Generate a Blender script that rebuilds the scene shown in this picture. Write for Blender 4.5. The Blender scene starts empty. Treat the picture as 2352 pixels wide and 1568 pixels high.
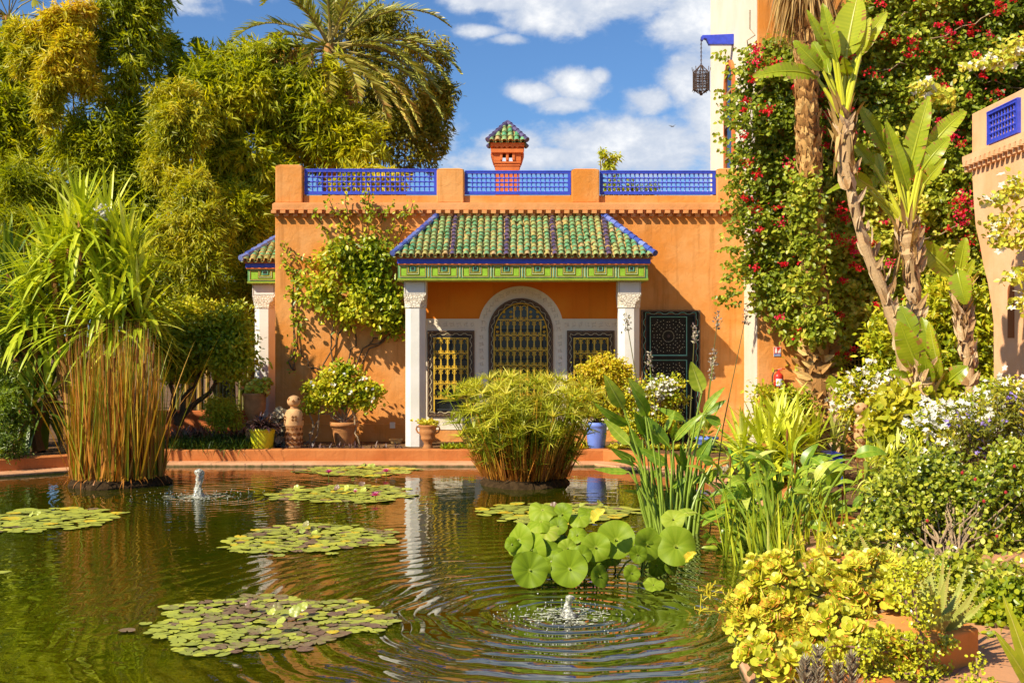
import bpy, math, random
import numpy as np
from mathutils import Vector, Matrix

# ------------------------------------------------------------------ camera, sky, sun
SC = bpy.context.scene
COL = SC.collection
random.seed(7)
RNG = np.random.default_rng(7)
F, CX, CY, CH = 2613.0, 1176.0, 784.0, 1.9       # focal length in survey units, principal point, eye height

cam = bpy.data.cameras.new('camera')
cam.sensor_width = 36.0
cam.lens = 40.0
cam.clip_start = 0.05
cam.clip_end = 2000
camo = bpy.data.objects.new('camera', cam)
COL.objects.link(camo)
camo.location = (0, 0, CH)
camo.rotation_euler = (math.radians(90), 0, 0)
SC.camera = camo

SUN_TO = Vector((-1.5, -1.15, 1.65)).normalized()
SUN_EL = math.asin(SUN_TO.z)
SUN_ROT = math.atan2(SUN_TO.x, SUN_TO.y) % (2 * math.pi)
sl = bpy.data.lights.new('sun', 'SUN')
sl.energy = 4.9
sl.angle = math.radians(0.5)
sl.color = (1.0, 0.90, 0.69)
slo = bpy.data.objects.new('sun', sl)
COL.objects.link(slo)
slo.rotation_euler = (-SUN_TO).to_track_quat('-Z', 'Y').to_euler()
slo.location = (-10, -10, 15)

SC.view_settings.view_transform = 'Standard'
SC.view_settings.look = 'None'
SC.view_settings.exposure = 0.62
SC.view_settings.gamma = 1
SC.cycles.max_bounces = 8
SC.cycles.diffuse_bounces = 5
SC.cycles.glossy_bounces = 3
SC.cycles.transmission_bounces = 4
SC.cycles.transparent_max_bounces = 6
SC.cycles.caustics_reflective = False
SC.cycles.caustics_refractive = False
SC.cycles.use_adaptive_sampling = True
SC.cycles.adaptive_threshold = 0.02
SC.cycles.use_denoising = True
SC.cycles.sample_clamp_indirect = 4.0


class NT:
    """small helper around a node tree"""
    def __init__(s, tree):
        s.t = tree
        s.t.nodes.clear()

    def n(s, typ, **kw):
        nd = s.t.nodes.new(typ)
        for k, v in kw.items():
            setattr(nd, k, v)
        return nd

    def l(s, a, b):
        s.t.links.new(a, b)

    def put(s, sock, v):
        if hasattr(v, 'is_linked') or hasattr(v, 'links'):
            s.l(v, sock)
        else:
            sock.default_value = v

    def math(s, op, a, b=None, c=None, clamp=False):
        nd = s.n('ShaderNodeMath', operation=op)
        nd.use_clamp = clamp
        for i, v in enumerate((a, b, c)):
            if v is not None:
                s.put(nd.inputs[i], v)
        return nd.outputs[0]

    def mixc(s, fac, a, b, blend='MIX'):
        nd = s.n('ShaderNodeMix', data_type='RGBA', blend_type=blend)
        s.put(nd.inputs[0], fac)
        s.put(nd.inputs[6], a if not isinstance(a, tuple) else (a + (1,) if len(a) == 3 else a))
        s.put(nd.inputs[7], b if not isinstance(b, tuple) else (b + (1,) if len(b) == 3 else b))
        return nd.outputs[2]

    def noise(s, vec, scale, detail=3, rough=0.55, dist=0.0):
        nd = s.n('ShaderNodeTexNoise')
        nd.inputs['Scale'].default_value = scale
        nd.inputs['Detail'].default_value = detail
        nd.inputs['Roughness'].default_value = rough
        nd.inputs['Distortion'].default_value = dist
        if vec is not None:
            s.l(vec, nd.inputs['Vector'])
        return nd.outputs[0]

    def smooth(s, v, a, b, lo=0.0, hi=1.0):
        nd = s.n('ShaderNodeMapRange', interpolation_type='SMOOTHSTEP')
        s.put(nd.inputs[0], v)
        for i, x in enumerate((a, b, lo, hi)):
            nd.inputs[i + 1].default_value = x
        return nd.outputs[0]

    def pos(s):
        return s.n('ShaderNodeNewGeometry').outputs['Position']

    def mapped(s, vec, scale=(1, 1, 1), loc=(0, 0, 0)):
        nd = s.n('ShaderNodeMapping')
        nd.inputs['Scale'].default_value = scale
        nd.inputs['Location'].default_value = loc
        s.l(vec, nd.inputs['Vector'])
        return nd.outputs[0]


def build_world():
    w = bpy.data.worlds.new('World')
    SC.world = w
    w.use_nodes = True
    t = NT(w.node_tree)
    sky = t.n('ShaderNodeTexSky', sky_type='NISHITA')
    sky.sun_disc = False
    sky.sun_elevation = SUN_EL
    sky.sun_rotation = SUN_ROT
    sky.air_density = 1.0
    sky.dust_density = 0.6
    sky.ozone_density = 2.0
    co = t.n('ShaderNodeTexCoord').outputs['Generated']
    sep = t.n('ShaderNodeSeparateXYZ')
    t.l(co, sep.inputs[0])
    az = t.math('ARCTAN2', sep.outputs[0], sep.outputs[1])
    el = t.math('ARCSINE', sep.outputs[2])
    # warped coordinates give the clouds their billows
    comb = t.n('ShaderNodeCombineXYZ')
    t.l(az, comb.inputs[0])
    t.l(t.math('MULTIPLY', el, 1.5), comb.inputs[1])
    n1 = t.noise(comb.outputs[0], 14, 6, 0.6, 0.3)
    n2 = t.noise(t.mapped(comb.outputs[0], loc=(3.1, 1.7, 0.4)), 34, 5, 0.62, 0.2)
    # cloud banks: azimuth, elevation, half sizes (radians), weight
    def ae(px, py):
        return ((px - CX) / F, math.atan((CY - py) / F))
    banks = [(1235, 40, 120, 42, 1.0), (1110, 72, 60, 16, 1.0), (1165, 90, 50, 16, .9), (1180, 8, 140, 26, 1.0), (1420, 5, 200, 42, .95),
             (1620, 40, 120, 90, 1.0),
             (1320, 195, 62, 34, 1.1), (1235, 215, 62, 22, 1.0), (1375, 178, 30, 20, .9), (1290, 240, 60, 20, 1.0),
             (1490, 235, 60, 34, .8), (1590, 190, 75, 70, .85), (1650, 300, 90, 120, 1.0),
             (1400, 325, 150, 45, 1.05), (1180, 330, 90, 30, .8), (1290, 365, 260, 32, .95), (1540, 340, 140, 60, 1.0),
             (450, 25, 80, 45, .75), (560, -10, 90, 30, .7), (1010, 330, 60, 40, .6), (300, -500, 900, 160, .9), (1700, -420, 500, 180, .9), (700, -220, 200, 60, .7), (1250, -260, 420, 90, .95), (1450, -120, 260, 60, .8)]
    tot = None
    for px, py, rx, ry, wt in banks:
        a, e = ae(px, py)
        u = t.math('MULTIPLY', t.math('SUBTRACT', az, a), F / rx)
        v = t.math('MULTIPLY', t.math('SUBTRACT', el, e), F / ry)
        d2 = t.math('ADD', t.math('MULTIPLY', u, u), t.math('MULTIPLY', v, v))
        g = t.math('MULTIPLY', t.math('EXPONENT', t.math('MULTIPLY', d2, -0.7)), wt)
        tot = g if tot is None else t.math('MAXIMUM', tot, g)
    nn = t.math('ADD', t.math('MULTIPLY', t.math('SUBTRACT', n1, 0.5), 1.25), t.math('MULTIPLY', t.math('SUBTRACT', n2, 0.5), 0.8))
    dens = t.math('ADD', tot, nn)
    m = t.smooth(dens, 0.22, 0.72)
    # generic fair-weather clouds elsewhere (behind and beside the viewer)
    back = t.smooth(t.math('ADD', n1, t.math('MULTIPLY', n2, 0.3)), 0.72, 0.95, 0.0, 0.5)
    m = t.math('MAXIMUM', m, t.math('MULTIPLY', back, t.smooth(t.math('ABSOLUTE', az), 0.5, 0.9)))
    shade = t.smooth(t.math('ADD', dens, t.math('MULTIPLY', t.math('SUBTRACT', n2, 0.5), 1.1)), 0.5, 1.6)
    ccol = t.mixc(shade, (4.9, 5.4, 6.3), (8.8, 8.7, 8.5))
    tinted = t.mixc(1.0, sky.outputs[0], (0.54, 0.78, 1.06), 'MULTIPLY')
    col = t.mixc(t.math('MULTIPLY', m, 0.95), tinted, ccol)
    bg = t.n('ShaderNodeBackground')
    bg.inputs['Strength'].default_value = 0.085
    t.l(col, bg.inputs['Color'])
    out = t.n('ShaderNodeOutputWorld')
    t.l(bg.outputs[0], out.inputs['Surface'])


build_world()


# ------------------------------------------------------------------ survey helpers
def X(px, Y):
    return (px - CX) * Y / F


def Z(py, Y):
    return CH - (py - CY) * Y / F


def P(px, py, Y):
    return np.array([X(px, Y), Y, Z(py, Y)])


def Yg(py, z=0.0):
    return (CH - z) * F / (py - CY)


# ------------------------------------------------------------------ mesh builder
class MB:
    def __init__(s):
        s.v, s.g, s.n = [], [], 0

    def add(s, V, groups, mat=0, tone=0.5):
        """V (N,3); groups: list of index arrays (M,k)"""
        V = np.asarray(V, float).reshape(-1, 3)
        s.v.append(V)
        for q in groups:
            q = np.asarray(q, int)
            if q.ndim == 1:
                q = q[None, :]
            tt = np.broadcast_to(np.asarray(tone, float), (len(q),)) if np.ndim(tone) == 0 or len(np.atleast_1d(tone)) != len(q) else np.asarray(tone)
            s.g.append((q + s.n, mat, tt))
        s.n += len(V)
        return s

    def box(s, x0, x1, y0, y1, z0, z1, mat=0, tone=0.5):
        V = [(x, y, z) for z in (z0, z1) for y in (y0, y1) for x in (x0, x1)]
        q = [[0, 2, 3, 1], [4, 5, 7, 6], [0, 1, 5, 4], [2, 6, 7, 3], [0, 4, 6, 2], [1, 3, 7, 5]]
        return s.add(V, [np.array(q)], mat, tone)

    def obox(s, c, size, R, mat=0, tone=0.5):
        V = np.array([(x, y, z) for z in (-.5, .5) for y in (-.5, .5) for x in (-.5, .5)]) * np.asarray(size)
        V = V @ np.asarray(R, float).T + np.asarray(c)
        q = [[0, 2, 3, 1], [4, 5, 7, 6], [0, 1, 5, 4], [2, 6, 7, 3], [0, 4, 6, 2], [1, 3, 7, 5]]
        return s.add(V, [np.array(q)], mat, tone)

    def tube(s, pts, r, sides=6, mat=0, tone=0.5, caps=True):
        pts = np.asarray(pts, float)
        n = len(pts)
        r = np.broadcast_to(np.asarray(r, float), (n,))
        T = np.gradient(pts, axis=0)
        T /= np.linalg.norm(T, axis=1)[:, None] + 1e-12
        ref = np.array([0, 0, 1.0]) if abs(T[0][2]) < 0.9 else np.array([1.0, 0, 0])
        u = np.cross(T[0], ref)
        u /= np.linalg.norm(u)
        a = np.linspace(0, 2 * np.pi, sides, endpoint=False)
        V = []
        for i in range(n):
            u = u - T[i] * (u @ T[i])
            u /= np.linalg.norm(u) + 1e-12
            w = np.cross(T[i], u)
            V.append(pts[i] + r[i] * (np.cos(a)[:, None] * u + np.sin(a)[:, None] * w))
        V = np.concatenate(V)
        q = []
        for i in range(n - 1):
            b, c = i * sides, (i + 1) * sides
            for k in range(sides):
                k2 = (k + 1) % sides
                q.append([b + k, b + k2, c + k2, c + k])
        gs = [np.array(q)]
        if caps:
            gs.append(np.array([list(range(sides))[::-1]]))
            gs.append(np.array([[(n - 1) * sides + k for k in range(sides)]]))
        return s.add(V, gs, mat, tone)

    def lathe(s, prof, c=(0, 0, 0), seg=24, mat=0, tone=0.5, caps=True, jitter=0.0):
        prof = np.asarray(prof, float)
        a = np.linspace(0, 2 * np.pi, seg, endpoint=False)
        n = len(prof)
        V = np.zeros((n, seg, 3))
        V[:, :, 0] = prof[:, 0:1] * np.cos(a)
        V[:, :, 1] = prof[:, 0:1] * np.sin(a)
        V[:, :, 2] = prof[:, 1:2]
        if jitter:
            V += RNG.normal(0, jitter, V.shape)
        V = V.reshape(-1, 3) + np.asarray(c)
        q = []
        for i in range(n - 1):
            for k in range(seg):
                k2 = (k + 1) % seg
                q.append([i * seg + k, i * seg + k2, (i + 1) * seg + k2, (i + 1) * seg + k])
        gs = [np.array(q)]
        if caps:
            gs.append(np.array([[k for k in range(seg)][::-1]]))
            gs.append(np.array([[(n - 1) * seg + k for k in range(seg)]]))
        return s.add(V, gs, mat, tone)

    def prism(s, poly, y0, y1, mat=0, tone=0.5):
        """polygon in X,Z pushed through Y (front at y0)"""
        poly = np.asarray(poly, float)
        n = len(poly)
        V = np.zeros((2 * n, 3))
        V[:n, 0], V[:n, 1], V[:n, 2] = poly[:, 0], y0, poly[:, 1]
        V[n:, 0], V[n:, 1], V[n:, 2] = poly[:, 0], y1, poly[:, 1]
        side = [[i, (i + 1) % n, n + (i + 1) % n, n + i] for i in range(n)]
        return s.add(V, [np.array(side), np.arange(n)[None, ::-1], (n + np.arange(n))[None, :]], mat, tone)

    def plate(s, poly, z0, z1, mat=0, tone=0.5):
        """polygon in X,Y pushed through Z"""
        poly = np.asarray(poly, float)
        n = len(poly)
        V = np.zeros((2 * n, 3))
        V[:n, :2], V[:n, 2] = poly, z0
        V[n:, :2], V[n:, 2] = poly, z1
        side = [[i, (i + 1) % n, n + (i + 1) % n, n + i] for i in range(n)]
        return s.add(V, [np.array(side), np.arange(n)[None, ::-1], (n + np.arange(n))[None, :]], mat, tone)

    def frame(s, outer, inner, y0, y1, mat=0, tone=0.5, closed=True):
        """solid frame between two matching outlines in X,Z"""
        o, i = np.asarray(outer, float), np.asarray(inner, float)
        n = len(o)
        V = np.zeros((4 * n, 3))
        for k, (pp, y) in enumerate(((o, y0), (i, y0), (o, y1), (i, y1))):
            V[k * n:(k + 1) * n, 0], V[k * n:(k + 1) * n, 1], V[k * n:(k + 1) * n, 2] = pp[:, 0], y, pp[:, 1]
        q = []
        m = n if closed else n - 1
        for a in range(m):
            b = (a + 1) % n
            q += [[a, b, n + b, n + a], [2 * n + a, 3 * n + a, 3 * n + b, 2 * n + b],
                  [a, 2 * n + a, 2 * n + b, b], [n + a, n + b, 3 * n + b, 3 * n + a]]
        if not closed:
            q += [[0, n, 3 * n, 2 * n], [n - 1, 3 * n - 1, 4 * n - 1, 2 * n - 1]]
        return s.add(V, [np.array(q)], mat, tone)

    def build(s, name, mats, parent=None, smooth=False, bevel=0.0, local=False):
        me = bpy.data.meshes.new(name)
        V = np.concatenate(s.v) if s.v else np.zeros((0, 3))
        me.vertices.add(len(V))
        me.vertices.foreach_set('co', V.astype(np.float32).ravel())
        li = np.concatenate([q.ravel() for q, _, _ in s.g])
        tot = np.concatenate([np.full(len(q), q.shape[1]) for q, _, _ in s.g])
        st = np.concatenate([[0], np.cumsum(tot)[:-1]])
        me.loops.add(len(li))
        me.loops.foreach_set('vertex_index', li.astype(np.int32))
        me.polygons.add(len(tot))
        me.polygons.foreach_set('loop_start', st.astype(np.int32))
        mi = np.concatenate([np.full(len(q), m) for q, m, _ in s.g])
        me.polygons.foreach_set('material_index', mi.astype(np.int32))
        me.polygons.foreach_set('use_smooth', np.full(len(tot), smooth, dtype=bool))
        at = me.attributes.new('tone', 'FLOAT', 'FACE')
        at.data.foreach_set('value', np.concatenate([t for _, _, t in s.g]).astype(np.float32))
        for m in (mats if isinstance(mats, (list, tuple)) else [mats]):
            me.materials.append(m)
        me.update(calc_edges=True)
        o = bpy.data.objects.new(name, me)
        COL.objects.link(o)
        if bevel:
            b = o.modifiers.new('bevel', 'BEVEL')
            b.width = bevel
            b.segments = 2
            b.limit_method = 'ANGLE'
            b.angle_limit = math.radians(50)
        if parent is not None:
            set_parent(o, parent, local)
        return o


def root_of(o):
    M = Matrix.Translation(o.location)
    return (root_of(o.parent) if False else M)


def set_parent(o, parent, local=False):
    o.parent = parent
    if not local:
        # parents in this script only carry a translation on the top-level object
        top = parent
        while top.parent is not None:
            top = top.parent
        if parent is top:
            o.matrix_parent_inverse = Matrix.Translation(-top.location)
        else:
            o.matrix_parent_inverse = Matrix.Identity(4)
            # parent's own world matrix is the identity (mesh in world coordinates)


def tag(o, label=None, cat=None, group=None, kind=None):
    for k, v in (('label', label), ('category', cat), ('group', group), ('kind', kind)):
        if v:
            o[k] = v
    return o


def thing(name, label, cat, loc=(0, 0, 0), group=None):
    o = bpy.data.objects.new(name, None)
    COL.objects.link(o)
    o.location = tuple(float(c) for c in loc)
    o.empty_display_size = 0.2
    return tag(o, label, cat, group)


# ------------------------------------------------------------------ materials
def new_mat(name):
    m = bpy.data.materials.new(name)
    m.use_nodes = True
    t = NT(m.node_tree)
    out = t.n('ShaderNodeOutputMaterial')
    return m, t, out


def principled(t, out, base, rough=0.6, spec=0.4, normal=None, **kw):
    p = t.n('ShaderNodeBsdfPrincipled')
    t.put(p.inputs['Base Color'], base if not isinstance(base, tuple) else base + (1,))
    t.put(p.inputs['Roughness'], rough)
    p.inputs['Specular IOR Level'].default_value = spec
    for k, v in kw.items():
        t.put(p.inputs[k.replace('_', ' ')], v)
    if normal is not None:
        t.l(normal, p.inputs['Normal'])
    if out is not None:
        t.l(p.outputs[0], out.inputs['Surface'])
    return p


def bump(t, h, strength=0.3, dist=0.02):
    b = t.n('ShaderNodeBump')
    b.inputs['Strength'].default_value = strength
    b.inputs['Distance'].default_value = dist
    t.l(h, b.inputs['Height'])
    return b.outputs[0]


def stucco(name, c, c2=None, rough=0.85, scale=1.3, bstr=0.35, streak=0.25):
    """trowelled render: broad colour drift, rain streaks, fine and coarse bumps"""
    m, t, out = new_mat(name)
    p = t.pos()
    c2 = c2 or tuple(x * 0.78 for x in c)
    a = t.smooth(t.noise(p, scale, 5, 0.6), 0.32, 0.68)
    b = t.smooth(t.noise(t.mapped(p, (9, 9, 0.7)), 1.0, 4, 0.6), 0.52, 0.75)
    col = t.mixc(a, c, c2)
    col = t.mixc(t.math('MULTIPLY', b, streak), col, tuple(x * 0.6 for x in c2))
    sp = t.smooth(t.noise(p, 28, 3, 0.7), 0.62, 0.78)
    col = t.mixc(t.math('MULTIPLY', sp, 0.22), col, tuple(min(1, x * 1.35) for x in c))
    h = t.math('ADD', t.math('MULTIPLY', t.noise(p, 6, 4, 0.6, 0.6), 1.0), t.math('MULTIPLY', t.noise(p, 70, 3, 0.6), 0.18))
    principled(t, out, col, rough, 0.25, bump(t, h, bstr, 0.03))
    return m


def plain(name, c, rough=0.5, spec=0.4, var=0.25, scale=12, bstr=0.15, metallic=0.0, bscale=60):
    m, t, out = new_mat(name)
    p = t.pos()
    a = t.smooth(t.noise(p, scale, 4, 0.6), 0.3, 0.7)
    col = t.mixc(a, c, tuple(x * (1 - var) for x in c))
    r = t.math('ADD', t.math('MULTIPLY', t.noise(p, scale * 2, 3), 0.25), rough - 0.12)
    pr = principled(t, out, col, r, spec, bump(t, t.noise(p, bscale, 3, 0.6), bstr, 0.01))
    pr.inputs['Metallic'].default_value = metallic
    return m


def toned(name, stops, rough=0.5, spec=0.4, bstr=0.1, bscale=50, var=0.2, coat=0.0):
    """colour picked per face from the 'tone' attribute"""
    m, t, out = new_mat(name)
    at = t.n('ShaderNodeAttribute', attribute_name='tone')
    cr = ramp(t, at.outputs['Fac'], stops)
    p = t.pos()
    a = t.smooth(t.noise(p, 25, 4, 0.6), 0.35, 0.7)
    col = t.mixc(t.math('MULTIPLY', a, var), cr, (0.02, 0.015, 0.01))
    pr = principled(t, out, col, rough, spec, bump(t, t.noise(p, bscale, 3), bstr, 0.01))
    pr.inputs['Coat Weight'].default_value = coat
    pr.inputs['Coat Roughness'].default_value = 0.1
    return m


def ramp(t, fac, stops):
    cr = t.n('ShaderNodeValToRGB')
    els = cr.color_ramp.elements
    while len(els) < len(stops):
        els.new(0.5)
    for e, (p, c) in zip(els, stops):
        e.position = p
        e.color = tuple(c) + (1,)
    t.l(fac, cr.inputs[0])
    return cr.outputs[0]


def leafmat(name, stops, trans=0.35, rough=0.42, spec=0.35, tcol=None, nscale=9.0, nvar=0.18, gain=1.0):
    stops = [(a, tuple(min(.8, x * gain) for x in c)) for a, c in stops]
    m, t, out = new_mat(name)
    at = t.n('ShaderNodeAttribute', attribute_name='tone')
    p = t.pos()
    nz = t.math('MULTIPLY', t.math('SUBTRACT', t.noise(p, nscale, 3, 0.6), 0.5), nvar * 2)
    f = t.math('ADD', at.outputs['Fac'], nz, clamp=True)
    col = ramp(t, f, stops)
    pr = principled(t, None, col, rough, spec)
    if trans <= 0:
        t.l(pr.outputs[0], out.inputs['Surface'])
        return m
    tr = t.n('ShaderNodeBsdfTranslucent')
    tc = t.mixc(1.0, col, tcol or (1.25, 1.15, 0.45), 'MULTIPLY')
    t.l(tc, tr.inputs['Color'])
    mx = t.n('ShaderNodeMixShader')
    mx.inputs[0].default_value = trans
    t.l(pr.outputs[0], mx.inputs[1])
    t.l(tr.outputs[0], mx.inputs[2])
    t.l(mx.outputs[0], out.inputs['Surface'])
    return m


# ------------------------------------------------------------------ plant generators
def unit(a):
    a = np.asarray(a, float)
    return a / (np.linalg.norm(a, axis=-1, keepdims=True) + 1e-12)


def rdir(n):
    return unit(RNG.normal(0, 1, (n, 3)))


LEAF = {  # t along, s across (unit width), h height in widths; faces
    'diamond': (np.array([[0, 0, 0], [.38, -.5, .14], [1, 0, -.1], [.38, .5, .14]]), [[0, 1, 2], [0, 2, 3]]),
    'lance': (np.array([[0, 0, 0], [.3, -.5, .12], [.3, .5, .12], [.65, -.36, .05], [.65, .36, .05], [1, 0, -.25], [.45, 0, 0]]),
              [[0, 1, 6], [0, 6, 2], [1, 3, 6], [6, 4, 2], [3, 5, 6], [6, 5, 4]]),
    'oval': (np.array([[0, 0, 0], [.14, -.34, .06], [.5, -.5, .1], [.84, -.32, .02], [1, 0, -.1], [.84, .32, .02], [.5, .5, .1], [.14, .34, .06], [.5, 0, -.04]]),
             [[0, 1, 8], [1, 2, 8], [2, 3, 8], [3, 4, 8], [4, 5, 8], [5, 6, 8], [6, 7, 8], [7, 0, 8]]),
    'spoon': (np.array([[0, -.12, 0], [0, .12, 0], [.35, .3, .02], [.7, .5, .14], [.93, .3, .26], [1, 0, .3], [.93, -.3, .26], [.7, -.5, .14], [.35, -.3, .02]]),
              [[0, 1, 2, 8], [8, 2, 3, 7], [7, 3, 4, 6], [6, 4, 5]]),
}


def leaves(mb, Pt, D, N, L, W, tone, shape='diamond', mat=0):
    """scatter of leaves: base points, direction, rough normal, length, width"""
    tp, fs = LEAF[shape]
    D = unit(D)
    S = unit(np.cross(D, N))
    U = np.cross(S, D)
    n, k = len(Pt), len(tp)
    L = np.broadcast_to(L, (n,))
    W = np.broadcast_to(W, (n,))
    V = (Pt[:, None, :] + (tp[None, :, 0:1] * L[:, None, None]) * D[:, None, :]
         + (tp[None, :, 1:2] * W[:, None, None]) * S[:, None, :] + (tp[None, :, 2:3] * W[:, None, None]) * U[:, None, :])
    base = (np.arange(n) * k)[:, None, None]
    tone = np.broadcast_to(tone, (n,))
    by = {}
    for f in fs:
        by.setdefault(len(f), []).append(f)
    gs, first = [], True
    V = V.reshape(-1, 3)
    mb.v.append(V)
    for kk, ff in by.items():
        q = (base + np.array(ff)[None]).reshape(-1, kk)
        mb.g.append((q + mb.n, mat, np.repeat(tone, len(ff))))
    mb.n += len(V)


def blades(mb, P0, D0, L, W, droop=0.3, nseg=6, tone=0.5, prof=None, fold=0.0, twist=None, gtone=0.0, mat=0, side=None):
    """ribbon leaves bending under their weight; prof: width along the blade"""
    P0 = np.asarray(P0, float)
    n = len(P0)
    D = unit(D0).copy()
    L = np.broadcast_to(L, (n,)).astype(float)
    W = np.broadcast_to(W, (n,)).astype(float)
    droop = np.broadcast_to(droop, (n,)).astype(float)
    tone = np.broadcast_to(tone, (n,)).astype(float)
    up = np.array([0, 0, 1.0])
    if side is None:
        S = np.cross(D, up)
        bad = np.linalg.norm(S, axis=1) < 0.15
        S[bad] = rdir(bad.sum()) if bad.any() else S[bad]
        S = unit(S - D * np.sum(S * D, 1)[:, None])
    else:
        S = unit(side - D * np.sum(side * D, 1)[:, None])
    if twist is not None:
        a = np.broadcast_to(twist, (n,))[:, None]
        S = unit(S * np.cos(a) + np.cross(D, S) * np.sin(a))
    t = np.linspace(0, 1, nseg + 1)
    pr = prof(t) if prof is not None else np.clip(1.15 * (1 - t ** 2.2), 0.02, 1) * np.clip(0.55 + t * 3, 0, 1)
    pts, sides = [P0], [S]
    p = P0.copy()
    for i in range(nseg):
        D = unit(D + np.array([0, 0, -1.0]) * (droop * (0.5 + 1.2 * t[i]))[:, None] / nseg * 2)
        p = p + D * (L / nseg)[:, None]
        pts.append(p)
        S = unit(S - D * np.sum(S * D, 1)[:, None])
        sides.append(S)
    pts, sides = np.array(pts), np.array(sides)           # (k,n,3)
    w = (pr[:, None] * W[None, :] * 0.5)[..., None]
    k = nseg + 1
    if fold:
        T = unit(np.gradient(pts, axis=0))
        U = np.cross(sides, T)
        V = np.stack([pts - sides * w + U * w * fold, pts, pts + sides * w + U * w * fold], 2)  # (k,n,3,3)
        m = 3
    else:
        V = np.stack([pts - sides * w, pts + sides * w], 2)
        m = 2
    V = V.transpose(1, 0, 2, 3).reshape(-1, 3)             # blade, seg, across
    ids = np.arange(n * k * m).reshape(n, k, m)
    qs, tn = [], []
    for c in range(m - 1):
        q = np.stack([ids[:, :-1, c], ids[:, :-1, c + 1], ids[:, 1:, c + 1], ids[:, 1:, c]], -1).reshape(-1, 4)
        qs.append(q)
        tn.append((tone[:, None] + gtone * (t[:-1] - 0.5)[None, :]).reshape(-1))
    q, tn = np.concatenate(qs), np.clip(np.concatenate(tn), 0, 1)
    mb.v.append(V)
    mb.g.append((q + mb.n, mat, tn))
    mb.n += len(V)
    return pts


def paddle(mb, A, B, W, nrm, sag=0.1, fold=0.25, rip=0.02, nl=14, nw=3, tone=0.5, prof='oval', mat=0, tears=0, vein=.04, burnt=0.0):
    """one big leaf from base A to tip B: midrib, rippled halves, splits along the side veins"""
    A, B = np.asarray(A, float), np.asarray(B, float)
    ax = B - A
    L = np.linalg.norm(ax)
    T = ax / L
    nrm = np.asarray(nrm, float)
    nrm = unit(nrm - T * (nrm @ T))
    S = np.cross(T, nrm)
    ph = RNG.uniform(0, 6.28, 4)

    def width(t):
        if prof == 'oval':
            return max(.03, math.sin(math.pi * min(1, max(0, t)) ** .75)) ** .62
        if prof == 'lance':
            return max(.02, math.sin(math.pi * min(1, max(0, t)) ** .62)) ** .9
        return min(1, t * 6 + .15, 1 - t ** 3)

    spine = lambda t: A + T * (L * t) + nrm * (sag * L * 4 * t * (1 - t))
    for sd in (-1, 1):
        cuts = [0.0] + sorted(RNG.uniform(.12, .93, tears).tolist()) + [1.0]
        for c0, c1 in zip(cuts[:-1], cuts[1:]):
            rows = max(2, int(round(nl * (c1 - c0))) + 1)
            ts = np.linspace(c0, c1, rows)
            tc = (c0 + c1) / 2
            lift = RNG.normal(0, .10) if tears else 0
            pull = RNG.uniform(.02, .16) if tears else 0
            V, tn, q = [], [], []
            for ti in ts:
                for j in range(nw + 1):
                    sj = j / nw
                    te = ti + (tc - ti) * pull * sj ** 1.5 + .035 * sj
                    w = width(ti)
                    ripple = rip * L * (math.sin(17 * ti + ph[0] + sd) + .5 * math.sin(31 * ti + ph[1] + 2 * sj)) * sj ** 1.5
                    V.append(spine(min(1.0, te)) + S * (sd * sj * w * W / 2) + nrm * (fold * sj * w * W / 2 + ripple + lift * sj ** 2 * w * W / 2))
            for i in range(rows - 1):
                for j in range(nw):
                    a = i * (nw + 1) + j
                    q.append([a, a + 1, a + nw + 2, a + nw + 1] if sd > 0 else [a + 1, a, a + nw + 1, a + nw + 2])
                    tt = tone + vein * (-1) ** i + RNG.uniform(-.02, .02)
                    if j == nw - 1 and RNG.random() < burnt:
                        tt = 1.0
                    tn.append(min(1, max(0, tt)))
            mb.v.append(np.array(V))
            mb.g.append((np.array(q) + mb.n, mat, np.array(tn)))
            mb.n += len(V)
    rib = np.array([spine(t) for t in np.linspace(0, .97, nl)])
    mb.tube(rib, np.linspace(.016, .003, nl) * min(1.6, W * 5 + .15), 5, mat, min(.86, tone + .2), caps=False)


def lump(p, s=1.0, seed=0):
    r = np.random.default_rng(seed + 100)
    out = np.zeros(len(p))
    for k in range(7):
        d = r.normal(0, 1, 3)
        out += np.sin(p @ d * s * (1 + 0.35 * k) + r.uniform(0, 6.28)) / (1 + 0.35 * k)
    return out / 2.6


def shell(ells, n, thick=0.45, seed=0, rough=0.16, backcull=0.55, lowcut=None):
    """points through the outer part of a union of ellipsoids (cx,cy,cz,rx,ry,rz), with outward normals"""
    ells = np.asarray(ells, float)
    ar = (ells[:, 3] * ells[:, 5]) ** 1.0 + ells[:, 3] * ells[:, 4] * 0.5
    cnt = RNG.multinomial(n, ar / ar.sum())
    Ps, Ns = [], []
    for e, c in zip(ells, cnt):
        d = rdir(int(c * 1.5))
        keep = (d[:, 1] < 0.25) | (RNG.random(len(d)) > backcull)
        d = d[keep][:c]
        r = 1 - thick * RNG.random(len(d)) ** 1.6
        p = d * e[3:6] * r[:, None]
        base = p + e[:3]
        p = p * (1 + rough * lump(base, 2.2 / max(0.3, min(e[3:6])) ** 0.5, seed))[:, None]
        Ps.append(p + e[:3])
        Ns.append(unit(d / e[3:6]))
    Ps, Ns = np.concatenate(Ps), np.concatenate(Ns)
    if lowcut is not None:
        k = Ps[:, 2] > lowcut
        Ps, Ns = Ps[k], Ns[k]
    return Ps, Ns


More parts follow.
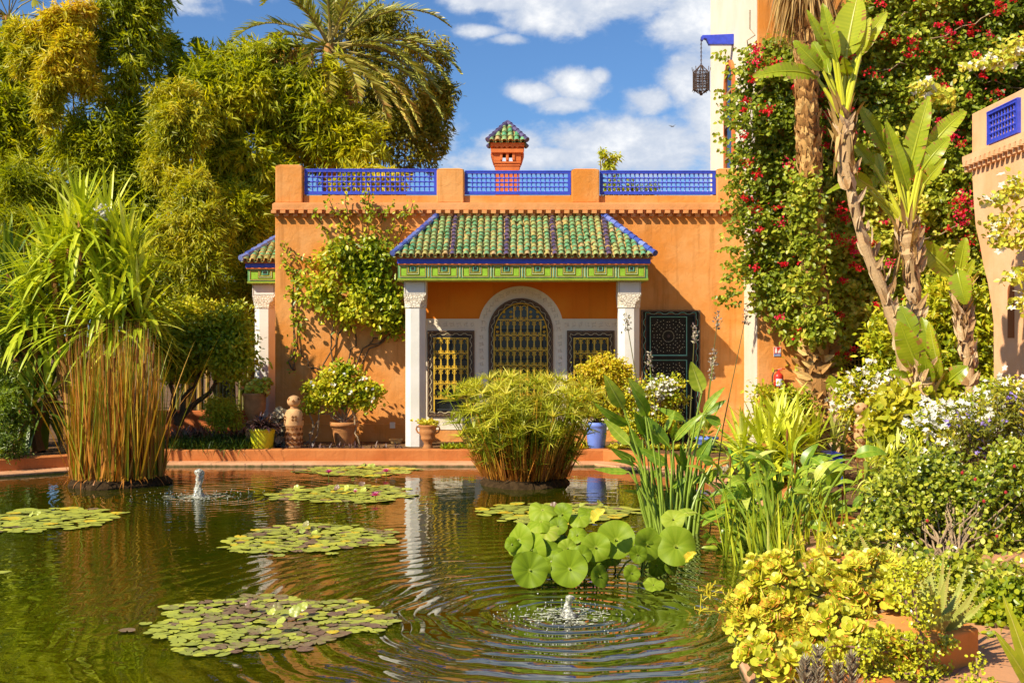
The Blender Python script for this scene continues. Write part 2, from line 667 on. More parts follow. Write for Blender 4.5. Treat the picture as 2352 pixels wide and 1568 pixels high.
def fan_leaves(mb, C, O, k, L, W, tone, shape='diamond', down=0.6, spread=0.55, mat=0, jit=0.06, tv=0.12, lv=0.25):
    """sprays of k leaves round each point"""
    n = len(C)
    ax = unit(O * 0.6 + np.array([0, 0, -down]) + RNG.normal(0, .35, (n, 3)))
    Pt = np.repeat(C, k, 0) + RNG.normal(0, jit, (n * k, 3))
    D = unit(np.repeat(ax, k, 0) + RNG.normal(0, spread, (n * k, 3)))
    N = unit(np.repeat(O, k, 0) * 0.35 + np.array([-.42, -.42, 0.62]) + RNG.normal(0, .40, (n * k, 3)))
    Ls = L * RNG.uniform(1 - lv, 1 + lv, n * k)
    tn = np.clip(np.repeat(np.broadcast_to(tone, (n,)), k) + RNG.normal(0, tv, n * k), 0, 1)
    leaves(mb, Pt, D, N, Ls, W * RNG.uniform(.8, 1.2, n * k), tn, shape, mat)


def branch_pts(a, b, n=6, wob=0.05, sag=0.0):
    a, b = np.asarray(a, float), np.asarray(b, float)
    t = np.linspace(0, 1, n)[:, None]
    p = a + (b - a) * t
    p[1:-1] += RNG.normal(0, wob, (n - 2, 3))
    p[:, 2] -= sag * 4 * (t * (1 - t))[:, 0]
    return p


def in_poly(px, py, poly):
    poly = np.asarray(poly, float)
    c = np.zeros(len(px), bool)
    j = len(poly) - 1
    for i in range(len(poly)):
        xi, yi, xj, yj = *poly[i], *poly[j]
        c ^= ((yi > py) != (yj > py)) & (px < (xj - xi) * (py - yi) / (yj - yi + 1e-9) + xi)
        j = i
    return c
# ------------------------------------------------------------------ shared materials
M = {}
M['orange'] = stucco('orange_render', (0.71, 0.325, 0.105), (0.64, 0.225, 0.036), streak=.55, bstr=.45)
M['orange_pink'] = stucco('pink_orange_render', (0.72, 0.33, 0.13), (0.64, 0.26, 0.08))
M['portico_bounce'] = stucco('bounce_tinted_portico_render', (0.82, 0.26, 0.020), (0.78, 0.20, 0.012))  # redder than the wall: warm light bounced under the roof, put into colour
M['red_orange'] = stucco('red_orange_render', (0.60, 0.18, 0.05), (0.50, 0.13, 0.035), bstr=0.3)
M['cream'] = stucco('cream_render', (0.76, 0.67, 0.55), (0.70, 0.60, 0.47), bstr=0.2, streak=0.1)
M['peach'] = stucco('peach_render', (0.82, 0.47, 0.26), (0.74, 0.38, 0.18), bstr=0.25, streak=0.15)
M['white'] = stucco('white_plaster', (0.74, 0.71, 0.66), (0.66, 0.62, 0.56), rough=0.7, bstr=0.12, streak=0.08)
M['blue'] = plain('cobalt_paint', (0.045, 0.075, 0.60), 0.4, 0.45, 0.25, 14)
M['navy_glaze'] = plain('dark_blue_glaze', (0.05, 0.045, 0.16), 0.25, 0.5, 0.5, 10)
M['blue_glaze'] = toned('blue_glaze', [(0, (0.05, 0.07, 0.33)), (.5, (0.09, 0.14, 0.48)), (1, (0.25, 0.3, 0.6))], 0.22, 0.5, coat=0.4)
M['tile'] = toned('green_glazed_tile', [(0, (0.06, 0.27, 0.11)), (.25, (0.13, 0.40, 0.19)), (.5, (0.24, 0.46, 0.20)), (.72, (0.38, 0.49, 0.18)), (.88, (0.52, 0.46, 0.14)), (1, (0.56, 0.40, 0.18))], 0.3, 0.5, coat=0.35, var=0.35)
M['tile_navy'] = toned('navy_glazed_tile', [(0, (0.055, 0.045, 0.11)), (1, (0.12, 0.09, 0.20))], 0.3, 0.5, coat=0.3)
M['tan'] = plain('ochre_mortar', (0.62, 0.37, 0.13), 0.85, 0.2, 0.35, 18, 0.5)
M['teal_green'] = plain('painted_green_beam', (0.16, 0.34, 0.10), 0.5, 0.35, 0.35, 22)
M['lime'] = plain('lime_panel', (0.30, 0.52, 0.03), 0.5, 0.35, 0.25, 18)
M['turq'] = plain('turquoise_line', (0.20, 0.48, 0.36), 0.5, 0.35, 0.2)
M['yellow'] = plain('yellow_line', (0.72, 0.50, 0.05), 0.5, 0.35, 0.2)
M['dark_line'] = plain('dark_painted_wood', (0.045, 0.035, 0.03), 0.5, 0.3, 0.4)
M['brown_wood'] = plain('carved_brown_wood', (0.12, 0.07, 0.045), 0.55, 0.3, 0.4, 30, 0.5, bscale=90)
M['navy_wood'] = plain('slate_painted_wood', (0.032, 0.036, 0.040), 0.6, 0.2, 0.3)
M['door_wood'] = plain('dark_green_door', (0.028, 0.022, 0.013), 0.6, 0.18, 0.4, 8, 0.3, bscale=120)
M['gold'] = plain('gold_ironwork', (0.74, 0.47, 0.04), 0.4, 0.45, 0.25, 20)
M['cream_line'] = plain('cream_line', (0.72, 0.62, 0.38), 0.6, 0.3, 0.2)
M['glass'] = plain('dark_window_glass', (0.012, 0.014, 0.010), 0.12, 0.55, 0.4, 6, 0.05)
M['iron'] = plain('rusty_iron', (0.09, 0.05, 0.035), 0.6, 0.4, 0.5, 40)
M['rail_gold'] = plain('dull_brass', (0.38, 0.26, 0.08), 0.45, 0.4, 0.3)


def carved_plaster():
    m, t, out = new_mat('carved_plaster')
    p = t.pos()
    v = t.n('ShaderNodeTexVoronoi', feature='DISTANCE_TO_EDGE')
    v.inputs['Scale'].default_value = 22
    t.l(p, v.inputs['Vector'])
    e = t.smooth(v.outputs['Distance'], 0.02, 0.16)
    nz = t.noise(p, 9, 3)
    col = t.mixc(e, (0.60, 0.50, 0.38), (0.85, 0.77, 0.64))
    col = t.mixc(t.math('MULTIPLY', nz, 0.3), col, (0.70, 0.60, 0.45))
    principled(t, out, col, 0.75, 0.25, bump(t, e, 0.6, 0.012))
    return m


M['carved'] = carved_plaster()

YF = 19.4                       # the villa's front wall
XF = lambda px: X(px, YF)
ZF = lambda py: Z(py, YF)
DECK = 0.216


# ------------------------------------------------------------------ ground, pool rim, water
POOL = [(-10.2, 13.6), (-5.3, 17.3), (1.25, 17.3), (2.65, 15.7), (2.65, 10.2), (1.32, 6.6), (1.25, 5.2), (1.1, 2.3), (-10.2, 2.3)]


def offset_loop(loop, d):
    n = len(loop)
    out = []
    for i in range(n):
        p0, p1, p2 = (np.array(loop[(i + k) % n], float) for k in (-1, 0, 1))
        e1, e2 = unit(p1 - p0), unit(p2 - p1)
        n1, n2 = np.array([-e1[1], e1[0]]), np.array([-e2[1], e2[0]])
        b = unit(n1 + n2)
        out.append(p1 + b * d / max(0.4, b @ n1))
    return np.array(out)


def loop3(l, z):
    l = np.asarray(l, float)
    return np.c_[l, np.full(len(l), z)]


def band(mb, A, B, mat=0):
    n = len(A)
    q = [[i, (i + 1) % n, n + (i + 1) % n, n + i] for i in range(n)]
    mb.add(np.r_[A, B], [np.array(q)], mat)


area = sum(POOL[i][0] * POOL[(i + 1) % 9][1] - POOL[(i + 1) % 9][0] * POOL[i][1] for i in range(9))
SGN = 1 if area < 0 else -1      # offset outward


def build_ground():
    m, t, out = new_mat('garden_soil')
    p = t.pos()
    a = t.smooth(t.noise(p, 2.2, 6, 0.65), 0.35, 0.65)
    col = t.mixc(a, (0.10, 0.052, 0.022), (0.20, 0.105, 0.045))
    col = t.mixc(t.smooth(t.noise(p, 40, 3, 0.7), 0.58, 0.7), col, (0.30, 0.2, 0.10))
    principled(t, out, col, 0.95, 0.15, bump(t, t.noise(p, 30, 4, 0.7), 0.8, 0.03))
    l1 = offset_loop(POOL, SGN * 0.60)
    c = np.array([-3.0, 9.5])
    far = c + (l1 - c) * 60
    mid = c + (l1 - c) * 3.5
    mb = MB()
    band(mb, loop3(l1, 0.196), loop3(mid, 0.196))
    band(mb, loop3(mid, 0.196), loop3(far, 0.196))
    tag(mb.build('ground', m), kind='structure')

    # rim of the pool
    m2, t, out = new_mat('wet_rim_render')
    p = t.pos()
    z = t.n('ShaderNodeSeparateXYZ')
    t.l(p, z.inputs[0])
    base = t.mixc(t.smooth(t.noise(p, 2.0, 4), 0.35, 0.65), (0.62, 0.33, 0.18), (0.50, 0.25, 0.12))
    algae = t.smooth(t.math('ADD', z.outputs[2], t.math('MULTIPLY', t.math('SUBTRACT', t.noise(p, 7, 4, 0.7), 0.5), 0.06)), 0.0, 0.03, 1.0, 0.0)
    col = t.mixc(algae, base, (0.08, 0.075, 0.02))
    principled(t, out, col, 0.7, 0.3, bump(t, t.noise(p, 14, 4), 0.4, 0.02))
    o = tag(thing('pool_wall', 'low orange rendered wall and pink lip running round the green pool', 'wall', (0, 17.6, 0)))
    r0, r1, r2 = np.array(POOL, float), offset_loop(POOL, SGN * 0.36), offset_loop(POOL, SGN * 0.62)
    mb = MB()
    band(mb, loop3(r0, -0.4), loop3(r0, 0.035))
    rb = offset_loop(POOL, SGN * 0.012)
    band(mb, loop3(r0, 0.035), loop3(rb, 0.047))
    band(mb, loop3(rb, 0.047), loop3(r1, 0.047))
    mb.build('lip', m2, o)
    mb = MB()
    rr = offset_loop(POOL, SGN * 0.375)
    band(mb, loop3(r1, 0.047), loop3(r1, 0.206))
    band(mb, loop3(r1, 0.206), loop3(rr, 0.218))
    band(mb, loop3(rr, 0.218), loop3(r2, 0.218))
    band(mb, loop3(r2, 0.218), loop3(r2, 0.15))
    mb.build('upstand', M['orange_wall2'], o)


M['orange_wall2'] = stucco('upstand_render', (0.52, 0.19, 0.055), (0.44, 0.13, 0.03), bstr=0.4, streak=0.5)
build_ground()


def build_water():
    m, t, out = new_mat('pond_water')
    p = t.pos()
    sep = t.n('ShaderNodeSeparateXYZ')
    t.l(p, sep.inputs[0])
    wob = t.math('MULTIPLY', t.math('SUBTRACT', t.noise(p, 1.6, 2, 0.5), 0.5), 0.30)

    def rings(cx, cy, wl, decay, amp, r0):
        dx = t.math('SUBTRACT', sep.outputs[0], cx)
        dy = t.math('SUBTRACT', sep.outputs[1], cy)
        r = t.math('SQRT', t.math('ADD', t.math('MULTIPLY', dx, dx), t.math('MULTIPLY', dy, dy)))
        rw = t.math('ADD', r, wob)
        ph = t.math('MULTIPLY', rw, 2 * math.pi / wl)
        # crest sharpened a little
        s1 = t.math('SINE', ph)
        s2 = t.math('MULTIPLY', t.math('SINE', t.math('ADD', t.math('MULTIPLY', ph, 2.0), 0.9)), 0.22)
        e = t.math('EXPONENT', t.math('MULTIPLY', r, -1.0 / decay))
        g = t.math('MULTIPLY', t.math('MULTIPLY', t.math('ADD', s1, s2), e), amp)
        return t.math('MULTIPLY', g, t.smooth(r, r0, r0 + 0.12))

    fx1, fy1 = X(1305, 7.93), 7.93
    fx2, fy2 = X(457, 14.0), 14.0
    h = rings(fx1, fy1, 0.20, 1.7, 0.0064, 0.0)
    h = t.math('ADD', h, rings(fx2, fy2, 0.17, 1.2, 0.0036, 0.0))
    broad = t.math('MULTIPLY', t.math('SUBTRACT', t.noise(t.mapped(p, (0.8, 1.5, 1)), 1.7, 2, 0.5, 0.6), 0.5), 0.0062)
    fine = t.math('MULTIPLY', t.math('SUBTRACT', t.noise(t.mapped(p, (0.75, 1.7, 1)), 5.5, 2, 0.5, 0.3), 0.5), 0.0016)
    h = t.math('ADD', h, t.math('ADD', broad, fine))
    b = t.n('ShaderNodeBump')
    b.inputs['Strength'].default_value = 1.0
    b.inputs['Distance'].default_value = 1.0
    t.l(h, b.inputs['Height'])
    murk = t.mixc(t.smooth(t.noise(p, 0.6, 4, 0.6), 0.35, 0.65), (0.018, 0.026, 0.0005), (0.034, 0.031, 0.0008))
    pr = principled(t, out, murk, 0.025, 0.5, b.outputs[0])
    pr.inputs['IOR'].default_value = 2.3
    pr.inputs['Specular IOR Level'].default_value = 0.62
    mb = MB()
    mb.add([(-10.6, 2.0, 0), (3.0, 2.0, 0), (3.0, 17.6, 0), (-10.6, 17.6, 0)], [np.array([[0, 1, 2, 3]])])
    tag(mb.build('water', m), kind='structure')


build_water()


# ------------------------------------------------------------------ villa
def dentils(mb, x0, x1, y, z0, z1, step, proud, mat=0):
    """two staggered rows of little blocks under a coping"""
    n = int((x1 - x0) / step)
    h = (z1 - z0)
    for i in range(n + 1):
        xa = x0 + i * step
        j = RNG.uniform(-.006, .006)
        mb.box(xa, min(xa + step * .55, x1), y - proud, y + 0.02, z0 + h * .5 + j * .3, z1, mat)
        mb.box(xa + step * .32, min(xa + step * .82, x1), y - proud * .62, y + 0.02, z0 + j, z0 + h * .5 - .002, mat)
        mb.box(xa + step * .55 + .002, xa + step * .98, y - proud * .35, y + 0.02, z0 + h * .62, z1 - .002, mat)


def tile_slope(mb, E0, E1, R0, R1, ncol, rowlen=0.135, navy=(), mat_t=0, mat_n=1, mat_b=2, cut=None):
    """barrel tiles on the slope between eave E0-E1 and ridge R0-R1 (the eave runs along X)"""
    E0, E1, R0, R1 = (np.asarray(a, float) for a in (E0, E1, R0, R1))
    xe = np.linspace(E0[0], E1[0], ncol + 1)
    up = R0 - E0
    up[0] = 0
    sl = np.linalg.norm(up)
    u = up / sl
    nrm = unit(np.cross([1, 0, 0], u))
    if nrm[2] < 0:
        nrm = -nrm
    mb.add([E0, E1, R1, R0], [np.array([[0, 1, 2, 3]])], mat_b)
    a = np.linspace(0, np.pi, 7)
    step = (E1[0] - E0[0]) / ncol
    for c in range(ncol):
        xc = (xe[c] + xe[c + 1]) / 2
        tm = 1.0
        if R0[0] > E0[0]:
            tm = min(tm, (xc - E0[0]) / (R0[0] - E0[0]))
        if E1[0] > R1[0]:
            tm = min(tm, (E1[0] - xc) / (E1[0] - R1[0]))
        if cut is not None and xc > cut:
            continue
        nr = max(1, int(math.ceil(tm * sl / rowlen - 0.25)))
        isn = c in navy
        for r in range(nr):
            s0 = r * rowlen - 0.02
            s1 = min(s0 + rowlen * 1.12, tm * sl + 0.02)
            if s1 - s0 < 0.03:
                continue
            rr0, rr1 = step * .43, step * .36
            jx = RNG.normal(0, .0045)
            V = []
            sk = RNG.normal(0, .007)
            for s, rad, lift in ((s0 + sk, rr0 * RNG.uniform(.94, 1.06), .016), (s1 + sk, rr1, .002)):
                b = np.array([xc + jx, E0[1], E0[2]]) + u * s + nrm * (lift + .004)
                V += [b + np.array([1, 0, 0]) * rad * math.cos(q) + nrm * rad * 1.0 * math.sin(q) for q in a]
            # inner lip so that the tile has an edge
            rad = rr0 * .8
            b = np.array([xc + jx, E0[1], E0[2]]) + u * s0 + nrm * .016
            V += [b + np.array([1, 0, 0]) * rad * math.cos(q) + nrm * rad * math.sin(q) for q in a]
            k = len(a)
            q = [[i, i + 1, k + i + 1, k + i] for i in range(k - 1)]
            q2 = [[2 * k + i, 2 * k + i + 1, i + 1, i] for i in range(k - 1)]
            tn = float(np.clip(RNG.beta(1.7, 1.5) * .86 + (0.32 if RNG.random() < .10 else 0) + (.1 if r == 0 else 0), 0, 1))
            mb.add(V, [np.array(q)], mat_n if isn else mat_t, tn)
            mb.g.append((np.array(q2) + mb.n - len(V), mat_b, np.full(len(q2), .3)))
        # pan tile lip hanging at the eave between two barrels
        b = np.array([xe[c], E0[1], E0[2]]) - u * .03
        aa = np.linspace(np.pi, 2 * np.pi, 6)
        rad = step * .30
        V = [b + np.array([1, 0, 0]) * rad * math.cos(q) + nrm * (rad * math.sin(q) + .022) for q in aa]
        V += [v + u * .12 for v in V]
        mb.add(V, [np.array([[i, i + 1, 6 + i + 1, 6 + i] for i in range(5)])], mat_t, .8)


def hip(mb, a, b, r=0.05, n=11, mat=0):
    a, b = np.asarray(a, float), np.asarray(b, float)
    for i in range(n):
        p0, p1 = a + (b - a) * (i / n), a + (b - a) * ((i + 1.12) / n)
        mb.tube([p0 + [0, 0, .012], p1], [r, r * .84], 10, mat, float(RNG.uniform(.1, .95)))


def arch(cx, half, zb, zs, n=22, stretch=1.0):
    a = np.linspace(np.pi, 0, n)
    return np.r_[[[cx - half, zb]], np.c_[cx + half * np.cos(a), zs + half * stretch * np.sin(a)], [[cx + half, zb]]]


def zigzag(mb, path, y, step, amp, r, mat):
    """painted zigzag line along a path in X,Z"""
    path = np.asarray(path, float)
    seg = np.linalg.norm(np.diff(path, axis=0), axis=1)
    cum = np.r_[0, np.cumsum(seg)]
    n = int(cum[-1] / step)
    pts = []
    for i in range(n + 1):
        s = cum[-1] * i / n
        k = min(np.searchsorted(cum, s, 'right') - 1, len(seg) - 1)
        d = (path[k + 1] - path[k]) / (seg[k] + 1e-9)
        p = path[k] + d * (s - cum[k])
        off = amp * (1, 1, -1, -1)[i % 4]
        pts.append([p[0] - d[1] * off, y, p[1] + d[0] * off])
    mb.tube(pts, r, 4, mat)


def grille(mb, x0, x1, z0, z1, nc, rows, y, clip=None, mat=0):
    w = (x1 - x0) / nc
    rt = 0.0065

    def inside(x, z):
        return clip is None or clip(x, z)

    zz = z1
    r_ = np.linspace(-0.28 * np.pi, 1.28 * np.pi, 11)
    k = 0
    while zz > z0 + 0.02:
        h = rows
        zb = zz - h
        for c in range(nc):
            xa, xb = x0 + c * w, x0 + (c + 1) * w
            xm = (xa + xb) / 2
            if zb < z0 - .01:
                continue
            if not (inside(xa, zz - .02) and inside(xb, zz - .02)):
                if inside(xm, zb + .04):
                    R = w * .2
                    for q in (.05, .13):
                        th = np.linspace(0, 4.2 * np.pi, 22)
                        rr = np.linspace(R, .006, 22)
                        if inside(xm, zb + q):
                            mb.tube(np.c_[xm + rr * np.cos(th), np.full(22, y), zb + q + rr * np.sin(th)], rt * .8, 4, mat, caps=False)
                continue
            R = w * .33
            zc = zz - R - .016
            mb.tube(np.c_[xm + R * np.cos(r_), np.full(11, y), zc + R * np.sin(r_)], rt, 4, mat, caps=False)
            for sg in (-1, 1):      # feet of the horseshoe and its column
                mb.tube([(xm + sg * R * .64, y, zc - R * .77), (xm + sg * R * 1.05, y, zc - R * 1.15), (xm + sg * w * .46, y, zc - R * .9)], rt * .8, 4, mat, caps=False)
                th = np.linspace(-.5 * np.pi, 3.0 * np.pi, 14)
                rr = np.linspace(w * .19, .006, 14)
                mb.tube(np.c_[xm + sg * w * .25 + sg * rr * np.cos(th), np.full(14, y), zb + w * .22 + rr * np.sin(th)], rt * .62, 4, mat, caps=False)
            mb.box(xa - .011, xa + .011, y - .008, y + .006, zb + .008, zz - .02, mat)
            mb.box(xa - .016, xa + .016, y - .010, y + .008, zb + w * .45, zb + w * .45 + .02, mat)
            if c == nc - 1 or not inside(xb + w, zz - .02):
                mb.box(xb - .011, xb + .011, y - .008, y + .006, zb + .008, zz - .02, mat)
        xs = [x0 + i * w / 4 for i in range(4 * nc + 1) if inside(x0 + i * w / 4, zb)]
        if len(xs) > 1 and zb > z0 - .01:
            mb.box(xs[0], xs[-1], y - .012, y + .004, zb - .008, zb + .008, mat)
        zz = zb
    if clip is None:
        mb.box(x0 - .012, x1 + .012, y - .012, y + .004, z1 - .012, z1 + .006, mat)


def window(villa, name, px0, px1, py0, py1, gx0, gx1, gy0, gy1, nc, label, arched=False):
    x0, x1, zb, zt = XF(px0), XF(px1), ZF(py1), ZF(py0)
    y = YF - 0.032
    if arched:
        cx, half = (x0 + x1) / 2, (x1 - x0) / 2
        zs = zt - half
        mk = lambda d: arch(cx, half - d, zb + d, zs)
    else:
        mk = lambda d: np.array([[x0 + d, zb + d], [x0 + d, zt - d], [x1 - d, zt - d], [x1 - d, zb + d]])
    closed = True
    f = MB()
    f.frame(mk(0), mk(.035), y - .030, y, 0, closed=closed)
    f.frame(mk(.035), mk(.092), y - .020, y, 0, closed=closed)
    f.frame(mk(.092), mk(.125), y - .034, y, 1, closed=closed)
    w = f.build('window', [M['brown_wood'], M['navy_wood'], M['cream_line']], villa, bevel=.004)
    w['label'] = label
    g = MB()
    path = mk(.062)
    path = np.r_[path, path[:1]] if not arched else path
    zigzag(g, path, y - .022, .036, .013, .0055, 0)
    p2 = mk(.018)
    p2 = np.r_[p2, p2[:1]] if not arched else p2
    zigzag(g, p2, y - .032, .018, .007, .0045, 1)
    g.build('frame_pattern', [M['cream_line'], M['brown_wood2']], w)
    pn = MB()
    pl = mk(.12)
    pn.prism(pl, y - .004, y + .02, 0)
    # window bars behind the grille
    xm = (x0 + x1) / 2
    for q in ((-.33, 0, .33) if arched else (0,)):
        pn.box(xm + q * (x1 - x0) - .018, xm + q * (x1 - x0) + .018, y - .014, y - .004, zb + .12, zt - (.12 if not arched else .55), 1)
    for zq in np.arange(zb + .45, zt - .2, .5):
        pn.box(x0 + .13, x1 - .13, y - .012, y - .0045, zq, zq + .03, 1)
    pn.build('pane', [M['glass'], M['navy_wood']], w)
    gr = MB()
    gz0, gz1 = ZF(gy1), ZF(gy0)
    ga, gb = XF(gx0), XF(gx1)
    yy = y - .050
    if arched:
        cx, half = (ga + gb) / 2, (gb - ga) / 2
        zs = gz1 - half * 1.18
        clip = lambda x, z: (z <= zs) or ((x - cx) ** 2 / half ** 2 + (z - zs) ** 2 / (half * 1.18) ** 2 <= 1.0)
        grille(gr, ga, gb, gz0, gz1 - .02, nc, .257, yy, clip)
        o = arch(cx, half, gz0, zs, stretch=1.18)
        gr.tube(np.c_[o[:, 0], np.full(len(o), yy), o[:, 1]], .010, 4)
    else:
        grille(gr, ga, gb, gz0, gz1, nc, .257, yy)
        for xx in (ga, gb):
            gr.box(xx - .011, xx + .011, yy - .01, yy + .006, gz0, gz1)
    gr.build('grille', M['gold'], w)
    return w


M['brown_wood2'] = plain('worn_brown_paint', (0.30, 0.19, 0.10), 0.6, 0.3, 0.3)


def hexrings(mb, pts, r, y, mat=0):
    a = np.linspace(0, 2 * np.pi, 7)
    for (x, z) in pts:
        mb.tube(np.c_[x + r * np.cos(a), np.full(7, y), z + r * np.sin(a)], .0065, 4, mat, caps=False)
        for k in range(4):
            an = k * np.pi / 2 + .78
            mb.tube([(x + r * 1.1 * math.cos(an), y, z + r * 1.1 * math.sin(an)), (x + r * 1.7 * math.cos(an), y, z + r * 1.7 * math.sin(an)),
                     (x + r * 1.9 * math.cos(an + .5), y, z + r * 1.9 * math.sin(an + .5))], .005, 4, mat, caps=False)


def column(villa, cx, w, yf, z0, z1):
    """square pier with broad chamfers, flared carved capital, square block above"""
    h = w / 2
    cy = yf + h
    ch = w * .26

    def octo(hh, c, z):
        return [(cx - hh + c, cy - hh, z), (cx + hh - c, cy - hh, z), (cx + hh, cy - hh + c, z), (cx + hh, cy + hh - c, z),
                (cx + hh - c, cy + hh, z), (cx - hh + c, cy + hh, z), (cx - hh, cy + hh - c, z), (cx - hh, cy - hh + c, z)]

    def loft(mb, secs, mat=0):
        V = np.array(secs).reshape(-1, 3)
        q = []
        for i in range(len(secs) - 1):
            for k in range(8):
                q.append([i * 8 + k, i * 8 + (k + 1) % 8, (i + 1) * 8 + (k + 1) % 8, (i + 1) * 8 + k])
        mb.add(V, [np.array(q), np.arange(8)[None, ::-1], (len(V) - 8 + np.arange(8))[None, :]], mat)

    hs = h * .92
    zc0, zc1 = z1 - .43, z1 - .215
    s = MB()
    loft(s, [octo(hs, ch, z0), octo(hs, ch, zc0)])
    col = s.build('column', M['white'], villa)
    c = MB()
    secs = [octo(hs + .012, ch, zc0 + .001), octo(hs + .012, ch, zc0 + .02)]
    for q in np.linspace(0, 1, 7):
        secs.append(octo(hs + .012 + (h + .006 - hs - .012) * q, ch * math.cos(q * np.pi / 2) * .98 + .003, zc0 + .022 + (zc1 - zc0 - .022) * q))
    loft(c, secs)
    # leaf scrolls carved on the flare
    for k in range(5):
        px = cx + (k - 2) * w * .17
        zq = zc0 + .1 + (.03 if k % 2 == 0 else 0)
        th = np.linspace(0, 3.4 * np.pi, 14)
        rr = np.linspace(w * .085, .008, 14)
        c.tube(np.c_[px + rr * np.cos(th), np.full(14, yf - .003 + .012 * (1 - (zq - zc0) / .2)), zq + rr * np.sin(th)], .006, 4, 0, caps=False)
    c.build('capital', M['carved'], col)
    b = MB()
    b.box(cx - h, cx + h, yf, yf + w, zc1 + .001, z1)
    for zz in (zc1 + .012, z1 - .02):
        for k in range(14):
            b.box(cx - h + .01 + k * (w - .02) / 14, cx - h + .01 + (k + .6) * (w - .02) / 14, yf - .005, yf, zz, zz + .011, 1)
    for xx in (cx - h + .012, cx + h - .022):
        for k in range(10):
            zq = zc1 + .03 + k * (z1 - zc1 - .055) / 10
            b.box(xx, xx + .011, yf - .005, yf, zq, zq + .011, 1)
    b.build('block', [M['white'], M['tan_line']], col)
    return col


M['tan_line'] = plain('carved_tan_border', (0.42, 0.32, 0.20), 0.7, 0.2)


def frieze(villa, x0, x1, yf, z0, z1, n, depth=.3):
    f = MB()
    f.box(x0, x1, yf, yf + depth, z0 + .035, z1, 0)
    f.box(x0 - .008, x1 + .008, yf - .012, yf + depth, z0, z0 + .033, 1)        # yellow-green bottom moulding
    f.box(x0 - .004, x1 + .004, yf - .018, yf + depth, z0 + .018, z0 + .026, 2)
    L = (x1 - x0) / n
    zt, zb = z1 - .012, z0 + .05
    for i in range(n):
        a, b = x0 + i * L + L * .05, x0 + (i + 1) * L - L * .09
        m = (a + b) / 2
        cw = (b - a) * .19
        zc = zb + (zt - zb) * .33
        for (p, q, r, s) in ((a, m - cw, zb, zt), (m + cw, b, zb, zt), (m - cw, m + cw, zb, zc)):
            pass
        # outline: turquoise then yellow, then the lime field
        poly = lambda d: np.array([[a + d, zb + d], [a + d, zt - d], [m - cw - d, zt - d], [m - cw - d, zc - d], [m + cw + d, zc - d], [m + cw + d, zt - d], [b - d, zt - d], [b - d, zb + d]])
        f.frame(poly(0), poly(.008), yf - .012, yf + .002, 4)
        f.frame(poly(.008), poly(.015), yf - .016, yf + .002, 3)
        f.frame(poly(.015), poly(.022), yf - .009, yf + .002, 5)
        f.prism(poly(.022), yf - .004, yf + .002, 2 + 0)
        zz = zc + .012
        f.frame([[m - cw + .008, zz], [m - cw + .008, zt], [m + cw - .008, zt], [m + cw - .008, zz]],
                [[m - cw + .016, zz + .008], [m - cw + .016, zt - .003], [m + cw - .016, zt - .003], [m + cw - .016, zz + .008]], yf - .014, yf + .002, 3)
        k = cw * .45
        f.frame([[m - k, zz + .03], [m - k, zt - .012], [m + k, zt - .012], [m + k, zz + .03]],
                [[m - k + .009, zz + .039], [m - k + .009, zt - .021], [m + k - .009, zt - .021], [m + k - .009, zz + .039]], yf - .018, yf + .002, 4)
        f.box(m - k * .4, m + k * .4, yf - .012, yf + .002, zz + .05, zt - .03, 5)
        if i < n - 1:
            sx = b + L * .07
            f.box(sx - .016, sx + .016, yf - .010, yf + .002, zb, zt, 3)
            f.box(sx - .008, sx + .008, yf - .014, yf + .002, zb + .01, zt - .01, 4)
    return f.build('frieze', [M['teal_green'], M['lime2'], M['lime'], M['yellow'], M['turq'], M['dark_line']], villa)


M['lime2'] = plain('yellow_green_moulding', (0.42, 0.46, 0.05), 0.5, 0.35, 0.3)


def lattice(parent, x0, x1, y, z0, z1, nv, nh, name='lattice_panel', yaw=None):
    """turned-wood screen in a blue frame; built along X, or along Y when yaw"""
    f = MB()
    t = .052
    f.box(x0, x1, y - .03, y + .03, z1 - t, z1)
    f.box(x0, x1, y - .03, y + .03, z0, z0 + t)
    f.box(x0, x0 + t, y - .028, y + .028, z0 + t + .001, z1 - t - .001)
    f.box(x1 - t, x1, y - .028, y + .028, z0 + t + .001, z1 - t - .001)
    f.box(x0 + .01, x1 - .01, y - .036, y - .03, z1 - .018, z1 - .006)
    b = MB()
    xs = np.linspace(x0 + t, x1 - t, nv + 2)[1:-1]
    zs = np.linspace(z0 + t, z1 - t, nh + 2)[1:-1]
    for xx in xs:
        pr = []
        zz = np.linspace(z0 + t, z1 - t, 4 * (nh + 1) + 1)
        rr = [.013 if i % 4 == 2 else (.019 if i % 2 == 0 else .012) for i in range(len(zz))]
        b.tube(np.c_[np.full(len(zz), xx), np.full(len(zz), y), zz], rr, 6)
    for zq in zs:
        xx = np.linspace(x0 + t, x1 - t, 2 * (nv + 1) + 1)
        rr = [.012 if i % 2 else .019 for i in range(len(xx))]
        b.tube(np.c_[xx, np.full(len(xx), y), np.full(len(xx), zq)], rr, 6)
    if yaw is not None:
        for mb in (f, b):
            for v in mb.v:
                u = v[:, 0].copy()
                v[:, 0], v[:, 1] = yaw + (v[:, 1] - y), u
    o = f.build(name, M['blue'], parent)
    b.build('spindles', M['blue'], o)
    return o


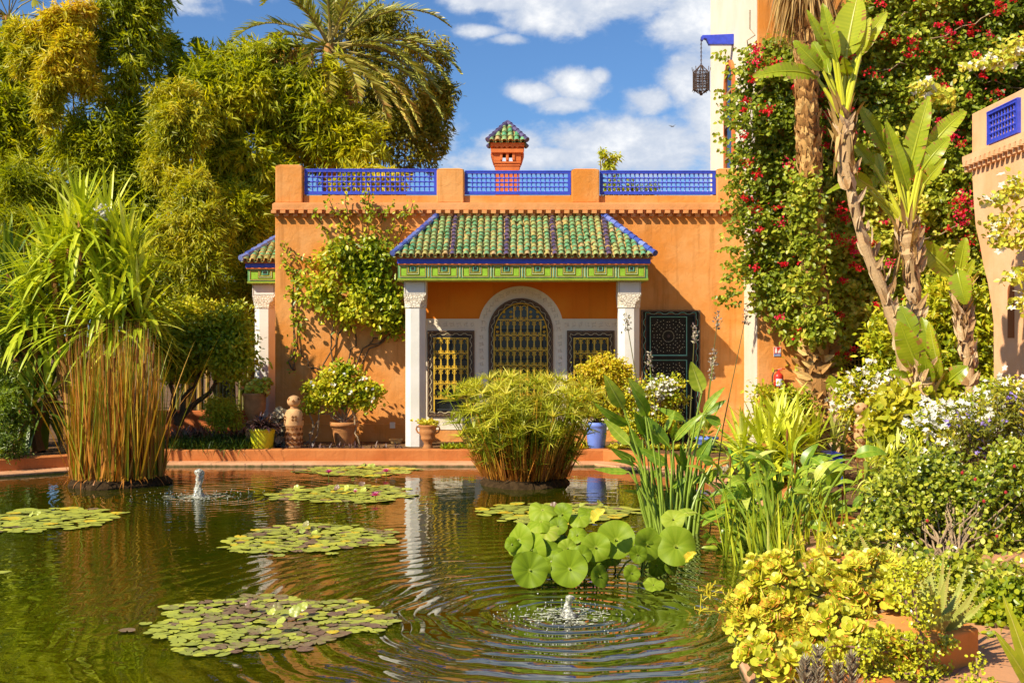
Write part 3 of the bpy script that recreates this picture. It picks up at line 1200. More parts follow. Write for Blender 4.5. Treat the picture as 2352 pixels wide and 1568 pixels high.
def build_villa():
    V = thing('villa', 'orange rendered villa with green tiled portico and blue lattice parapet behind the pool', 'house', (-0.5, YF, DECK))
    xl, xr = XF(632), 3.97
    zr = ZF(478)
    mb = MB()
    mb.box(xl, xr, YF, YF + 4.2, 0.0, zr)
    mb.box(xl - .02, xr, YF - .022, YF, 0.0, .50)
    w = mb.build('wall', M['orange'], V, bevel=.012)
    # cornice and parapet
    c = MB()
    c.box(xl - .03, xr, YF - .095, YF + .3, ZF(484), ZF(469))
    c.box(xl - .015, xr, YF - .06, YF + .26, ZF(469) + .001, ZF(466))
    c.build('cornice', M['orange_pink'], V, bevel=.012)
    d = MB()
    dentils(d, xl - .045, xr - .02, YF, ZF(498.5), ZF(484) - .002, .1553, .125)
    d.build('dentil_course', M['orange_pink'], V)
    piers = [(632, 694, 377), (1003, 1065, 385), (1313, 1377, 386), (1647, 1712, 385)]
    for a, b, top in piers:
        q = MB()
        x0, x1 = XF(a), XF(b)
        zt, zb = ZF(top), ZF(466) + .002
        q.box(x0, x1, YF + .01, YF + .46, zb, zt - .03)
        q.add([(x0, YF + .01, zt - .03), (x1, YF + .01, zt - .03), (x1, YF + .46, zt - .03), (x0, YF + .46, zt - .03),
               (x0 + .07, YF + .08, zt), (x1 - .07, YF + .08, zt), (x1 - .07, YF + .39, zt), (x0 + .07, YF + .39, zt)],
              [np.array([[0, 1, 5, 4], [1, 2, 6, 5], [2, 3, 7, 6], [3, 0, 4, 7], [4, 5, 6, 7]])])
        q.build('parapet_pier', M['orange'], V, bevel=.018)
    for a, b, t0, nv in ((697, 1003, 386, 25), (1067, 1312, 390, 21), (1379, 1646, 390, 23)):
        q = MB()
        q.box(XF(a) - .015, XF(b) + .015, YF + .10, YF + .34, ZF(466) + .002, ZF(447))
        q.build('low_parapet', M['orange'], V, bevel=.01)
        lattice(V, XF(a), XF(b), YF + .12, ZF(445), ZF(t0), nv, 3)
    # chimney on the roof
    yc = 23.2
    sx = lambda p: X(p, yc)
    sz = lambda p: Z(p, yc)
    q = MB()
    cx = sx(1165.5)
    hw = lambda p: p * yc / F

    def blk(h0, za, zb_):
        q.box(cx - hw(h0), cx + hw(h0), yc - hw(h0), yc + hw(h0), sz(za), sz(zb_))
    blk(27.5, 480, 386)
    for i, (hh, za, zb_) in enumerate(((29, 385.8, 380), (31, 379.8, 375.5))):
        blk(hh, za, zb_)
    # pierced stage: solid sides, two slits and a middle post
    for a, b in ((-31, -12), (-3.5, 3.5), (12, 31)):
        q.box(cx + hw(a), cx + hw(b), yc - hw(31), yc + hw(31), sz(375.3), sz(357))
    for a in (-14, 0, 14):
        q.box(cx + hw(a - 3), cx + hw(a + 3), yc - hw(33.5), yc - hw(31) - .001, sz(373), sz(355))
    for k in range(5):
        q.box(cx - hw(33 + k * 1.2), cx - hw(31) - .001, yc - hw(28), yc + hw(28), sz(376 - k * 4), sz(372.4 - k * 4))
        q.box(cx + hw(31) + .001, cx + hw(33 + k * 1.2), yc - hw(28), yc + hw(28), sz(376 - k * 4), sz(372.4 - k * 4))
    blk(37, 356.8, 348)
    blk(33, 347.8, 343)
    for k in range(5):
        xa = -27 + k * 11.5
        q.box(cx + hw(xa), cx + hw(xa + 7), yc - hw(38), yc - hw(33) - .001, sz(346), sz(340))
    blk(38.5, 342.8, 334)
    ch = q.build('chimney', M['red_orange'], V, bevel=.006)
    r = MB()
    E = hw(43)
    ze, za = sz(332), sz(285)
    tile_slope(r, (cx - E, yc - E, ze), (cx + E, yc - E, ze), (cx - .01, yc, za), (cx + .01, yc, za), 6, .135)
    for (ax, ay, bx, by) in ((-1, -1, -1, 1), (-1, 1, 1, 1), (1, 1, 1, -1)):
        r.add([(cx + ax * E, yc + ay * E, ze), (cx + bx * E, yc + by * E, ze), (cx, yc, za)], [np.array([[0, 1, 2]])], 0, .4)
    for sx_ in (-1, 1):
        for sy_ in (-1, 1):
            hip(r, (cx + sx_ * E * 1.05, yc + sy_ * E * 1.05, ze + .01), (cx, yc, za + .03), .055, 6, 3)
    r.build('chimney_roof', [M['tile'], M['tile_navy'], M['tan'], M['tile_navy']], ch)

    # main portico roof
    ye = 18.2
    E0, E1 = np.array([X(905, ye), ye, Z(588, ye)]), np.array([X(1502, ye), ye, Z(588, ye)])
    R0, R1 = np.array([XF(1007), YF - .01, ZF(500)]), np.array([XF(1385), YF - .01, ZF(500)])
    r = MB()
    tile_slope(r, E0, E1, R0, R1, 38, .132, navy=(8, 16, 23, 31))
    for e, rr in ((E0, R0), (E1, R1)):
        wp = np.array([e[0], YF - .01, e[2]])
        r.add([e, rr, wp], [np.array([[0, 1, 2]])], 2)
    r.add([E0 - [0, 0, .03], E1 - [0, 0, .03], [E1[0], YF, E1[2] - .03], [E0[0], YF, E0[2] - .03]], [np.array([[0, 3, 2, 1]])], 2)
    roof = r.build('portico_roof', [M['tile'], M['tile_navy'], M['tan']], V, smooth=False)
    for e_, r_, sg in ((E0, R0, -1), (E1, R1, 1)):
        hp = MB()
        hip(hp, e_ + [sg * .02, -.02, .03], r_ + [0, 0, .05], .052, 11)
        hp.build('hip_ridge', M['blue_glaze'], roof)
    f = MB()
    yb = ye + .05
    f.box(E0[0] + .03, E1[0] - .03, yb, YF - .02, Z(594, yb), Z(585, yb), 0)
    f.box(E0[0] + .045, E1[0] - .045, yb + .012, YF - .02, Z(605, yb), Z(594, yb) - .002, 1)
    f.box(E0[0] + .06, E1[0] - .06, yb + .004, YF - .02, Z(608, yb), Z(605, yb) - .002, 2)
    f.build('eaves_band', [M['orange_pink'], M['blue'], M['red_orange']], roof)
    yq = ye + .10
    frieze(V, X(914, yq), X(1488, yq), yq, Z(644, yq), Z(608, yq) - .004, 8, .5)
    # side beams back to the wall
    for xa in (X(914, yq), X(1488, yq) - .3):
        s = MB()
        s.box(xa, xa + .3, yq + .502, YF - .03, Z(644, yq), Z(608, yq) - .004)
        s.build('side_beam', M['teal_green'], V)
    ycn = 18.42
    wcol = 50 * ycn / F
    column(V, X(953, ycn), wcol, ycn, DECK - .05, Z(644, yq) - .003)
    column(V, X(1446, ycn), wcol * 1.05, ycn, DECK - .05, Z(644, yq) - .003)
    # back wall of the portico: carved surround and windows
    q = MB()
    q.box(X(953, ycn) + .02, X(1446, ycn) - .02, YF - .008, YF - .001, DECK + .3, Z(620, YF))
    q.build('portico_bounce_sheet', M['portico_bounce'], V)  # added sheet over the wall, tinted for the reflected light beneath the roof
    cxw = XF(1196)
    sur = []
    ro = XF(1294) - cxw
    zsh = ZF(732)
    zs = ZF(657) - ro
    a0 = math.asin(np.clip((zsh - zs) / ro, -1, 1))
    aa = np.linspace(np.pi - a0, a0, 30)
    poly = [[XF(962), ZF(986)], [XF(962), zsh]] + [[cxw + ro * math.cos(q), zs + ro * math.sin(q)] for q in aa] + [[XF(1430), zsh], [XF(1430), ZF(986)]]
    q = MB()
    q.prism(poly, YF - .030, YF - .002)
    relief = MB()
    zb_ = (zsh + ZF(759)) / 2
    hexrings(relief, [(x, zb_) for x in np.arange(XF(992), XF(1096), .115)] + [(x, zb_) for x in np.arange(XF(1302), XF(1415), .115)], .026, YF - .031)
    hexrings(relief, [(cxw + (ro - .087) * math.cos(q_), zs + (ro - .087) * math.sin(q_)) for q_ in np.linspace(np.pi, 0, 19)], .026, YF - .031)
    for pxs in (1106, 1286):
        hexrings(relief, [(XF(pxs), z) for z in np.arange(ZF(960), ZF(770), .115)], .022, YF - .031)
    hexrings(relief, [(x, ZF(971)) for x in np.arange(XF(990), XF(1420), .115)], .024, YF - .031)
    sp = q.build('carved_surround', M['carved2'], V)
    relief.build('relief', M['carved'], sp)
    window(V, 'window', 982, 1090, 759, 955, 998, 1075, 776, 945, 5, 'tall rectangular window with gold ironwork by the left column')
    window(V, 'window', 1302, 1411, 759, 955, 1318, 1395, 776, 945, 5, 'rectangular window half hidden by the yellow shrub')
    window(V, 'window', 1122, 1270, 685, 955, 1135, 1257, 697, 945, 8, 'arched centre window with gold ironwork', arched=True)
    # dark door right of the portico
    dx0, dx1, dz1, dz0 = XF(1472), XF(1607), ZF(712), DECK - .02
    y = YF
    mk = lambda d: np.array([[dx0 + d, dz0], [dx0 + d, dz1 - d], [dx1 - d, dz1 - d], [dx1 - d, dz0]])
    f = MB()
    f.frame(mk(0), mk(.03), y - .075, y - .002, 0)
    f.frame(mk(.03), mk(.082), y - .062, y - .002, 1)
    f.frame(mk(.082), mk(.10), y - .070, y - .002, 2)
    door = f.build('door', [M['brown_wood'], M['door_wood'], M['navy_wood']], V)
    g = MB()
    zigzag(g, mk(.056), y - .064, .05, .014, .006, 0)
    zigzag(g, mk(.015), y - .077, .03, .007, .005, 1)
    zigzag(g, mk(.07), y - .064, .08, .004, .005, 2)
    g.build('frame_pattern', [M['turq'], M['brown_wood2'], M['rust']], door)
    p = MB()
    p.box(dx0 + .1, dx1 - .1, y - .035, y - .002, dz0, dz1 - .1, 0)
    px_a, px_b = XF(1492), XF(1577)
    for (a, b) in ((727, 817), (826, 968)):
        za, zb2 = ZF(b), ZF(a)
        p.frame([[px_a, za], [px_a, zb2], [px_b, zb2], [px_b, za]], [[px_a + .012, za + .012], [px_a + .012, zb2 - .012], [px_b - .012, zb2 - .012], [px_b - .012, za + .012]], y - .048, y - .034, 1)
        cx0, n = (px_a + px_b) / 2, 0
        cz0 = (za + zb2) / 2
        sh = min(px_b - px_a, zb2 - za) / 2 - .04

        def dot(x, z, r=.0058):
            p.box(x - r, x + r, y - .041, y - .034, z - r, z + r, 2)
        for ccz in ([cz0] if b < 820 else [zb2 - .33, zb2 - .8]):
            for k in range(24):
                an = 2 * np.pi * k / 24
                dot(cx0 + .095 * math.cos(an), ccz + .095 * math.sin(an), .005)
            for k in range(8):
                for rad, o in ((.15, .2), (.15, -.2), (.19, .12), (.19, -.12), (.22, .39), (.245, .08), (.245, -.08), (.28, .3), (.28, .48), (.30, .1), (.30, -.1)):
                    an = 2 * np.pi * k / 8 + o
                    xx, zz = cx0 + rad * math.cos(an), ccz + rad * math.sin(an)
                    if abs(xx - cx0) < sh and za + .04 < zz < zb2 - .04:
                        dot(xx, zz)
            for sx_ in (-1, 1):
                for sz_ in (-1, 1):
                    for k in range(5):
                        an = np.pi / 2 * k / 4
                        dot(cx0 + sx_ * (sh - .09 * math.cos(an)), ccz + sz_ * (sh - .09 * math.sin(an)), .005)
            p.lathe([(.0, 0), (.028, .002), (.02, .012), (0, .014)], (0, 0, 0), 10, 3, caps=False)
            last = p.v[-1]
            last[:] = np.c_[cx0 + last[:, 0], y - .035 - last[:, 2], ccz + last[:, 1]]
        # fretwork grooves
        p.box(px_a + .01, px_b - .01, y - .037, y - .034, za + .012, za + .02, 1)
    p.box(dx0 + .1, dx1 - .1, y - .052, y - .034, ZF(826), ZF(817), 0)
    p.box(dx0 + .12, dx1 - .12, y - .052, y - .034, ZF(727) + .01, ZF(717), 3)
    p.build('door_leaf', [M['door_wood'], M['turq'], M['cream_line'], M['brown_wood']], door)

    # small portico on the villa's left side
    y2 = 20.1
    E0, E1 = np.array([X(556, y2), y2, Z(599, y2)]), np.array([xl - .004, y2, Z(599, y2)])
    R0 = np.array([xl - .02, y2 + 1.15, Z(599, y2) + .66])
    R1 = R0 + [.01, 0, 0]
    r = MB()
    tile_slope(r, E0, E1, R0, R1, 6, .132)
    r.add([E0, R0, [E0[0], y2 + 2.6, E0[2]]], [np.array([[0, 1, 2]])], 2)
    r.add([E0 - [0, 0, .03], E1 - [0, 0, .03], [E1[0], y2 + 2.6, E1[2] - .03], [E0[0], y2 + 2.6, E0[2] - .03]], [np.array([[0, 3, 2, 1]])], 2)
    roof = r.build('side_roof', [M['tile'], M['tile_navy'], M['tan']], V)
    hp = MB()
    hip(hp, E0 + [-.02, -.02, .03], R0 + [0, 0, .05], .06, 9)
    hp.build('hip_ridge', M['blue_glaze'], roof)
    f = MB()
    f.box(E0[0] + .03, xl - .004, y2 + .05, y2 + 2.5, Z(604, y2), Z(597, y2), 0)
    f.box(E0[0] + .045, xl - .004, y2 + .062, y2 + 2.5, Z(614, y2), Z(604, y2) - .002, 1)
    f.box(E0[0] + .06, xl - .004, y2 + .054, y2 + 2.5, Z(617, y2), Z(614, y2) - .002, 2)
    f.build('eaves_band', [M['orange_pink'], M['blue'], M['red_orange']], roof)
    frieze(V, X(566, y2), xl - .004, y2 + .1, Z(650, y2), Z(617, y2) - .004, 1, 2.3)
    column(V, X(607, y2 + .25), 52 * y2 / F, y2 + .2, DECK, Z(650, y2) - .003)
    # services on the wall
    q = MB()
    q.box(XF(896), XF(908), YF - .05, YF - .001, ZF(983), ZF(969))
    q.build('socket_box', M['cream'], V, bevel=.006)
    return V


M['carved2'] = stucco('pale_carved_plaster', (0.84, 0.75, 0.60), (0.78, 0.68, 0.52), rough=0.75, bstr=0.25, streak=0.12)
M['rust'] = plain('rust_paint', (0.42, 0.14, 0.05), 0.6, 0.3)
VILLA = build_villa()


# ------------------------------------------------------------------ tall wing on the right
def build_wing():
    yt = 18.4
    xt = 3.97
    T = thing('house_wing', 'tall orange wing with a cream side wall, overgrown with red bougainvillea', 'house', (6, yt, 0.2))
    mb = MB()
    mb.box(xt, 10.5, yt, yt + 4.3, 0.0, 9.6)
    mb.build('wall', M['orange'], T, bevel=.02)
    mb = MB()
    mb.box(xt - .012, xt - .001, yt + .012, yt + 4.28, 0.0, 9.59)
    mb.build('side_wall', M['cream'], T)
    # tall arched door opening seen edge-on in the side wall
    ya, yb = 20.15, 21.0
    zb, zt = ZF(470), Z(140, 20.6)
    a = np.linspace(0, np.pi, 12)
    cy, half = (ya + yb) / 2, (yb - ya) / 2
    o = MB()
    out = np.r_[[[ya, zb]], np.c_[cy - half * np.cos(a), zt - half + half * np.sin(a)], [[yb, zb]]]
    inn = np.r_[[[ya + .09, zb]], np.c_[cy - (half - .09) * np.cos(a), zt - half + (half - .09) * np.sin(a)], [[yb - .09, zb]]]
    n0 = len(o.v)
    o.frame(out, inn, 0, .055, 0, closed=False)
    o.prism(inn, .028, .045, 1)
    for zq in np.linspace(zb + .4, zt - .6, 4):
        o.box(ya + .1, yb - .1, .004, .026, zq, zq + .04, 2)
    for v in o.v:
        u = v[:, 0].copy()
        v[:, 0], v[:, 1] = xt - .07 + v[:, 1], u
    o.build('arched_opening', [M['red_orange'], M['glass'], M['rail_gold']], T)
    # blue beam that carries the lantern
    q = MB()
    yl = 20.35
    zc = lambda p: Z(p, yl)
    xs = lambda p: X(p, yl)
    q.prism([[xt - .012, zc(104)], [xt - .012, zc(80)], [xs(1612), zc(83)], [xs(1610), zc(86)], [xs(1611), zc(94)], [xs(1614), zc(95)], [xs(1617), zc(90)], [xs(1622), zc(92)], [xs(1628), zc(104)]], yl - .06, yl + .06)
    q.build('lantern_beam', M['blue'], T, bevel=.008)
    # barred window low on the front
    g = MB()
    x0, x1, z0, z1 = X(1930, yt), X(2012, yt), Z(876, yt), Z(788, yt)
    g.box(x0, x1, yt - .02, yt - .001, z0, z1, 0)
    for xx in np.linspace(X(1944, yt), X(1997, yt), 7):
        g.box(xx - .008, xx + .008, yt - .05, yt - .035, z0, z1, 1)
    for zz in np.linspace(z0, z1, 8):
        g.box(x0, x1, yt - .056, yt - .0505, zz - .008, zz + .008, 1)
    for sx_ in (X(1936, yt), X(2005, yt)):
        for zz in np.arange(z0 + .06, z1, .11):
            for sg in (-1, 1):
                th = np.linspace(0, 3.2 * np.pi, 14)
                rr = np.linspace(.028, .006, 14)
                g.tube(np.c_[sx_ + sg * .02 + sg * rr * np.cos(th), np.full(14, yt - .05), zz + rr * np.sin(th)], .006, 4, 1, caps=False)
    g.build('barred_window', [M['glass'], M['rail_gold']], T)
    return T


build_wing()


def build_lantern():
    yl = 20.35
    cx = X(1610.5, yl)
    s = yl / F
    L = thing('lantern', 'rusty pierced iron lantern hanging on a chain from the blue beam', 'lantern', (cx, yl, Z(215, yl)))
    ch = MB()
    z = Z(88, yl)
    k = 0
    while z > Z(150, yl):
        a = np.linspace(0, 2 * np.pi, 9)
        u, w = .011 * np.cos(a), .024 * np.sin(a)
        if k % 2:
            ch.tube(np.c_[cx + u, np.full(9, yl), z + w], .0055, 4, caps=False)
        else:
            ch.tube(np.c_[np.full(9, cx), yl + u, z + w], .0055, 4, caps=False)
        z -= .036
        k += 1
    ch.build('chain', M['iron'], L)
    b = MB()
    zt, z1, z0, zb = Z(150, yl), Z(167, yl), Z(206, yl), Z(215, yl)
    R = 18.5 * s
    n = 8
    a = np.linspace(0, 2 * np.pi, n + 1)
    ring = lambda r, z: np.c_[cx + r * np.cos(a), yl + r * np.sin(a), np.full(n + 1, z)]
    for r, z in ((R, z1), (R, z0), (R * 1.02, (z0 + z1) / 2), (R, z0 + .06), (R, z1 - .06)):
        b.tube(ring(r, z), .009, 4, caps=False)
    for i in range(n):
        c, sn = math.cos(a[i]), math.sin(a[i])
        pt = lambda r, z: (cx + r * c, yl + r * sn, z)
        b.tube([pt(.012, zt), pt(R * .55, z1 + (zt - z1) * .45), pt(R, z1), pt(R, z0), pt(R * .5, zb + .02), pt(.01, zb - .01)], .009, 4)
        b.tube([pt(R, z1), pt(R * 1.12, z1 + .05), pt(R * 1.14, z1 + .09)], .006, 4)
        b.tube([pt(R, z0), pt(R * 1.12, z0 - .04)], .006, 4)
        # pierced sheet between the ribs: a net of little bars
        p0, p1 = np.array(pt(R, 0)), np.array([cx + R * math.cos(a[i + 1]), yl + R * math.sin(a[i + 1]), 0])
        for z in np.arange(z0, z1, .034):
            for q in (0, .25, .5, .75):
                A, B = p0 + (p1 - p0) * q, p0 + (p1 - p0) * (q + .25)
                b.tube([A + [0, 0, z], (A + B) / 2 + [0, 0, z + .017], B + [0, 0, z]], .005, 3, caps=False)
                b.tube([A + [0, 0, z], (A + B) / 2 + [0, 0, z - .017], B + [0, 0, z]], .005, 3, caps=False)
    b.lathe([(.0, 0), (.03, .01), (.02, .04), (.008, .07)], (cx, yl, zb - .04), 8)
    b.build('cage', M['iron'], L)


build_lantern()


# ------------------------------------------------------------------ pavilion at the right edge
def build_pavilion():
    xp = 6.5
    Yp = lambda px: xp * F / (px - CX)
    pt = lambda px, py: (Yp(px), Z(py, Yp(px)))
    V = thing('pavilion', 'peach rendered pavilion with blue lattice at the right edge of the garden', 'house', (xp + 1, 14.5, .2))
    far = [pt(2232, 262), pt(2232, 400), pt(2236, 470), pt(2240, 520), pt(2249, 560), pt(2258, 610), pt(2268, 650), pt(2276, 700), pt(2281, 740), pt(2283, 900)]
    far[-1] = (far[-1][0], .1)
    poly = far + [(11.2, .1), (11.2, far[0][1])]
    w = MB()
    w.prism(poly, 0, 3.0)
    for v in w.v:
        u = v[:, 0].copy()
        v[:, 0], v[:, 1] = xp + v[:, 1], u
    w.build('wall', M['peach'], V, bevel=.015)
    d = MB()
    zc = pt(2226, 388)[1]
    dentils(d, 12.0, Yp(2226), 0, zc - .05, zc + .085, .1553, .115)
    d.box(12.0, Yp(2226), -.10, 0.0, zc + .087, zc + .17)
    for v in d.v:
        u = v[:, 0].copy()
        v[:, 0], v[:, 1] = xp + v[:, 1], u
    d.build('cornice', M['peach'], V)
    lattice(V, Yp(2345), Yp(2274), 0, pt(2274, 334)[1], pt(2274, 258)[1], 8, 3, yaw=xp - .02)
    n = MB()
    a = np.linspace(0, np.pi, 9)
    y0, y1 = Yp(2330), Yp(2316)
    c, h = (y0 + y1) / 2, (y1 - y0) / 2
    zt, zb = Z(652, c), Z(776, c)
    out = np.r_[[[y0, zb]], np.c_[c - h * np.cos(a), zt - h + h * np.sin(a)], [[y1, zb]]]
    n.prism(out, -.012, -.001)
    for v in n.v:
        u = v[:, 0].copy()
        v[:, 0], v[:, 1] = xp + v[:, 1], u
    n.build('slot_window', M['dark_recess'], V)


M['dark_recess'] = stucco('brown_recess', (0.32, 0.10, 0.03), bstr=.1)
build_pavilion()
# ------------------------------------------------------------------ leaf and bark materials
L_ = {}
G_DK, G_MD, G_LT, YEL, ORA = (0.016, 0.034, 0.004), (0.055, 0.085, 0.006), (0.15, 0.19, 0.010), (0.40, 0.33, 0.015), (0.44, 0.21, 0.02)
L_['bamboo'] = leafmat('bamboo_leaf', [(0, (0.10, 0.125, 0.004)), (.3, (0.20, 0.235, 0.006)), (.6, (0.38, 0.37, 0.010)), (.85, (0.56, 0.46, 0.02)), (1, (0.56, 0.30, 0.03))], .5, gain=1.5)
L_['bamboo_gold'] = leafmat('golden_bamboo_leaf', [(0, (0.12, 0.16, 0.006)), (.3, (0.34, 0.36, 0.010)), (.6, (0.60, 0.52, 0.025)), (.85, (0.68, 0.48, 0.04)), (1, (0.56, 0.28, 0.04))], .45, gain=1.1)
L_['broad'] = leafmat('broad_leaf', [(0, (0.04, 0.075, 0.004)), (.4, (0.16, 0.21, 0.008)), (.75, (0.36, 0.36, 0.014)), (1, (0.52, 0.42, 0.03))], .36, .36, gain=1.5)
L_['olive'] = leafmat('olive_leaf', [(0, (0.06, 0.075, 0.006)), (.5, (0.20, 0.19, 0.012)), (.85, (0.42, 0.29, 0.02)), (1, (0.50, 0.22, 0.03))], .36, gain=1.5)
L_['yucca'] = leafmat('yucca_leaf', [(0, (0.09, 0.13, 0.006)), (.5, (0.27, 0.33, 0.014)), (.85, (0.50, 0.52, 0.04)), (1, (0.66, 0.60, 0.14))], .34, .36, nscale=3, gain=1.45)
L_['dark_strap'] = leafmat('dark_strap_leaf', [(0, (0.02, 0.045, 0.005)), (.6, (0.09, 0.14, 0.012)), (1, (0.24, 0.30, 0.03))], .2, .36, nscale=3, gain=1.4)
L_['palm'] = leafmat('palm_leaflet', [(0, (0.07, 0.085, 0.014)), (.5, (0.24, 0.25, 0.04)), (.85, (0.44, 0.38, 0.08)), (1, (0.46, 0.28, 0.08))], .3, .4, gain=1.4)
L_['straw'] = leafmat('dry_straw', [(0, (0.10, 0.05, 0.015)), (.5, (0.34, 0.20, 0.06)), (1, (0.60, 0.42, 0.15))], .2, .6, gain=1.25)
L_['reed'] = leafmat('reed_blade', [(0, (0.20, 0.062, 0.010)), (.3, (0.40, 0.165, 0.018)), (.52, (0.40, 0.25, 0.02)), (.72, (0.20, 0.22, 0.010)), (1, (0.12, 0.17, 0.008))], .25, .5, nscale=2, gain=1.5)
L_['papyrus'] = leafmat('papyrus_ray', [(0, (0.05, 0.08, 0.006)), (.5, (0.19, 0.23, 0.012)), (.85, (0.42, 0.40, 0.025)), (1, (0.58, 0.52, 0.10))], .35, .45, gain=1.35)
L_['banana'] = leafmat('banana_leaf', [(0, (0.07, 0.12, 0.008)), (.5, (0.26, 0.33, 0.014)), (.78, (0.44, 0.47, 0.03)), (.9, (0.60, 0.56, 0.14)), (1, (0.36, 0.18, 0.05))], .4, .3, .5, nscale=2.5, nvar=.1, gain=1.2)
L_['lotus'] = leafmat('lotus_leaf', [(0, (0.07, 0.12, 0.005)), (.5, (0.27, 0.38, 0.016)), (.8, (0.42, 0.50, 0.05)), (1, (0.60, 0.58, 0.14))], .4, .5, .2, nscale=2.5, nvar=.1)
L_['pad'] = leafmat('lily_pad', [(0, (0.14, 0.065, 0.05)), (.25, (0.22, 0.15, 0.08)), (.4, (0.26, 0.29, 0.05)), (.75, (0.42, 0.44, 0.055)), (.92, (0.52, 0.48, 0.05)), (1, (0.66, 0.42, 0.02))], 0, .4, .5, nscale=6, nvar=.1)
L_['succ'] = leafmat('succulent_leaf', [(0, (0.12, 0.12, 0.008)), (.4, (0.32, 0.32, 0.02)), (.7, (0.52, 0.50, 0.05)), (.88, (0.60, 0.44, 0.06)), (1, (0.55, 0.17, 0.03))], .2, .36, .5, nscale=14, gain=1.4)
L_['gold_small'] = leafmat('small_gold_leaf', [(0, (0.16, 0.17, 0.006)), (.4, (0.40, 0.38, 0.012)), (.8, (0.62, 0.52, 0.025)), (1, (0.62, 0.40, 0.05))], .38, gain=1.2)
L_['jade'] = leafmat('jade_leaf', [(0, (0.10, 0.15, 0.008)), (.5, (0.36, 0.38, 0.014)), (1, (0.56, 0.52, 0.03))], .18, .3, .5, gain=1.2)
L_['aloe'] = leafmat('aloe_leaf', [(0, (0.30, 0.13, 0.05)), (.35, (0.34, 0.24, 0.06)), (.6, (0.32, 0.34, 0.06)), (.85, (0.44, 0.46, 0.10)), (1, (0.55, 0.28, 0.07))], .08, .5, .18, gain=1.05)
L_['aloe2'] = leafmat('green_aloe_leaf', [(0, (0.16, 0.18, 0.03)), (.5, (0.32, 0.36, 0.07)), (1, (0.50, 0.46, 0.14))], .1, .4, .45)
L_['purple'] = leafmat('purple_leaf', [(0, (0.035, 0.02, 0.02)), (.6, (0.10, 0.05, 0.05)), (1, (0.22, 0.13, 0.08))], .12, .4, .4, gain=1.3)
L_['grey'] = leafmat('grey_leaf', [(0, (0.12, 0.09, 0.06)), (.6, (0.24, 0.19, 0.12)), (1, (0.32, 0.30, 0.20))], .05, .6, gain=1.3)
L_['red'] = leafmat('red_bract', [(0, (0.50, 0.008, 0.010)), (.6, (0.80, 0.015, 0.03)), (1, (0.80, 0.03, 0.14))], .35, .5)
L_['white_fl'] = leafmat('white_petal', [(0, (0.72, 0.68, 0.62)), (1, (0.86, 0.84, 0.80))], .3, .5)
L_['violet_fl'] = leafmat('violet_petal', [(0, (0.24, 0.15, 0.55)), (1, (0.45, 0.34, 0.78))], .3, .5)
L_['pink_fl'] = leafmat('pink_petal', [(0, (0.62, 0.03, 0.26)), (.6, (0.75, 0.14, 0.42)), (1, (0.86, 0.55, 0.66))], .3, .45)
L_['yellow_fl'] = leafmat('yellow_petal', [(0, (0.65, 0.46, 0.02)), (1, (0.76, 0.64, 0.06))], .3, .5)
BARK = plain('brown_bark', (0.17, 0.10, 0.05), 0.9, 0.2, 0.5, 14, 0.9, bscale=30)
BARK2 = plain('pale_bark', (0.42, 0.29, 0.17), 0.9, 0.2, 0.45, 20, 0.9, bscale=40)
CULM = plain('bamboo_culm', (0.20, 0.19, 0.03), 0.5, 0.4, 0.5, 4, 0.2)
CULM_GOLD = plain('golden_culm', (0.42, 0.26, 0.05), 0.5, 0.4, 0.35, 4, 0.2)
STEM = plain('green_stem', (0.20, 0.24, 0.02), 0.5, 0.4, 0.35, 10, 0.2)
PALMBARK = toned('palm_bark', [(0, (0.20, 0.085, 0.025)), (.5, (0.50, 0.25, 0.075)), (1, (0.74, 0.47, 0.17))], 0.85, 0.2, 0.8, 60, 0.15)
TERRA = plain('terracotta', (0.56, 0.24, 0.08), 0.75, 0.25, 0.35, 7, 0.4)
TERRA2 = plain('pale_terracotta', (0.68, 0.38, 0.17), 0.75, 0.25, 0.3, 7, 0.4)
ROOTS = plain('dark_root_mat', (0.06, 0.035, 0.015), 0.95, 0.1, 0.5, 18, 1.0, bscale=25)


def el(px, py, Y, rx, ry, d=None):
    """ellipsoid from a middle point, half sizes (survey units) and distance"""
    k = Y / F
    return (X(px, Y), Y, Z(py, Y), rx * k, (d if d is not None else min(rx, ry) * 0.8) * k, ry * k)


def sprout(ells, seed, m=15, lo=.26, hi=.46, tall=1.25, out=.86):
    """smaller clumps set all over a big one, so that its outline and shading break up"""
    r = np.random.default_rng(seed + 50)
    res = []
    for e in ells:
        e = np.asarray(e, float)
        mm = int(m * (1 + .5 * min(2, e[3] * e[5])))
        for i in range(mm):
            d = unit(r.normal(0, 1, 3))
            if d[1] > .4:
                d[1] *= -1
            q = r.uniform(lo, hi)
            rr = np.array([e[3], e[4], e[5]])
            g = min(rr[0], rr[2])
            c = e[:3] + d * rr * out * r.uniform(.7, 1.08)
            res.append((c[0], c[1], c[2], g * q * r.uniform(.8, 1.3), max(rr[1], g * .6) * q, g * q * tall * r.uniform(.7, 1.2)))
    return res


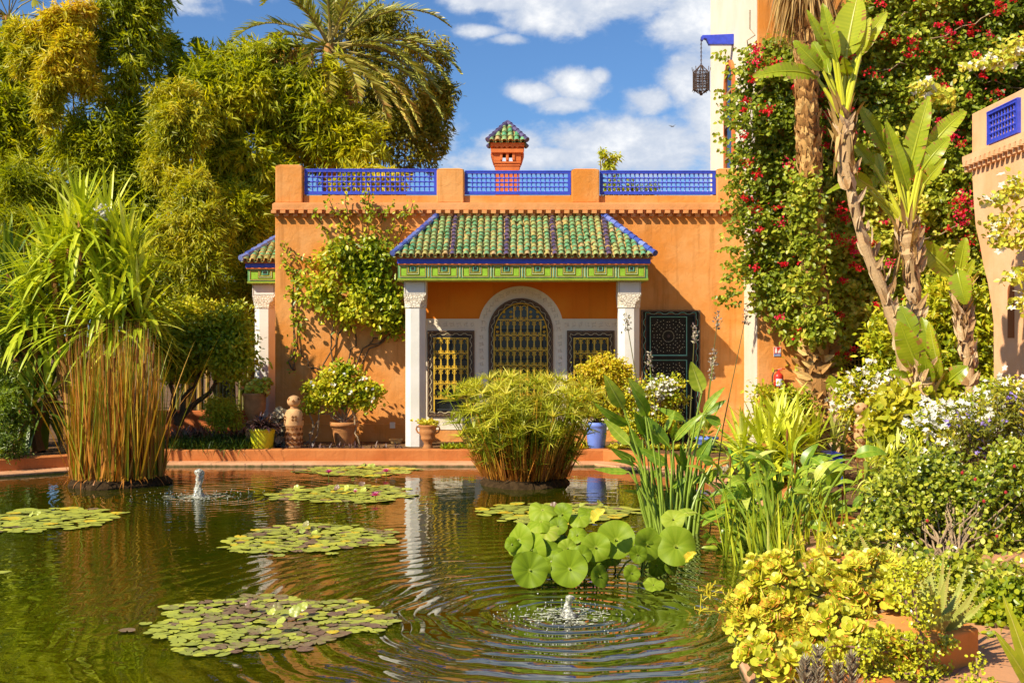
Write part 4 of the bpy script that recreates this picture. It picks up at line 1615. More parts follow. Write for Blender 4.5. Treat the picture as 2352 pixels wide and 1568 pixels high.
def bamboo(ells, n, label, culms=(), gold=False, tone=.4, L=.25, W=.045, seed=0, thick=.5, cat='bamboo', name='bamboo_clump', k=7, mat=None, lowcut=.3, down=.55, spread=.46, culm_mat=None, dens=.66, jit=.055):
    e0 = ells[0]
    o = thing(name, label, cat, (float(np.mean([e[0] for e in ells])), float(np.mean([e[1] for e in ells])), 0.2))
    kids = sprout(ells, seed)
    C, O = shell(kids, int(n * .8 * dens), .7, seed, rough=.25, lowcut=lowcut)
    C2, O2 = shell(ells, int(n * .22 * dens), .9, seed, rough=.1, lowcut=lowcut)
    C, O = np.r_[C, C2], np.r_[O, O2]
    mb = MB()
    tn = tone + .30 * lump(C, 1.6, seed + 3) * .6 + RNG.normal(0, .05, len(C))
    fan_leaves(mb, C, O, int(k * 1.6), L, W, np.clip(tn, 0, 1), 'diamond', down, spread, jit=jit, tv=.1)
    mb.build('foliage', mat or L_['bamboo_gold' if gold else 'bamboo'], o)
    if len(culms):
        m = MB()
        for (x0, y0, x1, z1, bend) in culms:
            t = np.linspace(0, 1, 9)
            m_p = np.c_[x0 + (x1 - x0) * t ** bend, np.full(9, y0) + .3 * t, .15 + (z1 - .15) * t]
            m.tube(m_p, np.linspace(.045, .012, 9), 6)
        m.build('stems', culm_mat or (CULM_GOLD if gold else CULM), o)
    return o


def culm_set(px0, px1, Y, n, ztop, lean=.6):
    out = []
    for i in range(n):
        a = X(RNG.uniform(px0, px1), Y)
        out.append((a, Y + RNG.uniform(-.5, .6), a + RNG.normal(0, lean), ztop * RNG.uniform(.8, 1.05), 1.8))
    return out


# tall bamboo behind the left bank
bamboo([el(300, 120, 24, 85, 190, 100), el(265, 330, 23.8, 120, 130, 100), el(340, -20, 24, 60, 90, 80)], 3300, 'tall dark green bamboo rising highest beside the open sky', culm_set(230, 350, 24, 9, 7.5), tone=.36, seed=1, L=.24, W=.04)
bamboo([el(60, 170, 25, 110, 110, 90), el(20, 330, 24.5, 130, 130, 100), el(40, 480, 24.2, 120, 110, 90)], 3000, 'dark green bamboo at the left edge below the fan palm', culm_set(0, 130, 24.5, 8, 7), tone=.34, seed=2)
bamboo([el(150, 55, 23, 45, 38, 40), el(190, 32, 23.1, 34, 26, 30), el(105, 85, 23.2, 48, 32, 36), el(172, 110, 22.9, 40, 40, 36), el(55, 78, 23.4, 40, 22, 30), el(140, 150, 22.8, 40, 46, 34), el(118, 205, 22.8, 30, 50, 30), el(200, 180, 23, 26, 40, 30), el(108, 262, 22.8, 20, 34, 24), el(60, 140, 23.2, 34, 30, 30)], 1900, 'orange gold bamboo plume in front of the dark left bamboo', [(X(160, 23), 23.2, X(110, 23), 7.5, 1.4), (X(150, 23), 23.3, X(165, 23), 7.6, 1.4), (X(168, 23), 23.1, X(150, 23), 7.8, 1.4)], gold=True, tone=.6, seed=3, L=.2, W=.038)
bamboo([el(620, 170, 24.5, 125, 75, 90), el(540, 240, 24, 130, 120, 100), el(690, 260, 24.4, 110, 120, 100), el(560, 390, 23.8, 110, 110, 90), el(480, 190, 24.3, 90, 70, 70), el(742, 262, 23.7, 56, 100, 46), el(820, 335, 23.7, 80, 60, 50), el(765, 170, 23.8, 26, 46, 24)], 5600, 'broad rounded green bamboo below the date palm', culm_set(480, 680, 24.3, 12, 6.5), tone=.44, seed=4)
bamboo([el(400, 240, 22.5, 60, 45, 45), el(415, 310, 22.3, 72, 80, 55), el(375, 390, 22.2, 48, 60, 45)], 1250, 'small pale gold bamboo between the two green clumps', [(X(425, 22.4), 22.5, X(410, 22.4), 6.3, 1.5), (X(435, 22.4), 22.6, X(425, 22.4), 6.4, 1.5)], gold=True, tone=.36, seed=5, L=.18, W=.03)
bamboo([el(440, 450, 21.6, 62, 55, 50), el(445, 545, 21.4, 95, 80, 65), el(470, 620, 21.3, 78, 60, 55), el(460, 680, 21.5, 60, 40, 40)], 2300, 'bright yellow bamboo bush in front of the dark thicket', [(X(455, 21.8), 21.9, X(440, 21.8), 4.6, 1.3), (X(475, 21.8), 21.8, X(470, 21.8), 4.2, 1.3)], gold=True, tone=.34, seed=6, L=.17, W=.028)
bamboo([el(560, 520, 23, 75, 100, 70), el(600, 440, 23.6, 60, 70, 60), el(590, 640, 22.6, 55, 80, 50)], 2000, 'loose green bamboo in the gap left of the villa', culm_set(540, 630, 23.5, 8, 5.6, .3), tone=.5, seed=7)
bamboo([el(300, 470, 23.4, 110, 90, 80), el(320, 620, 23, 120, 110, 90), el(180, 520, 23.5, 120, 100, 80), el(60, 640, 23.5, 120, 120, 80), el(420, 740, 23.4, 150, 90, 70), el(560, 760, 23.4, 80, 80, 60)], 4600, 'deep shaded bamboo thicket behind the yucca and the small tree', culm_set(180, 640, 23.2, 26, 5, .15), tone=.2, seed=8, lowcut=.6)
bamboo([el(70, 430, 21.5, 80, 50, 50), el(60, 500, 21.3, 75, 40, 40)], 800, 'feathery green bamboo spray just above the yucca at the left', culm_set(20, 90, 21.6, 3, 4.4, .2), tone=.42, seed=9, L=.24, W=.024)

# broad tree with reddish leaves right of the palm
bamboo([el(985, 130, 27, 58, 52, 45), el(960, 235, 26.8, 78, 75, 60), el(905, 330, 26.6, 110, 80, 70), el(985, 320, 26.6, 45, 45, 40), el(850, 90, 27.2, 85, 85, 60), el(860, 230, 27, 90, 100, 60), el(760, 330, 26.5, 80, 80, 60), el(1005, 215, 26.8, 40, 40, 35)], 3900,
       'rounded tree with rusty olive leaves against the blue sky', [(X(900, 25.3), 25.3, X(930, 25.3), 6.5, 1.2), (X(905, 25.3), 25.4, X(870, 25.3), 7, 1.2)], tone=.5, seed=10, cat='tree', name='olive_leaved_tree', mat=L_['olive'], L=.17, W=.042, culm_mat=BARK, k=7, spread=.75)
# young shoots over the thicket
for (px, py, h, lb) in ((765, 110, 70, 0), (455, 150, 75, 1), (492, 170, 55, 2)):
    pass
bamboo([el(460, 130, 24.6, 14, 50, 14), el(440, 175, 24.6, 30, 30, 20), el(492, 165, 24.6, 13, 35, 13), el(400, 100, 24.6, 22, 22, 14), el(410, 150, 24.6, 20, 25, 15)], 420, 'thin leafy shoots standing up against the sky between the clumps', [(X(460, 24.6), 24.7, X(460, 24.6), 8.2, 1), (X(490, 24.6), 24.7, X(492, 24.6), 7.8, 1), (X(420, 24.6), 24.7, X(398, 24.6), 8.5, 1)], tone=.5, seed=11, name='climbing_shoots', cat='shrub', mat=L_['broad'], L=.13, W=.07, k=5, thick=.95, jit=.05)
# yellow shrub and feathery sapling on the terrace behind the parapet
bamboo([el(850, 415, 22.2, 62, 30, 30), el(800, 425, 22.2, 40, 20, 20), el(905, 420, 22.2, 30, 24, 24)], 420, 'yellow shrub behind the left blue lattice', [(X(850, 22.2), 22.2, X(835, 22.2), 5.2, 1), (X(855, 22.2), 22.2, X(870, 22.2), 5.3, 1), (X(845, 22.2), 22.2, X(820, 22.2), 5.2, 1)], gold=True, tone=.45, seed=12, name='terrace_shrub', cat='shrub', k=6, L=.2, lowcut=4.2)
bamboo([el(1382, 358, 23, 9, 12, 10), el(1410, 360, 23, 10, 9, 10), el(1397, 382, 23, 12, 8, 10), el(1420, 428, 23, 45, 16, 15), el(1480, 435, 23, 40, 10, 14), el(1350, 440, 23, 20, 10, 10)], 210, 'feathery sapling above the middle lattice behind the parapet', [(X(1396, 23), 23, X(1382, 23), 5.6, 1), (X(1400, 23), 23, X(1410, 23), 5.6, 1), (X(1420, 23), 23, X(1430, 23), 5, 1)], tone=.5, seed=13, name='sapling', cat='tree', k=6, L=.11, W=.035, thick=.9, jit=.04, dens=1, lowcut=4.2, mat=L_['broad'], culm_mat=BARK)


# ------------------------------------------------------------------ date palm
def frond(parent, base, d, L, droop, tone, mat, rmat, leaflet=.34, npair=44, stiff=1.0, name='frond'):
    base = np.asarray(base, float)
    d = unit(np.asarray(d, float))
    n = 16
    p, pts, dd = base.copy(), [base.copy()], d.copy()
    for i in range(n):
        dd = unit(dd + np.array([0, 0, -1.0]) * droop * (.25 + 1.5 * (i / n) ** 1.2) / n * 2)
        p = p + dd * L / n
        pts.append(p.copy())
    pts = np.array(pts)
    mb = MB()
    mb.tube(pts, np.linspace(.035, .006, n + 1) * (L / 3) ** .5, 5, 1, .6)
    T = unit(np.gradient(pts, axis=0))
    side = np.cross(T, [0, 0, 1.0])
    side = unit(side + 1e-6)
    upv = np.cross(side, T)
    t = np.linspace(.17, .99, npair)
    idx = t * n
    i0 = np.clip(idx.astype(int), 0, n - 1)
    f = (idx - i0)[:, None]
    B = pts[i0] * (1 - f) + pts[i0 + 1] * f
    Tt, S, U = T[i0], side[i0], upv[i0]
    Ls = leaflet * np.clip(np.sin(np.pi * np.clip(t * .9 + .08, 0, 1)) ** .6, .25, 1)
    for sg in (-1, 1):
        D = unit(S * sg * .62 + Tt * .66 + U * .28 + RNG.normal(0, .08, S.shape))
        blades(mb, B, D, Ls * RNG.uniform(.85, 1.1, npair), .045, .16 / stiff, 3, np.clip(tone + RNG.normal(0, .13, npair) + .12 * t, 0, 1), prof=lambda q: np.clip(1.1 - q ** 1.5, .05, 1), twist=RNG.normal(.75, .35, npair) * sg)
    return mb.build(name, [mat, rmat], parent)


def date_palm():
    Y = 24.4
    c = P(757, 112, Y)
    o = thing('date_palm', 'date palm with feathery arching fronds rising above the bamboo', 'palm', (c[0], c[1], .2))
    tr = MB()
    tr.tube([(c[0] + .1, Y, .1), (c[0] + .05, Y, 4), (c[0], Y, c[2] - .5), (c[0], Y, c[2] + .1)], [.24, .2, .19, .12], 10, 0, .4)
    tr.build('trunk', PALMBARK, o)
    spec = []
    # azimuth (0 = right, 90 = away, 270 = towards the viewer), elevation, length, droop
    for az, e, L, dr in [(a_, e_, l_ * .9, d_) for a_, e_, l_, d_ in [(178, 34, 2.75, 1.05), (160, 20, 2.5, .9), (190, 6, 2.3, .8), (120, 40, 2.6, .8), (100, 62, 3.0, .45), (80, 70, 3.1, .4), (140, 58, 3.0, .6), (60, 62, 3.0, .5),
                         (45, 50, 3.1, .75), (15, 42, 3.3, .85), (25, 55, 3.2, .6), (5, 22, 3.3, .85), (350, 8, 3.2, .8), (330, 0, 3.1, .75), (352, -8, 3.3, .75), (335, -18, 3.2, .7), (345, -28, 3.0, .6), (318, -28, 2.9, .6),
                         (300, -20, 2.3, .8), (280, -25, 2.0, .9), (250, 5, 1.6, 1.6), (215, -5, 2.0, 1.2), (205, 25, 2.4, 1.3), (170, -8, 2.2, .9), (235, 48, 2.4, 1.1), (270, 66, 2.6, .7), (310, 55, 2.8, .9), (340, 58, 3.1, .7), (90, 80, 3.0, .3), (200, 66, 2.9, .6), (20, 5, 3.0, .7), (40, 15, 2.8, .8)]]:
        a, e = math.radians(az), math.radians(e)
        d = (math.cos(a) * math.cos(e), math.sin(a) * math.cos(e), math.sin(e))
        old = 1 if e < math.radians(-15) else 0
        frond(o, c + np.array(d) * .1 + RNG.normal(0, .05, 3), d, L, dr, .42 + .25 * old, L_['palm'], STEM2, .36)
    for i in range(11):     # dead fronds hanging against the trunk
        a = RNG.uniform(180, 380)
        d = (math.cos(math.radians(a)) * .5, math.sin(math.radians(a)) * .5, -.5)
        frond(o, c + RNG.normal(0, .08, 3) - [0, 0, .25], d, RNG.uniform(1.3, 2.3), 1.6, .7, L_['straw'], BARK2, .22, 26, name='dead_frond')
    m = MB()       # fruit stalks
    for i in range(4):
        n = 26
        b = c + np.array([RNG.uniform(-.3, -.1) - .25 * i, -.3, -.1])
        D = unit(np.c_[RNG.normal(-.5, .3, n), RNG.normal(-.5, .3, n), RNG.normal(.1, .2, n)])
        blades(m, np.repeat(b[None], n, 0), D, RNG.uniform(.5, .8, n), .022, 1.8, 6, RNG.uniform(.55, 1, n), prof=lambda q: np.ones_like(q))
    m.build('fruit_stalks', L_['fruit'], o)


STEM2 = plain('yellow_frond_stalk', (0.34, 0.26, 0.06), 0.5, 0.35, 0.3, 8)
L_['fruit'] = leafmat('orange_fruit_stalk', [(0, (0.30, 0.13, 0.02)), (1, (0.60, 0.28, 0.03))], .1, .5)
date_palm()


def fan_leaf(mb, c, d, up, R, n, tone, mat=0):
    """a pleated fan: n blades spreading from one point"""
    d, up = unit(np.asarray(d, float)), np.asarray(up, float)
    s = unit(np.cross(d, up))
    a = np.linspace(-2.0, 2.0, n)
    D = np.cos(a)[:, None] * d + np.sin(a)[:, None] * s
    blades(mb, np.repeat(np.asarray(c, float)[None], n, 0), D, R * (1 - .12 * np.abs(a) / 2) * RNG.uniform(.93, 1.04, n), R * .13, .22, 5, np.clip(tone + RNG.normal(0, .06, n), 0, 1),
           prof=lambda q: np.where(q < .55, .3 + 1.3 * q, np.clip(1.02 - (q - .55) * 2.2, .04, 1.02)))


def fan_palm_far():
    Y = 27
    c = P(20, 40, Y)
    o = thing('fan_palm', 'fan palm with pleated leaves in the top left corner', 'palm', (c[0], Y, .2))
    t = MB()
    t.tube([(c[0], Y, .1), (c[0] + .1, Y, 5), (c[0], Y, c[2])], [.2, .17, .14], 10, 0, .4)
    t.build('trunk', PALMBARK, o)
    for k in range(17):
        a, e = RNG.uniform(0, 6.28), RNG.uniform(-.5, 1.2)
        d = np.array([math.cos(a) * math.cos(e), -abs(math.sin(a)) * math.cos(e) * (1 if k % 3 else -1), math.sin(e)])
        q = c + d * RNG.uniform(.7, 1.0)
        mb = MB()
        mb.tube([c, (c + q) / 2 + [0, 0, .06], q], .014, 4, 1, .6)
        fan_leaf(mb, q, d + [0, 0, -.25], unit(RNG.normal(0, .25, 3) + [0, -.6, .8]), .62, 26, .5)
        mb.build('leaf', [L_['palm'], STEM2], o)


fan_palm_far()


# small fan palm fronds peeping out from behind the cream tower wall
def fan_palm_tower():
    Y = 24.5
    o = thing('hidden_fan_palm', 'fan palm showing a few leaf tips behind the cream tower wall', 'palm', (X(1665, Y), Y, .2))
    t = MB()
    t.tube([(X(1670, Y), Y, .1), (X(1670, Y), Y, Z(100, Y))], [.2, .15], 8, 0, .4)
    t.build('trunk', PALMBARK, o)
    for (px, py, dx, dz) in ((1664, 25, -.4, .5), (1664, 60, -.4, -.6), (1664, 150, -.5, .2), (1664, 185, -.4, -.6)):
        c = P(px, py, Y) + [.45, 0, 0]
        mb = MB()
        mb.tube([(X(1670, Y), Y, Z(110, Y)), c], .014, 4, 1, .6)
        fan_leaf(mb, c, (dx, -.3, dz), (0, -1, .3), .5, 22, .45)
        mb.build('leaf', [L_['palm'], STEM2], o)


fan_palm_tower()
# ------------------------------------------------------------------ left bank: yuccas, reeds, small tree, beds
def rosette(mb, c, n, L, W, tone, droop=.55, upness=.55, ref=None, tv=.14):
    c = np.asarray(c, float)
    a = RNG.uniform(0, 2 * np.pi, n)
    u = np.linspace(0, 1, n)
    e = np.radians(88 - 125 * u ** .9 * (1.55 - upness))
    D = np.c_[np.cos(a) * np.cos(e), np.sin(a) * np.cos(e), np.sin(e)] + RNG.normal(0, .07, (n, 3))
    P0 = c + D * .04 - np.c_[np.zeros(n), np.zeros(n), u * .22]
    blades(mb, P0, D, L * RNG.uniform(.8, 1.12, n) * (1 - .25 * (u < .12)), W * RNG.uniform(.85, 1.15, n), droop * (.3 + u), 8,
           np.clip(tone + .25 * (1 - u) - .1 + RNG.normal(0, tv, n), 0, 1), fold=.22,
           prof=lambda t: np.clip(np.minimum(.45 + 1.6 * t, 1.12 * (1 - t ** 3)), .02, 1))


def yucca(name, label, heads, Y, base, mat, n=46, L=1.0, W=.075, tone=.5, upness=.55, droop=.55, dY=.5):
    b = P(base[0], base[1], Y)
    b[2] = .2
    o = thing(name, label, 'yucca', b)
    mb, tr = MB(), MB()
    for (px, py) in heads:
        c = P(px, py, Y + RNG.uniform(-dY, dY))
        rosette(mb, c, n, L, W, tone, droop, upness)
        mid = (b + c) / 2 + [RNG.normal(0, .1), 0, -.1]
        tr.tube([b + [RNG.normal(0, .12), RNG.normal(0, .12), 0], mid, c - [0, 0, .05]], [.09, .065, .05], 8, 0, float(RNG.uniform(.0, .3)))
    mb.build('leaves', mat, o)
    tr.build('trunk', PALMBARK, o)
    return o


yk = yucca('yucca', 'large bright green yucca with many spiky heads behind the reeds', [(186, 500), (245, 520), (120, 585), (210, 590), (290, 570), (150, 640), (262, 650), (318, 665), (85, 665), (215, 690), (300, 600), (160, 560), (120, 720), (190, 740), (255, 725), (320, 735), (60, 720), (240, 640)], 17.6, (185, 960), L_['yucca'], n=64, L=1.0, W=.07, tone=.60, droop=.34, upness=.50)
m = MB()    # cream flower spray among the heads
C, O = shell([el(232, 490, 17.3, 26, 18, 14)], 70, .9, 3)
for c in C:
    m.lathe([(.0, -.025), (.022, -.012), (.024, .008), (.0, .03)], c, 6, caps=False)
m.build('flower_spray', L_['white_fl'], yk)
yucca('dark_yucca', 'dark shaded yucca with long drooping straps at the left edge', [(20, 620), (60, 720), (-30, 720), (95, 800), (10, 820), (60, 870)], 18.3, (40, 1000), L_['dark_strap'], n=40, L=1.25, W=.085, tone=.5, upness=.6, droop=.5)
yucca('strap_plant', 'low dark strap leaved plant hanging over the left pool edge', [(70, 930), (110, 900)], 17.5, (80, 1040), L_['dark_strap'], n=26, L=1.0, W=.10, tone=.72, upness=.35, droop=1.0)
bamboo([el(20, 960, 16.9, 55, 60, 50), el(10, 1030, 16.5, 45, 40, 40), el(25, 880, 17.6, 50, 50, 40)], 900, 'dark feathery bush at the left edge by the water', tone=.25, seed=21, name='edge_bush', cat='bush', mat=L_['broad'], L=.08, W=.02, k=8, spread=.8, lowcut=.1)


def reeds():
    Y = 15.2
    c = np.array([X(270, Y), Y, 0])
    o = thing('cattail_clump', 'tall orange and green cattails on a small root island in the pool', 'reeds', c)
    isl = MB()
    a = np.linspace(0, 2 * np.pi, 41)[:-1]
    prof = []
    for r, z in ((.0, .11), (.42, .12), (.57, .09), (.63, .02), (.64, -.1)):
        q = r * (1 + .05 * np.sin(3 * a + 1) + .06 * np.sin(7 * a) + RNG.normal(0, .02, 40))
        prof.append(np.c_[c[0] + q * np.cos(a), c[1] + q * np.sin(a), np.full(40, z) + RNG.normal(0, .012, 40)])
    V = np.concatenate(prof)
    qd = [[i * 40 + k, i * 40 + (k + 1) % 40, (i + 1) * 40 + (k + 1) % 40, (i + 1) * 40 + k] for i in range(4) for k in range(40)]
    isl.add(V, [np.array(qd)[:, ::-1]])
    isl.build('root_island', ROOTS, o)
    n = 780
    r = .60 * np.sqrt(RNG.random(n))
    th = RNG.uniform(0, 2 * np.pi, n)
    B = np.c_[c[0] + r * np.cos(th), c[1] + r * np.sin(th), np.full(n, .1)]
    lean = RNG.normal(0, .06, (n, 2)) + np.c_[np.cos(th), np.sin(th)] * .0 * (r / .60)[:, None]
    D = np.c_[lean, np.ones(n)]
    H = np.clip(RNG.normal(1.52, .36, n), .4, 2.1)
    mb = MB()
    tn = np.clip(RNG.beta(1.0, 1.1, n), 0, 1)
    blades(mb, B, D, H, RNG.uniform(.012, .024, n), RNG.uniform(.0, .10, n), 9, tn, gtone=0.0, prof=lambda t: np.clip(1.05 - t ** 2, .08, 1), twist=RNG.uniform(0, 3.1, n))
    # dead brown feet of the blades
    k = 420
    B2 = B[:k] + RNG.normal(0, .02, (k, 3)) * [1, 1, 0]
    blades(mb, B2, D[:k] + RNG.normal(0, .06, (k, 3)), RNG.uniform(.25, .8, k), .024, .05, 4, RNG.uniform(0, .3, k), twist=RNG.uniform(0, 3.1, k))
    # bent and leaning ones
    k = 34
    th2 = RNG.uniform(0, 2 * np.pi, k)
    B3 = np.c_[c[0] + .6 * np.cos(th2), c[1] + .6 * np.sin(th2), np.full(k, .1)]
    blades(mb, B3, np.c_[np.cos(th2) * .36, np.sin(th2) * .36, np.ones(k)], RNG.uniform(1.3, 2.2, k), .016, RNG.uniform(.1, .6, k), 10, RNG.uniform(.2, .8, k))
    k = 70
    th3 = RNG.uniform(0, 2 * np.pi, k)
    B4 = np.c_[c[0] + .6 * np.cos(th3), c[1] + .6 * np.sin(th3), np.full(k, .12)]
    blades(mb, B4, np.c_[np.cos(th3), np.sin(th3), RNG.uniform(-.3, 1.4, k)] + RNG.normal(0, .5, (k, 3)), RNG.uniform(.06, .3, k), .016, 1.0, 4, RNG.uniform(0, .3, k))
    mb.build('blades', L_['reed'], o)
    for (px, py) in ((262, 838), (345, 812), (290, 800), (160, 822), (238, 832), (315, 818), (352, 828), (305, 812), (340, 795), (252, 865), (205, 845), (330, 850), (283, 825), (183, 800)):
        q = P(px, py, Y + RNG.uniform(-.4, .3))
        h = MB()
        h.tube([(c[0] + (q[0] - c[0]) * .75, q[1], .1), q - [0, 0, .05]], .006, 5, 1)
        h.tube([q - [0, 0, .1], q - [0, 0, .09], q + [0, 0, .09], q + [.002, 0, .1]], [.008, .019, .019, .008], 8, 0)
        h.tube([q + [0, 0, .1], q + [.005, 0, .24]], .004, 4, 1)
        h.build('seed_head', [M['cattail'], BARK2], o)


M['cattail'] = plain('cattail_brown', (0.24, 0.095, 0.025), 0.9, 0.1, 0.3, 30, 0.4)
reeds()


def tree(name, label, ells, n, trunks, mat, L, W, tone, seed, k=7, r0=.07, shape='diamond', cat='tree', spread=.8, down=.25, lowcut=None, extra_branches=10, thick=.5, bark=None):
    b = trunks[0][0]
    o = thing(name, label, cat, (b[0], b[1], .2))
    kids = sprout(ells, seed, 13, tall=.85)
    C, O = shell(kids, int(n * .75), .7, seed, rough=.25, lowcut=lowcut)
    C2, O2 = shell(ells, int(n * .3), .9, seed, rough=.1, lowcut=lowcut)
    C, O = np.r_[C, C2], np.r_[O, O2]
    mb = MB()
    tn = np.clip(tone + .2 * lump(C, 3, seed + 1) + RNG.normal(0, .06, len(C)), 0, 1)
    fan_leaves(mb, C, O, k, L, W, tn, shape, down, spread, jit=L * .9, tv=.1)
    mb.build('crown', mat, o)
    t = MB()
    ends = []
    for tr in trunks:
        pts = np.array(tr, float)
        tt = np.linspace(0, len(pts) - 1, 8)
        pp = np.stack([np.interp(tt, np.arange(len(pts)), pts[:, i]) for i in range(3)], 1)
        pp[1:-1] += RNG.normal(0, .02, (6, 3))
        t.tube(pp, np.linspace(r0, r0 * .35, 8), 7)
        ends.append(pp[-1])
        ends.append(pp[-3])
    for i in range(extra_branches):
        e = ends[i % len(ends)]
        q = C[RNG.integers(len(C))]
        t.tube(branch_pts(e, e + (q - e) * .8, 6, .03), np.linspace(r0 * .35, r0 * .08, 6), 5)
    t.build('trunk', bark or BARK, o)
    return o


Yt = 19.2
tree('small_tree', 'small round green tree with twisted stems left of the side portico',
     [el(470, 790, Yt, 100, 72, 70), el(540, 815, Yt - .3, 62, 50, 45), el(400, 770, Yt, 70, 62, 50), el(440, 725, Yt + .2, 78, 42, 40), el(520, 740, Yt, 60, 45, 40), el(410, 840, Yt, 50, 35, 35)], 3000,
     [[P(412, 975, Yt), P(400, 920, Yt), P(395, 870, Yt), P(420, 830, Yt)], [P(412, 975, Yt), P(440, 930, Yt), P(490, 890, Yt - .1), P(520, 850, Yt - .2)], [P(405, 975, Yt), P(425, 905, Yt), P(455, 875, Yt), P(480, 830, Yt)]],
     L_['broad'], .08, .040, .64, 31, r0=.06, shape='oval', k=6, extra_branches=14)

# red garden wall behind the bed, bed plants, grass strip
gw = MB()
gw.box(X(250, 20.2), X(572, 20.2), 20.2, 20.4, .1, Z(943, 20.2))
tag(gw.build('garden_wall', M['red_orange'], bevel=.01), 'low dark red garden wall behind the grass bed', 'wall')
Yb = 18.9
tree('flowering_shrub', 'small yellow flowered shrub against the dark red garden wall', [el(510, 940, Yb, 34, 30, 26), el(495, 965, Yb, 30, 20, 20), el(535, 960, Yb, 22, 22, 20)], 420, [[P(512, 1010, Yb), P(505, 970, Yb), P(510, 930, Yb)], [P(512, 1010, Yb), P(530, 960, Yb)]], L_['broad'], .06, .026, .62, 33, r0=.014, cat='shrub')


def grass_strip():
    n = 2600
    Y0 = RNG.uniform(17.75, 18.9, n)
    px = RNG.uniform(388, 578, n)
    B = np.c_[X(px, Y0), Y0, np.full(n, .19)]
    D = np.c_[RNG.normal(0, .5, n), RNG.normal(-.25, .5, n), np.ones(n)]
    mb = MB()
    blades(mb, B, D, RNG.uniform(.16, .32, n), .012, RNG.uniform(.5, 1.3, n), 5, np.clip(RNG.normal(.35, .15, n), 0, 1))
    tag(mb.build('grass', L_['grass']), 'dark green tufted grass along the top of the pool wall', 'grass', kind='stuff')


L_['grass'] = leafmat('dark_grass', [(0, (0.02, 0.04, 0.004)), (.5, (0.07, 0.12, 0.008)), (1, (0.22, 0.26, 0.02))], .2)
grass_strip()


def low_bed(name, label, px0, px1, Y0, Y1, n, mat, L, W, tone, k=8, z=.2, cat='ground cover'):
    mb = MB()
    for i in range(n):
        Y = RNG.uniform(Y0, Y1)
        c = np.array([X(RNG.uniform(px0, px1), Y), Y, z])
        D = unit(np.c_[RNG.normal(0, .6, k), RNG.normal(0, .6, k), RNG.uniform(.3, 1, k)])
        blades(mb, np.repeat(c[None], k, 0), D, L * RNG.uniform(.7, 1.2, k), W, .3, 4, np.clip(RNG.normal(tone, .2, k), 0, 1), fold=.3)
    return tag(mb.build(name, mat), label, cat, kind='stuff')


low_bed('purple_ground_cover', 'low purple striped plants between the grass and the garden wall', 395, 575, 19.0, 19.9, 90, L_['purple'], .28, .05, .7)
low_bed('bed_edging', 'thin row of purplish seedlings along the wall top below the facade', 640, 925, 17.98, 18.15, 46, L_['purple'], .11, .025, .6, k=4)
# ------------------------------------------------------------------ pots and plants in front of the villa
M['yellow_paint'] = plain('acid_yellow_paint', (0.68, 0.66, 0.02), 0.45, 0.4, 0.12, 6, 0.2)
M['sky_paint'] = plain('cornflower_paint', (0.16, 0.25, 0.72), 0.5, 0.35, 0.2, 6, 0.25)
M['green_paint'] = plain('apple_green_paint', (0.20, 0.46, 0.06), 0.5, 0.35, 0.2, 6, 0.25)
SOIL = plain('pot_soil', (0.08, 0.045, 0.02), 0.95, 0.1, 0.4, 30, 0.8)


def pot_mesh(c, prof, mat, parent, name='pot', seg=28, thick=.02, extra=None):
    """turned pot: outside profile, rolled rim, hollow with soil"""
    mb = MB()
    prof = list(prof)
    r1, z1 = prof[-1]
    inner = [(r1 - thick, z1), (r1 - thick * 1.2, z1 - .05)]
    mb.lathe([(0.001, prof[0][1])] + prof + inner + [(0.001, z1 - .05)], c, seg, 0, caps=False)
    last = mb.g[-1]
    q = last[0]
    mb.g[-1] = (q, 0, last[2])
    o = mb.build(name, mat, parent, smooth=False)
    for p in o.data.polygons:
        p.use_smooth = True
    if extra:
        extra(mb)
    return o


def prof_px(Y, cx, pts):
    """profile from survey pairs (half width, y)"""
    return [(hw * Y / F, Z(py, Y)) for hw, py in pts]


def stalks(parent, base, tops, r=.008, mat=None, name='stems', wob=.02):
    mb = MB()
    for t in tops:
        mb.tube(branch_pts(base + RNG.normal(0, .02, 3) * [1, 1, 0], t, 7, wob), np.linspace(r, r * .35, 7), 5)
    return mb.build(name, mat or BARK2, parent)


def clump_leaves(parent, ells, n, k, L, W, tone, mat, seed, shape='oval', spread=.8, down=.2, thick=.6, name='foliage', tv=.12, m=10, jit=None, tvar=.2):
    kids = sprout(ells, seed, m, tall=.9)
    C, O = shell(kids, n, .7, seed, rough=.22)
    C2, O2 = shell(ells, n // 3, .9, seed, rough=.1)
    C, O = np.r_[C, C2], np.r_[O, O2]
    mb = MB()
    tn = np.clip(tone + tvar * lump(C, 4, seed + 1) + RNG.normal(0, .05, len(C)), 0, 1)
    fan_leaves(mb, C, O, k, L, W, tn, shape, down, spread, jit=jit or L * .8, tv=tv)
    return mb.build(name, mat, parent), C, O


def blossoms(parent, pts, per, size, mat, spread=.05, name='flowers', k=5, tone=None):
    """flower heads: each a knot of small five-petalled flowers"""
    mb = MB()
    n = len(pts) * per
    c = np.repeat(np.asarray(pts), per, 0) + RNG.normal(0, spread, (n, 3))
    ax = unit(np.array([-.25, -.6, .6]) + RNG.normal(0, .45, (n, 3)))
    for i in range(k):
        a = 2 * np.pi * i / k
        u = unit(np.cross(ax, [0.3, 1, 0.2]))
        v = np.cross(ax, u)
        D = math.cos(a) * u + math.sin(a) * v + ax * .25
        leaves(mb, c, D, ax, size * RNG.uniform(.8, 1.2, n), size * .8, RNG.random(n) if tone is None else tone, 'diamond')
    return mb.build(name, mat, parent)


